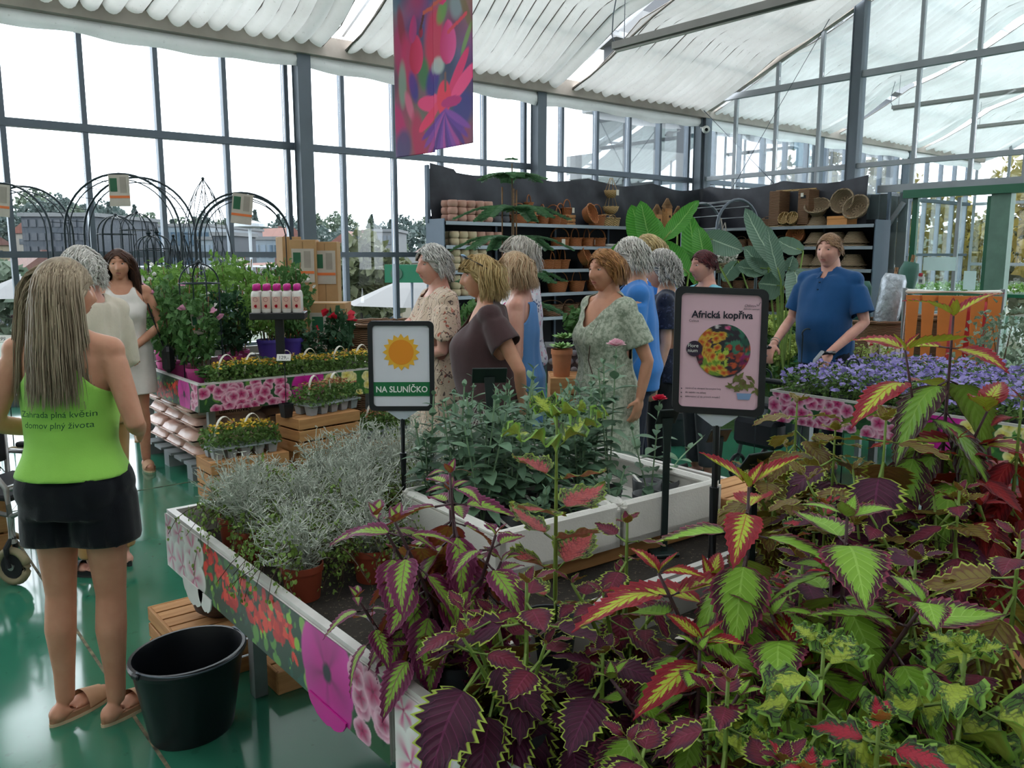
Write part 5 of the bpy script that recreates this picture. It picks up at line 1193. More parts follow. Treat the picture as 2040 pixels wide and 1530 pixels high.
def loft(m, rings, n=28, p=2.3):
    b = len(m.v)
    for (z, rx, ry, xo, yo) in rings:
        for k in range(n):
            a = 2 * pi * k / n; ca, sa = cos(a), sin(a); m.v.append((xo + rx * math.copysign(abs(ca) ** (2 / p), ca), yo + ry * math.copysign(abs(sa) ** (2 / p), sa), z))
    R = len(rings)
    for i in range(R - 1):
        for k in range(n): m.f.append((b + i * n + k, b + i * n + (k + 1) % n, b + (i + 1) * n + (k + 1) % n, b + (i + 1) * n + k))
    m.f.append(tuple(b + k for k in reversed(range(n)))); m.f.append(tuple(b + (R - 1) * n + k for k in range(n)))
def limb(m, pts, rs, n=14, sub=4):
    """tapered limb with rounded ends through the joints"""
    P, R_ = [], []
    for i in range(len(pts) - 1):
        for k in range(sub): f = k / sub; P.append(Vector(pts[i]).lerp(Vector(pts[i + 1]), f)); R_.append(rs[i] + (rs[i + 1] - rs[i]) * f)
    P.append(Vector(pts[-1])); R_.append(rs[-1]); m.tube(P, R_, n)
    for q, r in ((P[0], R_[0]), (P[-1], R_[-1])): m.ell(q, r, 12, 8)
def remesh(m, voxel, smooth, deci, name, mat, cut=None, disp=None):
    me = m.mesh('tmp'); o = bpy.data.objects.new('tmp', me); COL.objects.link(o)
    a = o.modifiers.new('r', 'REMESH'); a.mode = 'VOXEL'; a.voxel_size = voxel
    b = o.modifiers.new('s', 'SMOOTH'); b.factor = .5; b.iterations = smooth
    if deci < 1: c = o.modifiers.new('d', 'DECIMATE'); c.ratio = deci
    out = bpy.data.meshes.new_from_object(o.evaluated_get(bpy.context.evaluated_depsgraph_get())); bpy.data.objects.remove(o); bpy.data.meshes.remove(me)
    if disp or cut:
        n = len(out.vertices); co = np.empty(n * 3, np.float32); out.vertices.foreach_get('co', co); co = co.reshape(-1, 3)
        if disp:
            no = np.empty(n * 3, np.float32); out.vertices.foreach_get('normal', no); co = co + no.reshape(-1, 3) * disp(co)[:, None]; out.vertices.foreach_set('co', co.ravel())
        if cut:
            kill = cut(co); bm = bmesh.new(); bm.from_mesh(out); bm.verts.ensure_lookup_table(); bmesh.ops.delete(bm, geom=[bm.verts[i] for i in np.nonzero(kill)[0]], context='VERTS')
            be = [e for e in bm.edges if e.is_boundary]; nb = {}
            for e in be:
                a_, b_ = e.verts; nb.setdefault(a_, []).append(b_); nb.setdefault(b_, []).append(a_)
            for _ in range(10):
                new = {q: q.co * .4 + sum((w_.co for w_ in l_), Vector()) * (.6 / len(l_)) for q, l_ in nb.items() if len(l_) == 2}
                for q, c_ in new.items(): q.co = c_
            bm.to_mesh(out); bm.free()
    out.materials.clear(); out.materials.append(mat); out.name = name; out.polygons.foreach_set('use_smooth', [True] * len(out.polygons)); return out
def head_pt(u, v, age=.5, man=0., off=0.):
    """u azimuth (0 = front), v polar (0 = crown, 1 = under chin); head centre at origin, +Y is the face"""
    th = pi * v; x, y, z = sin(th) * sin(u), sin(th) * cos(u), cos(th)
    X, Y, Z = .074 * x, .094 * y, .115 * z
    j = max(0., -z)
    X *= 1 - .30 * j ** 1.5 + .04 * man * j
    if y > 0: Y = Y * (1 + .02 * j) + .004 * j
    else: Y *= 1 - .42 * j
    if z > .2 and y < 0: Y *= 1.05
    if y > .15:
        g = lambda cx, cz, sx, sz: exp(-((X - cx) / sx) ** 2 - ((Z - cz) / sz) ** 2)
        nose = 0.; t = (.022 - Z) / .056
        if 0 < t < 1.35: nose = (.006 + .02 * min(t, 1.) ** 1.2) * (1 if t < 1 else max(0, 1 - (t - 1) / .35)) * exp(-(X / (.0085 + .006 * min(1, t))) ** 2)
        d = nose - .011 * (g(.031, .012, .016, .013) + g(-.031, .012, .016, .013)) + .004 * (g(.028, .034, .02, .008) + g(-.028, .034, .02, .008))
        d += .005 * (g(.043, -.024, .02, .02) + g(-.043, -.024, .02, .02)) + .0065 * g(0, -.058, .02, .006) + .006 * g(0, -.069, .018, .006) - .004 * g(0, -.0635, .022, .0025)
        d += .01 * g(0, -.099, .022, .016) - .004 * g(0, -.083, .025, .006) - .003 * age * (g(.028, -.052, .006, .02) + g(-.028, -.052, .006, .02))
        Y += d
    n = Vector((x, y, z)) * off
    return Vector((X, Y, Z)) + n
def head_mb(age, man):
    m = MB(); nu, nv = 64, 46
    for j in range(nv + 1):
        for i in range(nu):
            s = i / nu * 2 - 1; u = pi * (abs(s) ** 1.35) * (1 if s >= 0 else -1)
            m.v.append(tuple(head_pt(u, j / nv, age, man)))
    for j in range(nv):
        for i in range(nu): m.f.append((j * nu + i, (j + 1) * nu + i, (j + 1) * nu + (i + 1) % nu, j * nu + (i + 1) % nu))
    for s in (-1, 1):
        R = Matrix.Rotation(s * -.35, 3, 'Z'); m.ell((s * .073, -.008, -.006), (.007, .018, .031), 10, 8, R); m.ell((s * .076, -.014, .002), (.005, .013, .02), 8, 6, R)
    return m
def hand(m, wr, d, pn, side, curl=.5, s=1.0, grip=False):
    """palm and five fingers; d points down the hand, pn out of the palm, side +1 right hand"""
    d = Vector(d).normalized(); pn = (Vector(pn) - d * Vector(pn).dot(d)).normalized(); ac = d.cross(pn).normalized() * side
    M = Matrix((ac, d, pn)).transposed(); wr = Vector(wr)
    m.ell(wr + d * .045 * s, (.04 * s, .054 * s, .017 * s), 14, 8, M)
    for i, (ox, L) in enumerate(((.033, .066), (.0112, .075), (-.0108, .07), (-.0318, .055))):
        p = wr + d * .085 * s + ac * ox * s; pts = [p - d * .02 * s, p]; q = p; dd = d.copy()
        for k in range(3):
            ang = curl * (.55 + .25 * k); dd = (dd * cos(ang) + pn * sin(ang)).normalized(); q = q + dd * L * s * (.42, .33, .25)[k]; pts.append(q)
        m.tube(pts, [.009 * s, .009 * s, .0088 * s, .0084 * s, .0075 * s], 8)
    p = wr + d * .03 * s + ac * .034 * s; e = (ac * .75 + d * .55 + pn * .25).normalized(); q = p + e * .032 * s; e2 = (d * .8 + pn * (.3 + curl * .4) + ac * .1).normalized(); m.tube([p - e * .015 * s, p, q, q + e2 * .028 * s], [.013 * s, .012 * s, .0105 * s, .008 * s], 8)
def hairdo(parent, origin, M3, style, c1, c2, seed, k=1.0):
    """locks rooted over the scalp that flow over the head; style gives length, volume, wave, parting and fringe"""
    r = random.Random(seed); L0, vol, wave, fringe, n, thick = style['L'], style['vol'], style['wave'], style['fringe'], style['n'], style.get('th', .009)
    V_, F_, C_ = [], [], []; c1, c2 = np.array(hexc(c1)), np.array(hexc(c2))
    def add(pts, w0, shade):
        b = len(V_); u = None; m_ = len(pts); ns = 3
        for i, p in enumerate(pts):
            d = (pts[min(i + 1, m_ - 1)] - pts[max(i - 1, 0)]).normalized(); nrm = Vector(p); nrm = (nrm - d * nrm.dot(d)).normalized() if nrm.length > 0 else Vector((1, 0, 0)); s = d.cross(nrm); f = i / (m_ - 1); ww = w0 * (1 - .15 * f if f < .6 else .91 * (1 - f) / .4 * .8 + .12)
            for q in range(ns): a = 2 * pi * q / ns; V_.append(tuple(p + s * ww * cos(a) + nrm * ww * .45 * sin(a))); C_.append(shade * (.85 + .3 * (1 - f)))
        for i in range(m_ - 1):
            for q in range(ns): F_.append((b + i * ns + q, b + i * ns + (q + 1) % ns, b + (i + 1) * ns + (q + 1) % ns, b + (i + 1) * ns + q))
    # scalp cap
    nu, nv = 40, 16; b = len(V_)
    for j in range(nv + 1):
        for i in range(nu):
            u = 2 * pi * i / nu - pi; front = max(0., cos(u)); vm = .30 * front ** .7 + (.62 if L0 > .08 else .56) * (1 - front) if front > 0 else (.62 if L0 > .08 else .58)
            vm = vm + style.get('low', 0) * (1 - front) + style.get('nape', 0) * max(0., -cos(u)) ; v = vm * j / nv; p = head_pt(u, v, off=.010 + vol * .35 * (1 - (j / nv) ** 4)); V_.append(tuple(p)); t_ = r.random(); C_.append((c1 * (1 - t_) + c2 * t_) * .8)
    for j in range(nv):
        for i in range(nu): F_.append((b + j * nu + i, b + j * nu + (i + 1) % nu, b + (j + 1) * nu + (i + 1) % nu, b + (j + 1) * nu + i))
    for q in range(n):
        u = r.uniform(-pi, pi); front = max(0., cos(u)); v = r.uniform(.02, .30 * front ** .7 + (.6 + style.get('low', 0)) * (1 - front))
        p = head_pt(u, v, off=.006 + vol * .2); L = L0 * r.uniform(.75, 1.15); pts = [p]
        if style.get('tip'): L = (p.z - style['tip']) * r.uniform(.88, 1.08) + .03
        part = style.get('part', 0.)
        sdx = math.copysign(1., p.x - part) ; up0 = v < .3
        isf = front > .55 and v > .1
        if isf: L = min(L, max(.035, fringe * r.uniform(.8, 1.2))) if abs(u) < .7 else L * .8
        ns_ = style.get('seg', 6); ph = r.uniform(0, 6); wv = wave * r.uniform(.6, 1.3)
        comb = Vector((sdx * .9, style.get('back', -.5), 0))
        if isf and fringe > .05 and style.get('bang'): comb = Vector((style.get('bang', 0) * .6, .6, -.2))
        for s_ in range(1, ns_ + 1):
            f = s_ / ns_; g = Vector((0, 0, -1.2)); dvec = comb * exp(-(f * L / .075) ** 2) * (1.3 if up0 else .35) + g * (.25 + f * .9) + Vector((p.x, p.y, 0)) * style.get('flare', 1.5)
            dvec += Vector((sin(ph + s_ * 1.5), cos(ph * 1.3 + s_ * 1.7), .5 * sin(ph + s_))) * wv
            p = p + dvec.normalized() * L / ns_
            q2 = Vector((p.x / .076, p.y / .098, p.z / .117)); lim = 1 + vol * 10 * (.75 + .25 * sin(ph)) + .02
            if p.z > -.07 and q2.length < lim: p = Vector((p.x, p.y, p.z)) * (lim / q2.length)
            elif p.z <= -.07:
                rad = math.hypot(p.x / .075, (p.y + .01) / .08); 
                if rad < 1.0: s__ = 1.0 / max(rad, .2); p = Vector((p.x * s__, (p.y + .01) * s__ - .01, p.z))
            yl = .012 + .02 * sin(ph) * .3
            if p.z < .03 and p.y > yl: p = Vector((p.x + math.copysign(.004, p.x), yl, p.z))
            pts.append(p)
        t_ = r.random(); add(pts, thick * r.uniform(.6, 1.3), (c1 * (1 - t_) + c2 * t_) * r.uniform(.82, 1.1))
    v = np.array(V_); v = (np.array(M3) @ v.T).T * k + np.array(origin)
    return mk('hair', np_mesh('hair', v, F_, hair_attr, True, np.array(C_)), parent)
def person(label, x, y, h, a, skin='fair', sex='f', stout=1.0, arms=None, hair=None, hc=('#999', '#ccc'), clothes=(), head_yaw=0., head_pitch=0., age=.6, shoes=None, legs=None, lean=0., voxel=.009, hands=(.4, .4), hdirs=(None, None), deci=.4, seed=1, grips=False):
    """a: 0 faces the viewer's end of the hall, +90 degrees the window side"""
    fwh = Vector((cos(YAW), sin(YAW), 0)); f = -fwh * cos(radians(a)) - rt * sin(radians(a)); rz = atan2(f.y, f.x) - pi / 2
    t = thing('person', label, 'person', (x, y, 0), rz); k = h / 1.70; man = 1. if sex == 'm' else 0.; S = stout; sk = SK[skin]
    sw = .165 + .024 * man + .012 * (S - 1)
    def sl(z): return lean * max(0., z - .9)
    R = [(.82, .14, .105, -.01), (.88, .168, .125, -.015), (.95, .172 * (S * .5 + .5), .13 * S, -.008), (1.05, .142 * S + .01 * man, .108 * S, .0), (1.15, .148 * (S * .7 + .3) + .012 * man, .108 * S, .006), (1.26, .160 * (S * .4 + .6) + .018 * man, .112 * (S * .5 + .5), .008), (1.35, .165 + .025 * man, .095, -.002), (1.40, .14 + .02 * man, .08, -.012), (1.435, .085, .066, -.02), (1.47, .057 + .008 * man, .06, -.018), (1.52, .052 + .01 * man, .056, -.008), (1.56, .05, .055, 0)]
    body = [(z * k, rx * k, ry * k, 0, yo * k + sl(z)) for z, rx, ry, yo in R]
    m = MB(); loft(m, body)
    if man == 0:
        for s in (-1, 1): m.ell((s * .072 * k, .085 * k + sl(1.23) + .01 * (S - 1), 1.225 * k), (.062 * k * (S * .4 + .6), .058 * k * (S * .4 + .6), .062 * k), 14, 10)
    lg = legs or (((.085, 0, .9), (.09, .01, .48), (.095, -.02, .085)), ((-.085, 0, .9), (-.09, .01, .48), (-.095, -.02, .085)))
    for L in lg:
        A, B, C_ = (Vector(q) * k for q in L[:3]); D_ = B.lerp(C_, .32) + Vector((0, -.012, 0)); limb(m, [A, A.lerp(B, .5), B, D_, B.lerp(C_, .75), C_], [.088 * k * (S * .3 + .7), .072 * k, .053 * k, .055 * k, .038 * k, .034 * k], 14, 3)
        fd = Vector((math.copysign(.035, C_.x) if len(L) < 4 else L[3], .16, 0)).normalized(); q = Vector((C_.x, C_.y, .035)); m.ell(q - fd * .03, (.034, .04, .034), 12, 8); m.tube([q - fd * .03, q + fd * .06, q + fd * .13, q + fd * .175], [.036, .036, .032, .018], 10, flat=.8)
    ar = arms or (((.21, -.02, 1.12), (.22, .04, .88)), ((-.21, -.02, 1.12), (-.22, .04, .88)))
    arm_pts = []
    for i, (E_, W_) in enumerate(ar):
        s = 1 if i == 0 else -1; Sh = Vector((s * sw * k, -.012 * k + sl(1.385), 1.385 * k)); E_, W_ = Vector(E_) * k, Vector(W_) * k; E_.y += sl(1.12) * .9; W_.y += sl(1.0) * .5
        limb(m, [Sh, Sh.lerp(E_, .5), E_, E_.lerp(W_, .4), W_], [.047 * k * (S * .4 + .6) + .006 * man, .042 * k * (S * .5 + .5) + .004 * man, .035 * k, .034 * k + .003 * man, .024 * k + .003 * man], 12, 3)
        limb(m, [Vector((s * .04 * k, -.02 * k + sl(1.44), 1.43 * k)), Vector((s * sw * .6 * k, -.015 * k + sl(1.4), 1.405 * k)), Sh], [.05 * k, .047 * k, .05 * k + .006 * man], 12, 3); m.ell(Sh + Vector((s * .002, 0, -.03)) * k, (.048 * k, .052 * k, .062 * k), 12, 8)
        hd = Vector(hdirs[i][0]) if hdirs[i] else (W_ - E_); pn = Vector(hdirs[i][1]) if hdirs[i] else Vector((-s, .2, 0)); hand(m, W_, hd, pn, s, hands[i], k * (1 + .08 * man)); arm_pts.append((Sh, E_, W_))
    for s in (-1, 1): m.ell((s * .08 * k, -.055 * k, .9 * k), (.088 * k, .085 * k, .1 * k), 14, 10); m.ell((s * .095 * k, 0, .84 * k), (.088 * k, .095 * k, .13 * k), 14, 10)
    bme = remesh(m, voxel, 7 if voxel > .007 else 4, deci, 'body', sk)
    # head joined into the same mesh
    hm = head_mb(age, man); hs = k * (1.0 if man == 0 else 1.03) * .985
    HM = Matrix.Rotation(head_yaw, 3, 'Z') @ Matrix.Rotation(head_pitch, 3, 'X'); ho = Vector((0, .018 * k + sl(1.58), 1.585 * k))
    hv = [ho + HM @ (Vector(p) * hs) for p in hm.v]
    bm = bmesh.new(); bm.from_mesh(bme); vs_ = [bm.verts.new(p) for p in hv]
    for q in hm.f:
        try: fc = bm.faces.new([vs_[i] for i in q]); fc.smooth = True
        except Exception: pass
    bm.normal_update(); bm.to_mesh(bme); bm.free()
    mk('body', bme, t)
    T4_ = Matrix.Translation(ho) @ HM.to_4x4() @ Matrix.Scale(hs, 4)
    for s in (-1, 1):
        e = MB().ell((s * .031, .0682, .0115), (.0125, .0115, .0095), 12, 8).build('eye', eye_w, t, True); e.matrix_local = T4_
        MB().ell((s * .031, .0782, .0115), (.0055, .0028, .0055), 10, 6).build('iris', iris_m, e, True)
        br = MB().tube([head_pt(math.asin(min(.9, q)) * s, .355 + dv, off=.0015) for q, dv in ((.16, .008), (.34, -.004), (.5, -.002), (.62, .012))], [.0022, .0032, .003, .0015], 5).build('eyebrow', pm('brow_' + hc[0][1:], tuple(v * .6 for v in hexc(hc[0])), .8), t); br.matrix_local = T4_
        lid = MB().tube([(s * (.031 + .013 * q), .0803 - .006 * q * q, .0185 - .006 * q * q) for q in (-1, -.5, 0, .5, 1)], [.0012, .003, .0036, .003, .0012], 5).build('eyelid', sk, t, True); lid.matrix_local = T4_
    lp = MB()
    for (v0, v1) in ((.655, .678), (.680, .706)):
        lp.grid(lambda a_, b_: head_pt((a_ - .5) * .62, (v0 + (v1 - v0) * (b_ if v0 > .67 else b_)) + (.008 * (abs(a_ - .5) * 2) ** 2 if v0 < .67 else -.008 * (abs(a_ - .5) * 2) ** 2), off=.0012), 10, 3)
    lp.build('lips', lip_m, t, True).matrix_local = T4_
    if hair: hairdo(t, ho, HM, hair, hc[0], hc[1], seed, hs)
    t['_k'] = 0; del t['_k']
    P_ = dict(t=t, k=k, S=S, body=R, arms=arm_pts, sl=sl, man=man, ho=ho, HM=HM, hs=hs, T4=T4_, lg=lg, sw=sw)
    for c in clothes: c(P_)
    if shoes:
        for L in lg:
            C_ = Vector(L[2]) * k; fd = Vector((math.copysign(.035, C_.x) if len(L) < 4 else L[3], .16, 0)).normalized(); sd = Vector((fd.y, -fd.x, 0)); q = Vector((C_.x, C_.y, 0)); pol = []
            for i in range(24):
                aa = 2 * pi * i / 24; l_ = cos(aa) * .13 + .06; w_ = sin(aa) * (.042 + .008 * cos(aa)); pol.append((l_, w_))
            sh = MB().prism(pol, q + Vector((0, 0, .0)), fd, Vector((0, 0, 1)).cross(fd), .012).build('shoe_sole', shoes[1], t); MB().prism([(a_ * .97, b_ * .97) for a_, b_ in pol], q + Vector((0, 0, .012)), fd, Vector((0, 0, 1)).cross(fd), .018).build('footbed', shoes[0], t)
            MB().grid(lambda u, v: q + fd * (.06 + .085 * v) + sd * (cos(pi * u) * (.047 - .008 * v)) + Vector((0, 0, .02 + sin(pi * u) * (.062 - .022 * v))), 10, 4).build('strap', shoes[2], t, True)
    return t
def folds(amp, fx=9., seed=0., zmax=9, vert=1.):
    def fn(co):
        x, y, z = co[:, 0], co[:, 1], co[:, 2]; a = np.arctan2(y, x)
        return amp * (np.sin(a * fx + 3 * z + seed) * .6 + np.sin(a * fx * 1.7 - 5 * z + seed * 2) * .3 + np.sin(z * 31 * (1 - vert * .8) + 4 * a + seed) * .5) * (z < zmax)
    return fn
def garment(name, mat, z0, z1, off=.013, hem=None, sleeves=None, neck=None, flare=1.0, fold=.004, fx=9., waist=None, voxel=.010, deci=.5, fat=0., vneck=None, round_=None, arm_cut=None, belly=0., slw=1.0, racer=None):
    """a garment over the torso from z0 to z1 (fractions of a 1.70 m body), flaring below the hips"""
    def fn(P):
        k, t = P['k'], P['t']; R = P['body']; m = MB(); rings = []
        zs = [z0 + (z1 - z0) * i / 26 for i in range(27)]
        RR = np.array([(q[0], q[1], q[2], q[3]) for q in R])
        for z in zs:
            zz = max(z, .88); rx, ry, yo = (np.interp(zz, RR[:, 0], RR[:, i]) for i in (1, 2, 3))
            if z < 1.0 and flare: g = (1.0 - z); rx += g * .16 * flare; ry += g * .15 * flare
            elif z < .86: g = 0
            if 1.08 < z < 1.3 and P['man'] == 0: ry += .022 * exp(-((z - 1.215) / .06) ** 2); yo += .018 * exp(-((z - 1.215) / .07) ** 2)
            ry += belly * exp(-((z - 1.08) / .13) ** 2); yo += belly * .7 * exp(-((z - 1.08) / .13) ** 2)
            if waist: rx -= waist * exp(-((z - 1.08) / .05) ** 2); ry -= waist * exp(-((z - 1.08) / .05) ** 2)
            rings.append((z * k, rx * k + off + fat, ry * k + off + fat, 0, yo * k + P['sl'](z)))
        loft(m, rings)
        if P['man'] == 0 and z1 > 1.25:
            for s in (-1, 1): m.ell((s * .07 * k, .09 * k + P['sl'](1.23) + belly * .3, 1.22 * k), (.07 * k + off * .6, .06 * k + off * .7, .068 * k), 12, 8)
        if z1 > 1.38 and not racer:
            for (Sh, E_, W_) in P['arms']:
                sg = 1 if Sh.x > 0 else -1; limb(m, [Vector((sg * .045 * k, Sh.y - .005, 1.425 * k)), Vector((sg * P['sw'] * .6 * k, Sh.y, 1.405 * k)), Sh], [.05 * k + off * .5, .048 * k + off * .5, .054 * k + off * .45], 12, 3)
        if sleeves:
            for (Sh, E_, W_) in P['arms']:
                ln = sleeves
                if ln <= 1: limb(m, [Sh, Sh.lerp(E_, ln)], [.057 * k + off * .45, (.056 * k + off) * slw], 14, 4)
                else: limb(m, [Sh, E_, E_.lerp(W_, ln - 1)], [.057 * k + off * .45, .046 * k + off * .6, .036 * k + off * .5], 14, 4)
        ar = P['arms']
        def cut(co):
            x, y, z = co[:, 0], co[:, 1], co[:, 2]; kill = np.zeros(len(co), bool)
            kill |= (z < z0 * k + .006)
            if vneck: kill |= (y > P['sl'](1.3) - .02) & (z > vneck[0] * k + np.abs(x) * vneck[1])
            if round_: kill |= (np.hypot(x, (y - P['sl'](1.42)) * .8) < round_[0] * k) & (z > round_[1] * k)
            if sleeves:
                for (Sh, E_, W_) in ar:
                    A, B = (Sh, E_) if sleeves <= 1 else (E_, W_); d = (B - A); L = d.length; d = d / L; fr = sleeves if sleeves <= 1 else sleeves - 1
                    rel = co - np.array(A); tt = rel @ np.array(d); rad = np.linalg.norm(rel - tt[:, None] * np.array(d), axis=1); kill |= (tt > L * fr - .004) & (rad < (.085 if sleeves <= 1 else .07)) & (tt < L * fr + .1)
            if arm_cut:
                for (Sh, E_, W_) in ar: s = 1 if Sh.x > 0 else -1; kill |= (s * x > (P['sw'] * arm_cut) * k) & (z > 1.24 * k)
            if racer: kill |= (z > 1.235 * k) & (np.abs(x) > k * (racer + .125 * np.clip((1.405 - z / k) / .17, 0, 1) ** 1.5))
            return kill
        me = remesh(m, voxel, 9, 1, name, mat, cut, folds(fold, fx, P['k'] * 7))
        o = mk(name, me, t); so_ = o.modifiers.new('thickness', 'SOLIDIFY'); so_.thickness = .004; so_.offset = -1
    return fn
def shorts(name, mat, z_hem, off=.02, zt=1.04):
    def fn(P):
        k, t = P['k'], P['t']; m = MB(); RR = np.array([(q[0], q[1], q[2], q[3]) for q in P['body']]); rings = []
        for i in range(10):
            z = .8 + (zt - .8) * i / 9; rx, ry, yo = (np.interp(z, RR[:, 0], RR[:, j]) for j in (1, 2, 3)); rings.append((z * k, max(rx, .16) * k + off * (1 - .7 * i / 9), max(ry, .118) * k + off * (1 - .7 * i / 9), 0, yo * k))
        loft(m, rings)
        for s in (-1, 1): m.ell((s * .08 * k, -.055 * k, .895 * k), (.088 * k + .014, .085 * k + .014, .1 * k + .006), 14, 10); m.ell((s * .095 * k, 0, .84 * k), (.088 * k + .014, .095 * k + .014, .12 * k), 14, 10)
        for L in P['lg']:
            A, B = Vector(L[0]) * k, Vector(L[1]) * k; f = (.9 - z_hem) / (.9 - L[1][2]); limb(m, [A, A.lerp(B, f)] if f <= 1 else [A, B, B.lerp(Vector(L[2]) * k, min(.95, (L[1][2] - z_hem) / (L[1][2] - .085)))], [.1 * k + off * .6, .095 * k + off] if f <= 1 else [.1 * k + off * .5, .07 * k + off * .5, .06 * k + off * .4], 14, 5)
        me = remesh(m, .010, 4, .5, name, mat, lambda co: (co[:, 2] < z_hem * k + .0), folds(.003, 11, 2.)); o = mk(name, me, t); s = o.modifiers.new('thickness', 'SOLIDIFY'); s.thickness = .004; s.offset = -1
    return fn
def fabric(name, c, var=.1, scale=8, bump=.12, bs=220, c2=None): return pm(name, hexc(c), .85, 0, var, scale, bump, bs, spec=.15, color2=hexc(c2) if c2 else None, sheen=.2)
def floral(name, base, cols, scale, thr=.33, stretch=(1, 1, 1), twigs=None):
    N = NT(name); c = N.n('TexCoord'); mp = N.n('Mapping'); mp.inputs['Scale'].default_value = stretch; N.l(c.outputs['Object'], mp.inputs[0]); nz = N.noise(scale * .6, 3, mp.outputs[0]); col = N.mix(0.0, hexc(base), hexc(base)); vec = mp.outputs[0]
    dv = N.n('VectorMath', operation='MULTIPLY_ADD'); N.l(nz.outputs['Color'], dv.inputs[0]); dv.inputs[1].default_value = (.08, .08, .08); N.l(vec, dv.inputs[2])
    for i, cc in enumerate(cols):
        vo = N.n('TexVoronoi'); vo.inputs['Scale'].default_value = scale * (1 + .37 * i); of = N.n('VectorMath', operation='ADD'); N.l(dv.outputs[0], of.inputs[0]); of.inputs[1].default_value = (i * 1.7, i * .9, i * 2.3); N.l(of.outputs[0], vo.inputs['Vector'])
        sel = N.n('SeparateColor'); N.l(vo.outputs['Color'], sel.inputs[0]); on = N.math('GREATER_THAN', sel.outputs[0], .45)
        col = N.mix(N.math('MULTIPLY', N.math('LESS_THAN', vo.outputs['Distance'], thr * (1 - .12 * i)), on), col, hexc(cc))
    if twigs:
        wv = N.n('TexWave'); wv.inputs['Scale'].default_value = scale * .35; wv.inputs['Distortion'].default_value = 14; wv.inputs['Detail'].default_value = 3; N.l(vec, wv.inputs['Vector']); col = N.mix(N.math('MULTIPLY', N.math('GREATER_THAN', wv.outputs[0], .965), .9), col, hexc(twigs))
    m = N.bsdf(col, .85, 0, .15, sheen=.2); MATS[name] = m; return m
SHORT = dict(L=.07, vol=.012, wave=.5, fringe=.05, n=1300, th=.0042, flare=2.2, back=-.6)
CURL = dict(L=.085, vol=.018, wave=.8, fringe=.06, n=1300, th=.0044, flare=3., back=-.5)
BOB = dict(L=.19, vol=.018, wave=.4, fringe=.09, n=1400, th=.0042, flare=2.0, back=-.3, bang=.3, tip=-.12)
LONG = dict(L=.46, vol=.008, wave=.07, fringe=.25, n=3200, th=.0038, flare=.75, back=-.6, shy=1, part=.0, tip=-.36, seg=9)
CROP = dict(L=.04, vol=.006, wave=.25, fringe=.03, n=1100, th=.004, flare=1.5, back=-.8, low=-.1, nape=.1)
PIXI = dict(L=.1, vol=.012, wave=.2, fringe=.05, n=1400, th=.0042, flare=.8, back=-.6, bang=.25, tip=-.055)
def prop(fn): return lambda P: fn(P)
nude_sole = (pm('footbed_tan', hexc('#a87a5c'), .7), pm('sole_cream', hexc('#cdb595'), .7), pm('strap_suede', hexc('#c39a7a'), .8))
black_sh = (pm('shoe_black', hexc('#17181c'), .6), pm('sole_dark', hexc('#2a2a2c'), .7), pm('shoe_black', hexc('#17181c')))
# 1 --- young saleswoman in the lime racerback, seen from behind
lime = fabric('lime_jersey', '#96cf5a', .06, 6); blackf = fabric('black_crepe', '#0d1118', .15, 12)
def lettering_back(P):
    k = P['k']
    for i, (s, z, sz) in enumerate((('Zahrada plná květin', 1.165, .03), ('domov plný života', 1.127, .03))):
        me_o = text_mesh(s, sz, pm('shirt_ink_green', hexc('#14502c'), .8), 'lettering', P['t'], shear=.08)
        me = me_o.data; xs = [v.co.x for v in me.vertices]; w_ = max(xs); R = np.array([(q[0], q[1], q[2], q[3]) for q in P['body']])
        for v in me.vertices:
            zz = z + v.co.y / k; rx, ry, yo = (np.interp(zz, R[:, 0], R[:, j]) for j in (1, 2, 3)); rx, ry = rx * k + .017, ry * k + .017; x = v.co.x - w_ / 2 + .012
            q = min(.98, abs(x) / rx); y = -ry * (1 - q ** 2.3) ** (1 / 2.3) + yo * k; v.co = (x, y - .012, zz * k)
def key_tag(P): MB().box((.19 * P['k'], -.02, .84 * P['k']), (.012, .022, .045), bev=.005).build('red_tag', pm('red_plastic', hexc('#c8202c')), P['t'])
person('young woman with long ash-blond hair in a lime racerback top and black shorts', .60, 3.15, 1.635, 180, 'tan', stout=.97, arms=(((.25, -.05, 1.13), (.17, .16, 1.06)), ((-.25, -.05, 1.13), (-.17, .16, 1.06))), hair=LONG, hc=('#8a7762', '#c2b096'), head_yaw=radians(-40), age=0.,
       clothes=(garment('tank_top', lime, 0.93, 1.43, .014, flare=1.1, fold=.0035, fx=5, racer=.05), shorts('shorts', blackf, .685, .026, .955), lettering_back, key_tag), shoes=nude_sole, legs=(((.09, 0, .9), (.095, .0, .48), (.1, -.03, .09), .07), ((-.085, 0, .9), (-.09, .0, .48), (-.09, -.03, .09), .07)), voxel=.0075, deci=.5, seed=3)
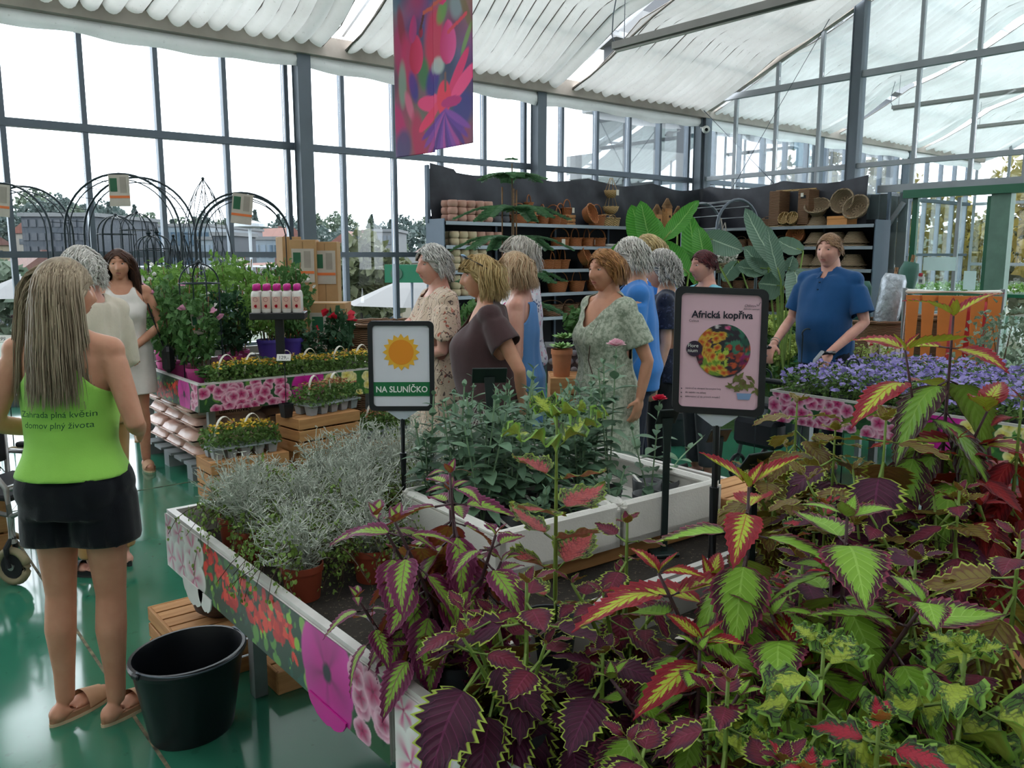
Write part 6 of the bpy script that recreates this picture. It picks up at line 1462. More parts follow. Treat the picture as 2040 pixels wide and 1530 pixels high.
# 2 --- white-haired visitor in a cream sweater
cream = fabric('cream_knit', '#d6cbb9', .06, 10, .2, 120); tanf = fabric('tan_cloth', '#a8804f', .1, 9)
def tan_bag(P):
    o = MB().box((-.2, .16, .98), (.06, .22, .26), bev=.03).build('shoulder_bag', pm('tan_leather', hexc('#b5854e'), .6, 0, .1, 9), P['t']); MB().tube([(-.2, .06, 1.1), (-.17, .02, 1.3), (-.1, -.02, 1.42)], .01, 6).build('bag_strap', pm('tan_leather', hexc('#b5854e')), P['t'])
person('white-haired visitor in a cream long-sleeved sweater with a tan shoulder bag', 1.0, 4.66, 1.68, 115, 'rosy', arms=(((.22, -.02, 1.12), (.12, .2, 1.02)), ((-.24, -.06, 1.12), (-.12, .18, 1.04))), hair=CURL, hc=('#cfc9c2', '#f0ece6'), clothes=(garment('sweater', cream, .93, 1.43, .02, sleeves=1.85, flare=.2, fold=.005, round_=(.075, 1.4)), shorts('trousers', tanf, .1, .015, 1.0), tan_bag), shoes=black_sh, seed=4)
# 3 --- brunette in white, hands folded
whit = fabric('white_cotton', '#dcd6d0', .05, 8); 
def handbag(P):
    MB().box((-.3, .03, .86), (.09, .24, .2), bev=.035).build('handbag', pm('black_leather', hexc('#15161a'), .4), P['t']); MB().tube([(-.27, .06, .96), (-.2, .03, 1.2), (-.15, 0, 1.43), (-.16, -.05, 1.35), (-.28, -.03, .97)], .008, 6).build('bag_strap', pm('black_leather', hexc('#15161a')), P['t'])
    k = P['k']; Sh, E_, W_ = P['arms'][1]; d = (E_ - W_).normalized(); MB().cyl(W_ + d * .01, W_ + d * .035, .032, 14).build('wristwatch', pm('watch_white', hexc('#e6e3dd'), .4), P['t'])
person('brunette woman with long hair in a white sleeveless top and white skirt, hands folded', 1.7, 6.78, 1.69, -22, 'tan', arms=(((.24, -.02, 1.1), (.03, .17, .93)), ((-.26, -.02, 1.12), (-.04, .18, .95))), hair=dict(LONG, n=1300, th=.0055), hc=('#3a221a', '#5c3826'), head_yaw=radians(-4), age=.3, clothes=(garment('top', whit, .98, 1.42, .012, flare=.1, round_=(.085, 1.37), racer=.105), garment('skirt', whit, .6, 1.03, .022, flare=.45, fold=.004, fx=7), handbag), shoes=nude_sole, hdirs=(((-.6, .25, -.4), (0, -.6, .3)), ((.6, .25, -.4), (0, -.6, .3))), seed=5, voxel=.0065, deci=.3)
# 4 --- grey-haired woman in a floral dress, arms folded
flo = floral('dress_beige_floral', '#cdb7a3', ('#b0604e', '#6d5a55', '#8a9468', '#e6dcd0'), 34, .24, (1, 1, 1), '#4d3f40')
person('grey-haired woman in a beige floral dress with folded arms', 2.83, 4.22, 1.70, 66, 'rosy', stout=1.08, arms=(((.23, .06, 1.12), (-.06, .23, 1.16)), ((-.24, .05, 1.1), (.08, .22, 1.05))), hair=CURL, hc=('#b5b1ad', '#ebe7e3'), head_yaw=radians(10), clothes=(garment('dress', flo, .5, 1.43, .022, sleeves=.78, flare=.42, fold=.006, fx=10, round_=(.085, 1.405), waist=.0, slw=1.15),), hdirs=(((-.5, .1, .7), (-.3, -.8, 0)), ((.9, .1, -.2), (0, -1, 0))), hands=(.6, .4), shoes=nude_sole, seed=6, voxel=.0062, deci=.3)
# 5 --- blond woman in brown with sunglasses on her hair
brn = fabric('brown_jersey', '#4a3638', .12, 6)
def sunglasses(P):
    o = MB()
    for s in (-1, 1): o.ell((s * .035, .088, .112), (.029, .009, .021), 14, 8, Matrix.Rotation(-.9, 3, 'X'))
    a = o.build('sunglasses', pm('lens_blue_grey', hexc('#5f7f9c'), .1, .2, .1), P['t'], True); a.matrix_local = P['T4']
    MB().tube([(-.064, .09, .112), (0, .097, .12), (.064, .09, .112)], .0035, 6).tube([(.064, .088, .112), (.1, .01, .07), (.102, -.04, .04)], .003, 5).tube([(-.064, .088, .112), (-.104, .01, .07), (-.106, -.04, .04)], .004, 5).build('glasses_frame', pm('tortoise', hexc('#2a1c18'), .3), P['t']).matrix_local = P['T4']
person('blond woman in a brown short-sleeved dress with sunglasses pushed into her hair', 2.74, 3.56, 1.645, 84, 'tan', stout=1.16, arms=(((.25, -.12, 1.1), (.1, -.2, .9)), ((-.27, -.14, 1.1), (-.14, -.16, .9))), hair=BOB, hc=('#a5824c', '#d9bd86'), head_yaw=radians(2), clothes=(garment('dress', brn, .5, 1.43, .022, sleeves=.55, flare=.35, fold=.005, fx=6, vneck=(1.27, 1.0), belly=.035, slw=1.15), sunglasses), shoes=black_sh, seed=7, lean=.06)
# 6 --- woman in a sleeveless blue dress with a flower print
N = NT('dress_blue_print'); c = N.n('TexCoord'); sp = N.n('SeparateXYZ'); N.l(c.outputs['Object'], sp.inputs[0]); vo = N.n('TexVoronoi'); vo.inputs['Scale'].default_value = 11; N.l(c.outputs['Object'], vo.inputs['Vector']); nz = N.noise(14, 3, c.outputs['Object'])
pr = N.ramp(nz.outputs[0], [(.35, hexc('#e9dfe6')), (.45, hexc('#d8478a')), (.56, hexc('#c23a6d')), (.66, hexc('#e0b64a'))]); msk = N.math('MULTIPLY', N.math('GREATER_THAN', sp.outputs[1], -.03), N.math('GREATER_THAN', sp.outputs[2], 1.0)); col = N.mix(N.math('MULTIPLY', msk, N.math('LESS_THAN', vo.outputs['Distance'], .6)), hexc('#5f8fc9'), pr); blu_p = N.bsdf(col, .85, 0, .15, sheen=.2)
person('woman with thin ginger-blond hair in a sleeveless blue dress with flower print', 3.17, 3.86, 1.665, 98, 'rosy', stout=1.08, arms=(((.22, -.02, 1.1), (.22, .04, .86)), ((-.24, -.03, 1.1), (-.25, .02, .86))), hair=dict(BOB, vol=.008, tip=-.1), hc=('#b38c6a', '#d9bf9c'), clothes=(garment('dress', blu_p, .42, 1.41, .02, flare=.38, fold=.006, fx=8, round_=(.095, 1.37), racer=.1),), shoes=nude_sole, seed=8)
# 7 --- woman in a white blouse with pink and blue flowers
fl2 = floral('blouse_white_floral', '#dcd8da', ('#d98fa5', '#4f5a78', '#e3b0bd'), 24, .34)
person('grey-haired woman in a white blouse with pink and navy blossoms', 3.5, 4.22, 1.76, 88, 'fair', stout=1.05, arms=None, hair=dict(BOB, wave=.6, tip=-.09), hc=('#a39a90', '#dcd6cd'), clothes=(garment('blouse', fl2, .9, 1.43, .02, sleeves=.6, flare=.2, fold=.004, round_=(.08, 1.4)), shorts('trousers', fabric('dark_trousers', '#3a3a44'), .1, .015, 1.0)), shoes=black_sh, seed=9)
# 8 --- woman in the sage dress
N = NT('dress_sage'); c = N.n('TexCoord'); nz = N.noise(45, 4, c.outputs['Object'], .7); col = N.ramp(nz.outputs[0], [(.42, hexc('#858f7d')), (.58, hexc('#b7bcab'))]); sage = N.bsdf(col, .85, 0, .15, sheen=.2)
def cord(P): k = P['k']; MB().tube([(.0, -.075, 1.43 * k), (-.06, -.03, 1.44 * k), (-.085, .07, 1.37 * k), (-.075, .155, 1.24 * k), (-.06, .16, 1.1 * k), (-.1, .15, 1.0 * k)], .0035, 6).build('neck_cord', pm('brown_cord', hexc('#4a3630'), .7), P['t'])
person('ginger-haired woman in a sage green dress with a cord around her neck', 3.33, 3.28, 1.675, 60, 'tan', stout=1.06, arms=(((.22, -.04, 1.1), (.2, -.02, .88)), ((-.25, -.1, 1.1), (-.24, -.06, .9))), hair=PIXI, hc=('#8a5a34', '#c08a54'), head_yaw=radians(8), clothes=(garment('dress', sage, .4, 1.43, .02, sleeves=.72, flare=.3, fold=.006, fx=12, vneck=(1.27, 1.3), slw=1.0), cord), shoes=nude_sole, seed=10, voxel=.0065, deci=.3)
# 9 --- woman in a bright blue shirt
blu = fabric('blue_jersey', '#3f7fcb', .08, 6)
person('white-haired woman in a bright blue long-sleeved shirt behind the sage dress', 3.78, 3.5, 1.74, 92, 'fair', stout=1.2, arms=(((.24, .06, 1.12), (.1, .2, 1.02)), ((-.26, .02, 1.1), (-.16, .12, .9))), hair=CURL, hc=('#c2bdb6', '#efebe4'), clothes=(garment('shirt', blu, .82, 1.43, .025, sleeves=1.7, flare=.25, fold=.005, fx=6, belly=.03, round_=(.08, 1.4)), shorts('trousers', fabric('navy_trousers', '#23283a'), .3, .02, 1.0)), shoes=black_sh, seed=11)
# 10 --- frizzy grey hair, navy lace
nav = floral('lace_navy', '#23283c', ('#39405a', '#1a1e2e'), 40, .4)
person('frizzy grey-haired woman in a navy lace top', 4.2, 3.62, 1.66, 100, 'fair', stout=1.05, hair=dict(CURL, L=.11, vol=.03, wave=1.2), hc=('#a8a4a0', '#e3ded8'), clothes=(garment('top', nav, .85, 1.43, .022, sleeves=.7, flare=.25, round_=(.08, 1.4)), shorts('trousers', fabric('black_trousers', '#1c1d22'), .1, .02, 1.0)), shoes=black_sh, seed=12)
# 11 --- blond woman glancing over
person('blond woman in a blue patterned shirt half hidden behind the frizzy grey hair', 4.62, 4.12, 1.79, 60, 'fair', hair=dict(PIXI, tip=-.1), hc=('#a98c5a', '#d9c290'), age=.2, clothes=(garment('shirt', floral('shirt_blue_print', '#2f6fc0', ('#cfe0f0',), 30, .3), .85, 1.43, .02, sleeves=.7, flare=.2, round_=(.08, 1.4)), shorts('trousers', fabric('denim', '#34425c'), .1, .02, 1.0)), shoes=black_sh, seed=13)
# 12 --- dark red hair
person('woman with short dark red hair in a pale turquoise top', 4.95, 3.88, 1.68, 72, 'rosy', stout=1.12, hair=CROP, hc=('#3f1418', '#6b242a'), age=.3, clothes=(garment('top', fabric('turquoise_jersey', '#74b8c9'), .85, 1.43, .02, sleeves=.7, flare=.2, round_=(.1, 1.39)), shorts('trousers', fabric('grey_trousers', '#4a4d55'), .1, .02, 1.0)), shoes=black_sh, seed=14)
# 13 --- man in the navy polo, both hands on his walker
pol = fabric('polo_blue', '#1f4d7d', .08, 7); jean = fabric('dark_jeans', '#1c2433', .15, 14)
def polo_bits(P):
    k = P['k']
    MB().grid(lambda u, v: ((.07 + .035 * v) * cos(pi / 2 + .3 + u * (2 * pi - .6)), -.012 + .012 * v + (.066 + .04 * v) * sin(pi / 2 + .3 + u * (2 * pi - .6)), (1.47 - .045 * v - .03 * sin(pi / 2 + .3 + u * (2 * pi - .6)) ) * k), 30, 3).build('collar', pol, P['t'], True)
    MB().grid(lambda u, v: ((u - .5) * .035, .104 + .05 * v, (1.40 - .12 * v) * k), 2, 4).build('placket', pol, P['t'], True)
    for q in range(2): MB().cyl((0, .118 + .02 * q, (1.37 - .05 * q) * k), (0, .13 + .02 * q, (1.37 - .05 * q) * k), .005, 8).build('button', pm('button_dark', hexc('#16324f'), .4), P['t'])
    Sh, E_, W_ = P['arms'][0]; d = (E_ - W_).normalized(); MB().cyl(W_ + d * .012, W_ + d * .04, .036, 14).build('wristwatch', pm('watch_steel', hexc('#c9c6bd'), .3, .6), P['t'])
person('man with short ginger hair in a dark blue polo shirt leaning on a walker', 5.83, 3.42, 1.80, 52, 'rosy', 'm', 1.05, arms=(((.27, .02, 1.1), (.22, .3, .93)), ((-.29, .0, 1.1), (-.2, .27, .9))), hair=dict(CROP, fringe=.04), hc=('#7d5a40', '#b08a66'), age=.8, head_yaw=radians(6), clothes=(garment('polo_shirt', pol, .78, 1.42, .024, sleeves=.82, flare=.08, fold=.006, fx=5, belly=.045, vneck=(1.375, 2.2), slw=.98), shorts('jeans', jean, .1, .018, 1.0), polo_bits), hdirs=(((0, .55, -.6), (0, -.5, -.7)), ((0, .55, -.6), (0, -.5, -.7))), hands=(.95, .95), shoes=black_sh, seed=15, voxel=.0062, deci=.3)
# ================================================================== BACK TABLE, TRELLISES, TRAYS, SACKS
def fol_mat(name, c1, c2, tr=.25): return pm(name, hexc(c1), .6, 0, .15, 25, color2=hexc(c2), transl=tr, spec=.35)
F = dict(bright=fol_mat('leaf_bright', '#4f7a34', '#86ad52'), dark=fol_mat('leaf_dark', '#24452e', '#44694a'), mid=fol_mat('leaf_mid', '#3a6336', '#638a4c'), grey=fol_mat('leaf_greygreen', '#566b55', '#8a9a84'), yellowg=fol_mat('leaf_yellowgreen', '#7d9a44', '#b8c46a'), herb=fol_mat('leaf_herb', '#4a6b34', '#7a9a52'))
LT = ([(-.5, 0, 0), (-.15, -.32, .08), (.5, 0, -.1), (-.15, .32, .08)], [(0, 1, 2), (0, 2, 3)])
FT = ([(0, 0, .1)] + [(cos(2 * pi * k / 5) * .5, sin(2 * pi * k / 5) * .5, (.12 if k % 2 else 0)) for k in range(5)], [(0, k + 1, (k + 1) % 5 + 1) for k in range(5)])
def clump_pts(rng, n, rx, ry, rz, flat=False, shell=.5):
    u = rng.normal(size=(n, 3)); u /= np.linalg.norm(u, axis=1)[:, None]; r = rng.uniform(shell, 1, n) ** .7; lump = 1 + .18 * np.sin(u[:, 0] * 6 + 1) * np.sin(u[:, 1] * 5 + u[:, 2] * 4); p = u * (r * lump)[:, None]
    if flat: p = np.stack([rng.uniform(-1, 1, n), rng.uniform(-1, 1, n), rng.uniform(-.3, 1, n) ** 1], 1); p[:, 2] *= (1 - .35 * (p[:, 0] ** 2 + p[:, 1] ** 2) / 2)
    return p * np.array([rx, ry, rz])
def fol_me(name, seed, n, rx, ry, rz, ls, mat, flat=False, T=LT, up=.5, shell=.5, top=False):
    rng = np.random.default_rng(seed); p = clump_pts(rng, n, rx, ry, rz, flat, shell)
    if top: p = clump_pts(rng, n, rx, ry, rz, flat, .92); p[:, 2] = np.abs(p[:, 2]) if not flat else rz * (.8 + .25 * rng.uniform(0, 1, n)) * (1 - .3 * ((p[:, 0] / rx) ** 2 + (p[:, 1] / ry) ** 2) / 2)
    R = rots(rng, n); 
    if up: # bias the leaf normals upward
        z = R[:, :, 2]; z = z + np.array([0, 0, up * 2]); z /= np.linalg.norm(z, axis=1)[:, None]; x = np.cross(rng.normal(size=(n, 3)), z); x /= np.linalg.norm(x, axis=1)[:, None]; y = np.cross(z, x); R = np.stack([x, y, z], 2)
    R = R * (ls * rng.uniform(.6, 1.3, n))[:, None, None]
    return scatter(name, T[0], T[1], np.concatenate([R, p[:, :, None]], 2), mat)
FM = {}
def foliage(key, *a, **k):
    if key not in FM: FM[key] = fol_me(*a, **k)
    return FM[key]
def shrub(label, loc, pot_r, pot_h, pmat, h, rx, leafkey, n=420, ls=.07, flower=None, rz=0, stems=4, group=None, stakes=0, seed=0, name='potted_shrub'):
    t = thing(name, label, 'plant', loc, rz, group); pot(t, pot_r, pot_r * .78, pot_h, pmat)
    k = ('shrub', leafkey, n, ls, seed % 3); me = foliage(k, 'foliage', 100 + seed % 3, n, 1, 1, 1, ls / max(rx, .01) * 1.0, F[leafkey])
    H2 = (h - pot_h) / 2; o = mk('foliage', me, t, (0, 0, pot_h + H2 * 1.02)); o.scale = (rx, rx, H2); o['kind'] = 'stuff'
    m = MB()
    for i in range(stems): a = i * 2 * pi / stems + .4; m.tube([(pot_r * .4 * cos(a), pot_r * .4 * sin(a), pot_h * .8), (rx * .4 * cos(a + .3), rx * .4 * sin(a + .3), pot_h + H2), (rx * .5 * cos(a), rx * .5 * sin(a), h * .92)], [.008, .006, .003], 5)
    m.build('stems', pm('woody_stem', hexc('#5a4632'), .8), t)
    for i in range(stakes): a = i * 2.2; MB().cyl((pot_r * .6 * cos(a), pot_r * .6 * sin(a), pot_h * .7), (rx * .6 * cos(a), rx * .6 * sin(a), h * .98), .005, 6).build('stake', pine_d, t)
    if flower:
        fm, nf, fs = flower; r = random.Random(seed)
        fme = FM.setdefault(('fl', fm.name, round(fs, 3)), scatter('flower', FT[0], FT[1], np.concatenate([np.stack([np.eye(3) * fs * 2, np.array([[1, 0, 0], [0, .6, -.8], [0, .8, .6]]) * fs * 1.6]), np.array([[[0], [0], [0]], [[.0], [0], [fs * .3]]])], 2), fm))
        for i in range(nf): a, q = r.uniform(0, 6.28), r.uniform(.2, 1.2); p = Vector((rx * cos(a) * sin(q + .3) * 1.02, rx * sin(a) * sin(q + .3) * 1.02, pot_h + H2 + H2 * cos(q) * .95)); o = mk('flower', fme, t, p); o.rotation_euler = (r.uniform(-.8, .8), r.uniform(-.8, .8), a)
    return t
pk = pm('pot_pink', hexc('#c2468a'), .5, 0, .08, 5); pv = pm('pot_violet', hexc('#41308a'), .5, 0, .08, 5)
f_pink = pm('petal_soft_pink', hexc('#d99ab8'), .6, 0, .1, 30, transl=.3); f_red = pm('petal_red', hexc('#c21e36'), .6, 0, .1, 30, transl=.3); f_yel = pm('petal_yellow', hexc('#d9a81e'), .6, 0, .15, 30, transl=.3, color2=hexc('#e8cf4a')); f_wht = pm('petal_white', hexc('#e6e3de'), .6, 0, .05, 30, transl=.3); f_vio = pm('petal_violet', hexc('#8f80cc'), .6, 0, .15, 30, color2=hexc('#bbb0e6'), transl=.3); f_mag = pm('petal_magenta', hexc('#b32a7d'), .6, 0, .1, 30, transl=.3); f_bronze = pm('petal_bronze', hexc('#8a4a35'), .6, 0, .2, 30, color2=hexc('#b07a4a'), transl=.3)
ZB = .652
# shrubs in pink pots along the left edge
for i, (x, y) in enumerate(((2.07, 6.98), (2.07, 6.72), (2.12, 6.42))):
    shrub('flowering shrub in a magenta-pink pot at the table edge beside the visitors', (x, y, ZB), .092, .15, pk, (.82, .78, .7)[i], (.2, .2, .18)[i], 'mid', 520, .055, (f_pink, 3, .035), group='shrubs in pink pots', stakes=2, seed=i)
for i, (x, y, h, r, lk) in enumerate(((2.3, 7.3, .92, .26, 'bright'), (2.75, 7.25, .98, .27, 'bright'), (3.2, 7.2, .95, .25, 'mid'), (2.3, 7.8, .95, .28, 'bright'), (2.9, 7.8, 1.0, .28, 'bright'), (2.55, 6.9, .72, .22, 'dark'), (3.3, 7.75, .9, .26, 'bright'))):
    shrub('tall leafy bush with ' + {'dark': 'glossy dark', 'mid': 'deep green', 'bright': 'fresh light green'}[lk] + ' leaves massed at the back of the petunia-board table', (x, y, ZB), .1, .17, pk if i % 2 else pot_dark, h, r, lk, 620, .06, (f_wht, 4, .022), group='%s bushes at the back' % lk, stakes=2, seed=i)
# violet pots raised on a pine box
crate('low pine box raising the two violet pots on the back table', (2.87, 6.62, ZB), (.5, .26, .16), 0, 2, True)
shrub('bushy hibiscus in a violet pot with trellis stakes', (2.77, 6.62, ZB + .16), .095, .15, pv, .68, .2, 'bright', 620, .05, None, stakes=3, seed=1); shrub('slender plant in a violet pot with a red bow', (2.99, 6.63, ZB + .16), .09, .15, pv, .45, .1, 'mid', 220, .05, (f_red, 2, .03), stakes=2, seed=2)
# low dark plants in the middle, red-flowered mandevilla at the right
for i, (x, y) in enumerate(((2.16, 6.16), (2.4, 6.3), (2.6, 6.35), (2.85, 6.3), (3.05, 6.35), (3.25, 6.4))):
    shrub('low dark-leaved plant with broad leaves filling the middle of the back table', (x, y, ZB), .06, .09, pot_dark, .2, .14, 'dark' if i % 3 else 'mid', 200, .075, None, group='low dark plants on the back table', seed=i)
shrub('climbing mandevilla with red blooms on a cane at the table corner', (3.38, 6.55, ZB), .07, .12, pot_dark, .55, .13, 'dark', 300, .06, (f_red, 5, .045), stakes=2, seed=2); shrub('red-flowered glossy plant beside the climbing mandevilla', (3.15, 6.6, ZB), .07, .12, pot_dark, .38, .15, 'dark', 280, .06, (f_red, 3, .035), seed=1)
# grey cell trays with small chrysanthemums
cell_m = pm('cell_tray_grey', hexc('#9aa2a8'), .45, 0, .06, 5); hoop_m = pm('carry_hoop', hexc('#d8d4c8'), .5, 0, .04)
def mum_tray(label, loc, rz, yellow=1, group=None, seed=0):
    t = thing('mum_tray', label, 'plant tray', loc, rz, group); W, D = .44, .2; t.scale = (1.1, 1.15, 1.2)
    MB().span((-W / 2, -D / 2, .058), (W / 2, D / 2, .066)).build('tray_top', cell_m, t)
    cme = MB().lathe([(.033, 0), (.046, .06)], 4).mesh('cell', cell_m)
    for i in range(5):
        for j in range(2): o = mk('cell', cme, t, (-W / 2 + (i + .5) * W / 5, -D / 4 + j * D / 2, 0)); o.rotation_euler = (0, 0, pi / 4)
    o = mk('foliage', foliage(('mum', seed % 2), 'foliage', 60 + seed % 2, 1500, W / 2 + .01, D / 2 + .01, .11, .026, F['herb'], True), t, (0, 0, .075)); o['kind'] = 'stuff'
    o = mk('blossoms', foliage(('mumf', yellow), 'blossoms', 70 + yellow, 150, W / 2 * .95, D / 2 * .95, .12, .02, f_yel if yellow else f_bronze, True, FT, .8, top=True), t, (0, 0, .078)); o['kind'] = 'stuff'
    if yellow: o = mk('buds', foliage(('mumb',), 'buds', 75, 60, W / 2 * .95, D / 2 * .95, .12, .016, f_bronze, True, FT, .8, top=True), t, (0, 0, .078)); o['kind'] = 'stuff'
    for x in (-.1, .08): MB().tube([(x + .07 * cos(a), .02 * cos(a), .1 + .13 * sin(a)) for a in [pi * q / 12 for q in range(13)]], .009, 6, flat=.25).build('carry_hoop', hoop_m, t, True)
    return t
for i, x in enumerate((2.32, 2.78, 3.24)): mum_tray('grey cell tray of small yellow chrysanthemums along the pink petunia board', (x, 6.06, ZB), 0, 1, 'chrysanthemum trays on the table edge', i)
cr1 = crate('pine crate on the floor below the soil bags, carrying a chrysanthemum tray', (2.13, 5.62, 0), (.55, .3, .28), .0, 3, True); mum_tray('grey tray of bronze and yellow chrysanthemums on the lowest crate', (2.12, 5.62, .28), 0, 1, None, 1)
crate('plain pine crate supporting the upper crate before the petunia table', (2.72, 5.66, 0), (.5, .3, .25), .1, 3, True)
crate('three-slatted pine crate standing highest, with the price stand on it', (2.72, 5.64, .25), (.52, .32, .25), .12, 3, True); mum_tray('grey tray of bronze chrysanthemums tilted on the highest crate', (2.8, 5.66, .5), .25, 0, None, 0)
crate('pine crate at the end of the crate row, carrying a chrysanthemum tray', (3.34, 5.72, 0), (.5, .3, .22), .1, 2, True); mum_tray('grey tray of bronze-flowered chrysanthemums on the end crate', (3.32, 5.72, .22), .1, 0, None, 1)
# price stands
card_w = pm('price_card', hexc('#dad8d2'), .5, 0, .02)
def price(label, p, zb, txt, rz, w=.1, pot_=True):
    t = thing('price_stand', label, 'price sign', (p.x, p.y, zb), rz); z = p.z - zb
    MB().cyl((0, 0, .02), (0, .005, z), .005, 8).build('rod', blk, t); M = Matrix.Translation((0, -.01, z)) @ Matrix.Rotation(1.15, 4, 'X')
    MB().box((0, 0, 0), (w, w * .5, .006), bev=.002).build('card', card_w, t).matrix_local = M
    text_mesh(txt, w * .36, ink, 'lettering', t, M @ Matrix.Translation((0, -w * .13, .0036)), align='CENTER')
    if pot_: MB().lathe([(.04, 0), (.055, .1), (.05, .1), (.038, .01)], 4).build('holder_pot', blk, t)
    else: MB().lathe([(.04, 0), (.04, .01), (.01, .02)], 12).build('foot', blk, t)
    return t
price('white price card reading 129 on a black rod in a square pot', on_y(566, 712, 5.6), .5, '129,-', YAW - pi / 2); price('white price card reading 199 before the big window basket', on_y(697, 645, 6.75), 0., '199,-', YAW - pi / 2, .1, False)
# bottle stand ------------------------------------------------------------
sp_ = at(556, 628, 6.35); t = thing('display_stand', 'small black display stand holding fertiliser bottles above the plants', 'stand', (sp_.x, sp_.y, ZB), YAW - pi / 2 + .15); z = sp_.z - ZB
MB().box((0, 0, z), (.4, .26, .05), bev=.004).build('tray', blk, t); MB().span((-.03, -.03, .01), (.03, .03, z)).build('post', blk, t); MB().box((0, 0, .008), (.22, .2, .016)).build('foot', blk, t)
bw = pm('bottle_white', hexc('#dcd8d2'), .35, 0, .03); capm = pm('cap_magenta', hexc('#c91f8c'), .4, 0, .05); lab_m = pm('label_beige', hexc('#d3aea0'), .5, 0, .05)
bme = autos(MB().lathe([(.03, 0), (.034, .01), (.034, .13), (.028, .155), (.016, .165), (.016, .17)], 14, sx=1.05, sy=.8).mesh('bottle_body', bw)); cme = MB().lathe([(.018, .165), (.022, .166), (.022, .2), (.016, .212), (.002, .214)], 12).mesh('cap', capm, True)
fl_me = rosette(.012, f_red, 4, 12)
for i in range(5):
    for j in range(3):
        q = Matrix.Rotation(YAW - pi / 2 + .15, 3, 'Z') @ Vector((-.155 + i * .074, -.07 + j * .062, 0)); b_ = thing('fertiliser_bottle', 'white fertiliser bottle with a magenta cap on the black display stand', 'bottle', (sp_.x + q.x, sp_.y + q.y, sp_.z + .025), YAW - pi / 2 + .15, 'fertiliser bottles on the stand')
        mk('bottle_body', bme, b_); mk('cap', cme, b_)
        if j == 0: MB().grid(lambda u, v: (.0355 * sin((u - .5) * 1.9) * 1.05, -.0285 * cos((u - .5) * 1.9), .03 + .09 * v), 6, 2).build('label', lab_m, b_, True); o = mk('flower_print', fl_me, b_, (0, -.028, .05)); o.rotation_euler = (pi / 2, 0, 0); MB().tube([(.016 * cos(a), -.0292, .1 + .016 * sin(a)) for a in [2 * pi * k / 14 for k in range(14)]], .0015, 4, closed=True).build('ring_print', pm('ring_rose', hexc('#b5707a'), .6), b_)
# trellises and arches -------------------------------------------------------
iron = pm('wrought_iron', hexc('#1d2b33'), .45, .3, .08, 6); cardm = pm('label_card', hexc('#b5aca2'), .6, 0, .08, 8); org = pm('label_orange', hexc('#d9713a'), .6, 0, .03); grn2 = pm('label_green', hexc('#1f5a3c'), .6, 0, .03)
def label_sheet(t, c_, w, h, rz, tilt=0.):
    M = Matrix.Translation(c_) @ Matrix.Rotation(rz, 4, 'Z') @ Matrix.Rotation(tilt, 4, 'Y')
    o = MB().box((0, 0, 0), (w, .006, h)).build('label_card', cardm, t); o.matrix_local = M
    for nm, c2, s2, m in (('green_panel', (-w * .26, -.004, h * .18), (w * .34, .003, h * .42), grn2), ('orange_stripe', (0, -.004, -h * .2), (w * .98, .003, h * .08), org), ('drawing', (w * .2, -.004, h * .18), (w * .3, .002, h * .5), beam_m)):
        b_ = MB().box(c2, s2).build(nm, m, o)
def arch(label, pxl, pxr, ytop, D, dep=.38, rz=0., sheet=True, tilt=0.):
    a, b_ = at(pxl, 508, D), at(pxr, 508, D); c_ = (a + b_) / 2; W = (b_ - a).length; H = at((pxl + pxr) / 2, ytop, D).z; ang = atan2((b_ - a).y, (b_ - a).x) + rz
    t = thing('garden_arch', label, 'arch', (c_.x, c_.y, 0), ang); R = W / 2
    def path(rr, y): return [(-rr, y, 0), (-rr, y, (H - R) * .5)] + [(-rr * cos(q), y, H - R + rr * sin(q)) for q in [pi * k / 22 for k in range(23)]] + [(rr, y, (H - R) * .5), (rr, y, 0)]
    for y in (-dep / 2, dep / 2): MB().tube(path(R, y), .011, 7).build('hoop', iron, t, True); MB().tube(path(R - .05, y), .006, 6).build('inner_hoop', iron, t, True)
    for k in range(15):
        q = pi * k / 14; MB().bar((-R * cos(q), -dep / 2, H - R + R * sin(q)), (-R * cos(q), dep / 2, H - R + R * sin(q)), .006, .006).build('rung', iron, t)
    for s in (-1, 1):
        for k in range(6): z = .2 + k * (H - R - .2) / 6; MB().bar((s * R, -dep / 2, z), (s * R, dep / 2, z), .006, .006).build('rung', iron, t)
    if sheet: label_sheet(t, (0, -dep / 2 - .01, H - .16), .2, .3, 0, tilt)
    return t
arch('widest black garden arch with a card hanging from its crown', 152, 378, 352, 8.4); arch('black garden arch turned aside, with a tilted card and a box at its foot', 400, 578, 388, 8.7, .4, .25, True, .12); arch('black garden arch by the left window bay with a tilted card', -60, 128, 370, 8.2, .4, 0, True, .1)
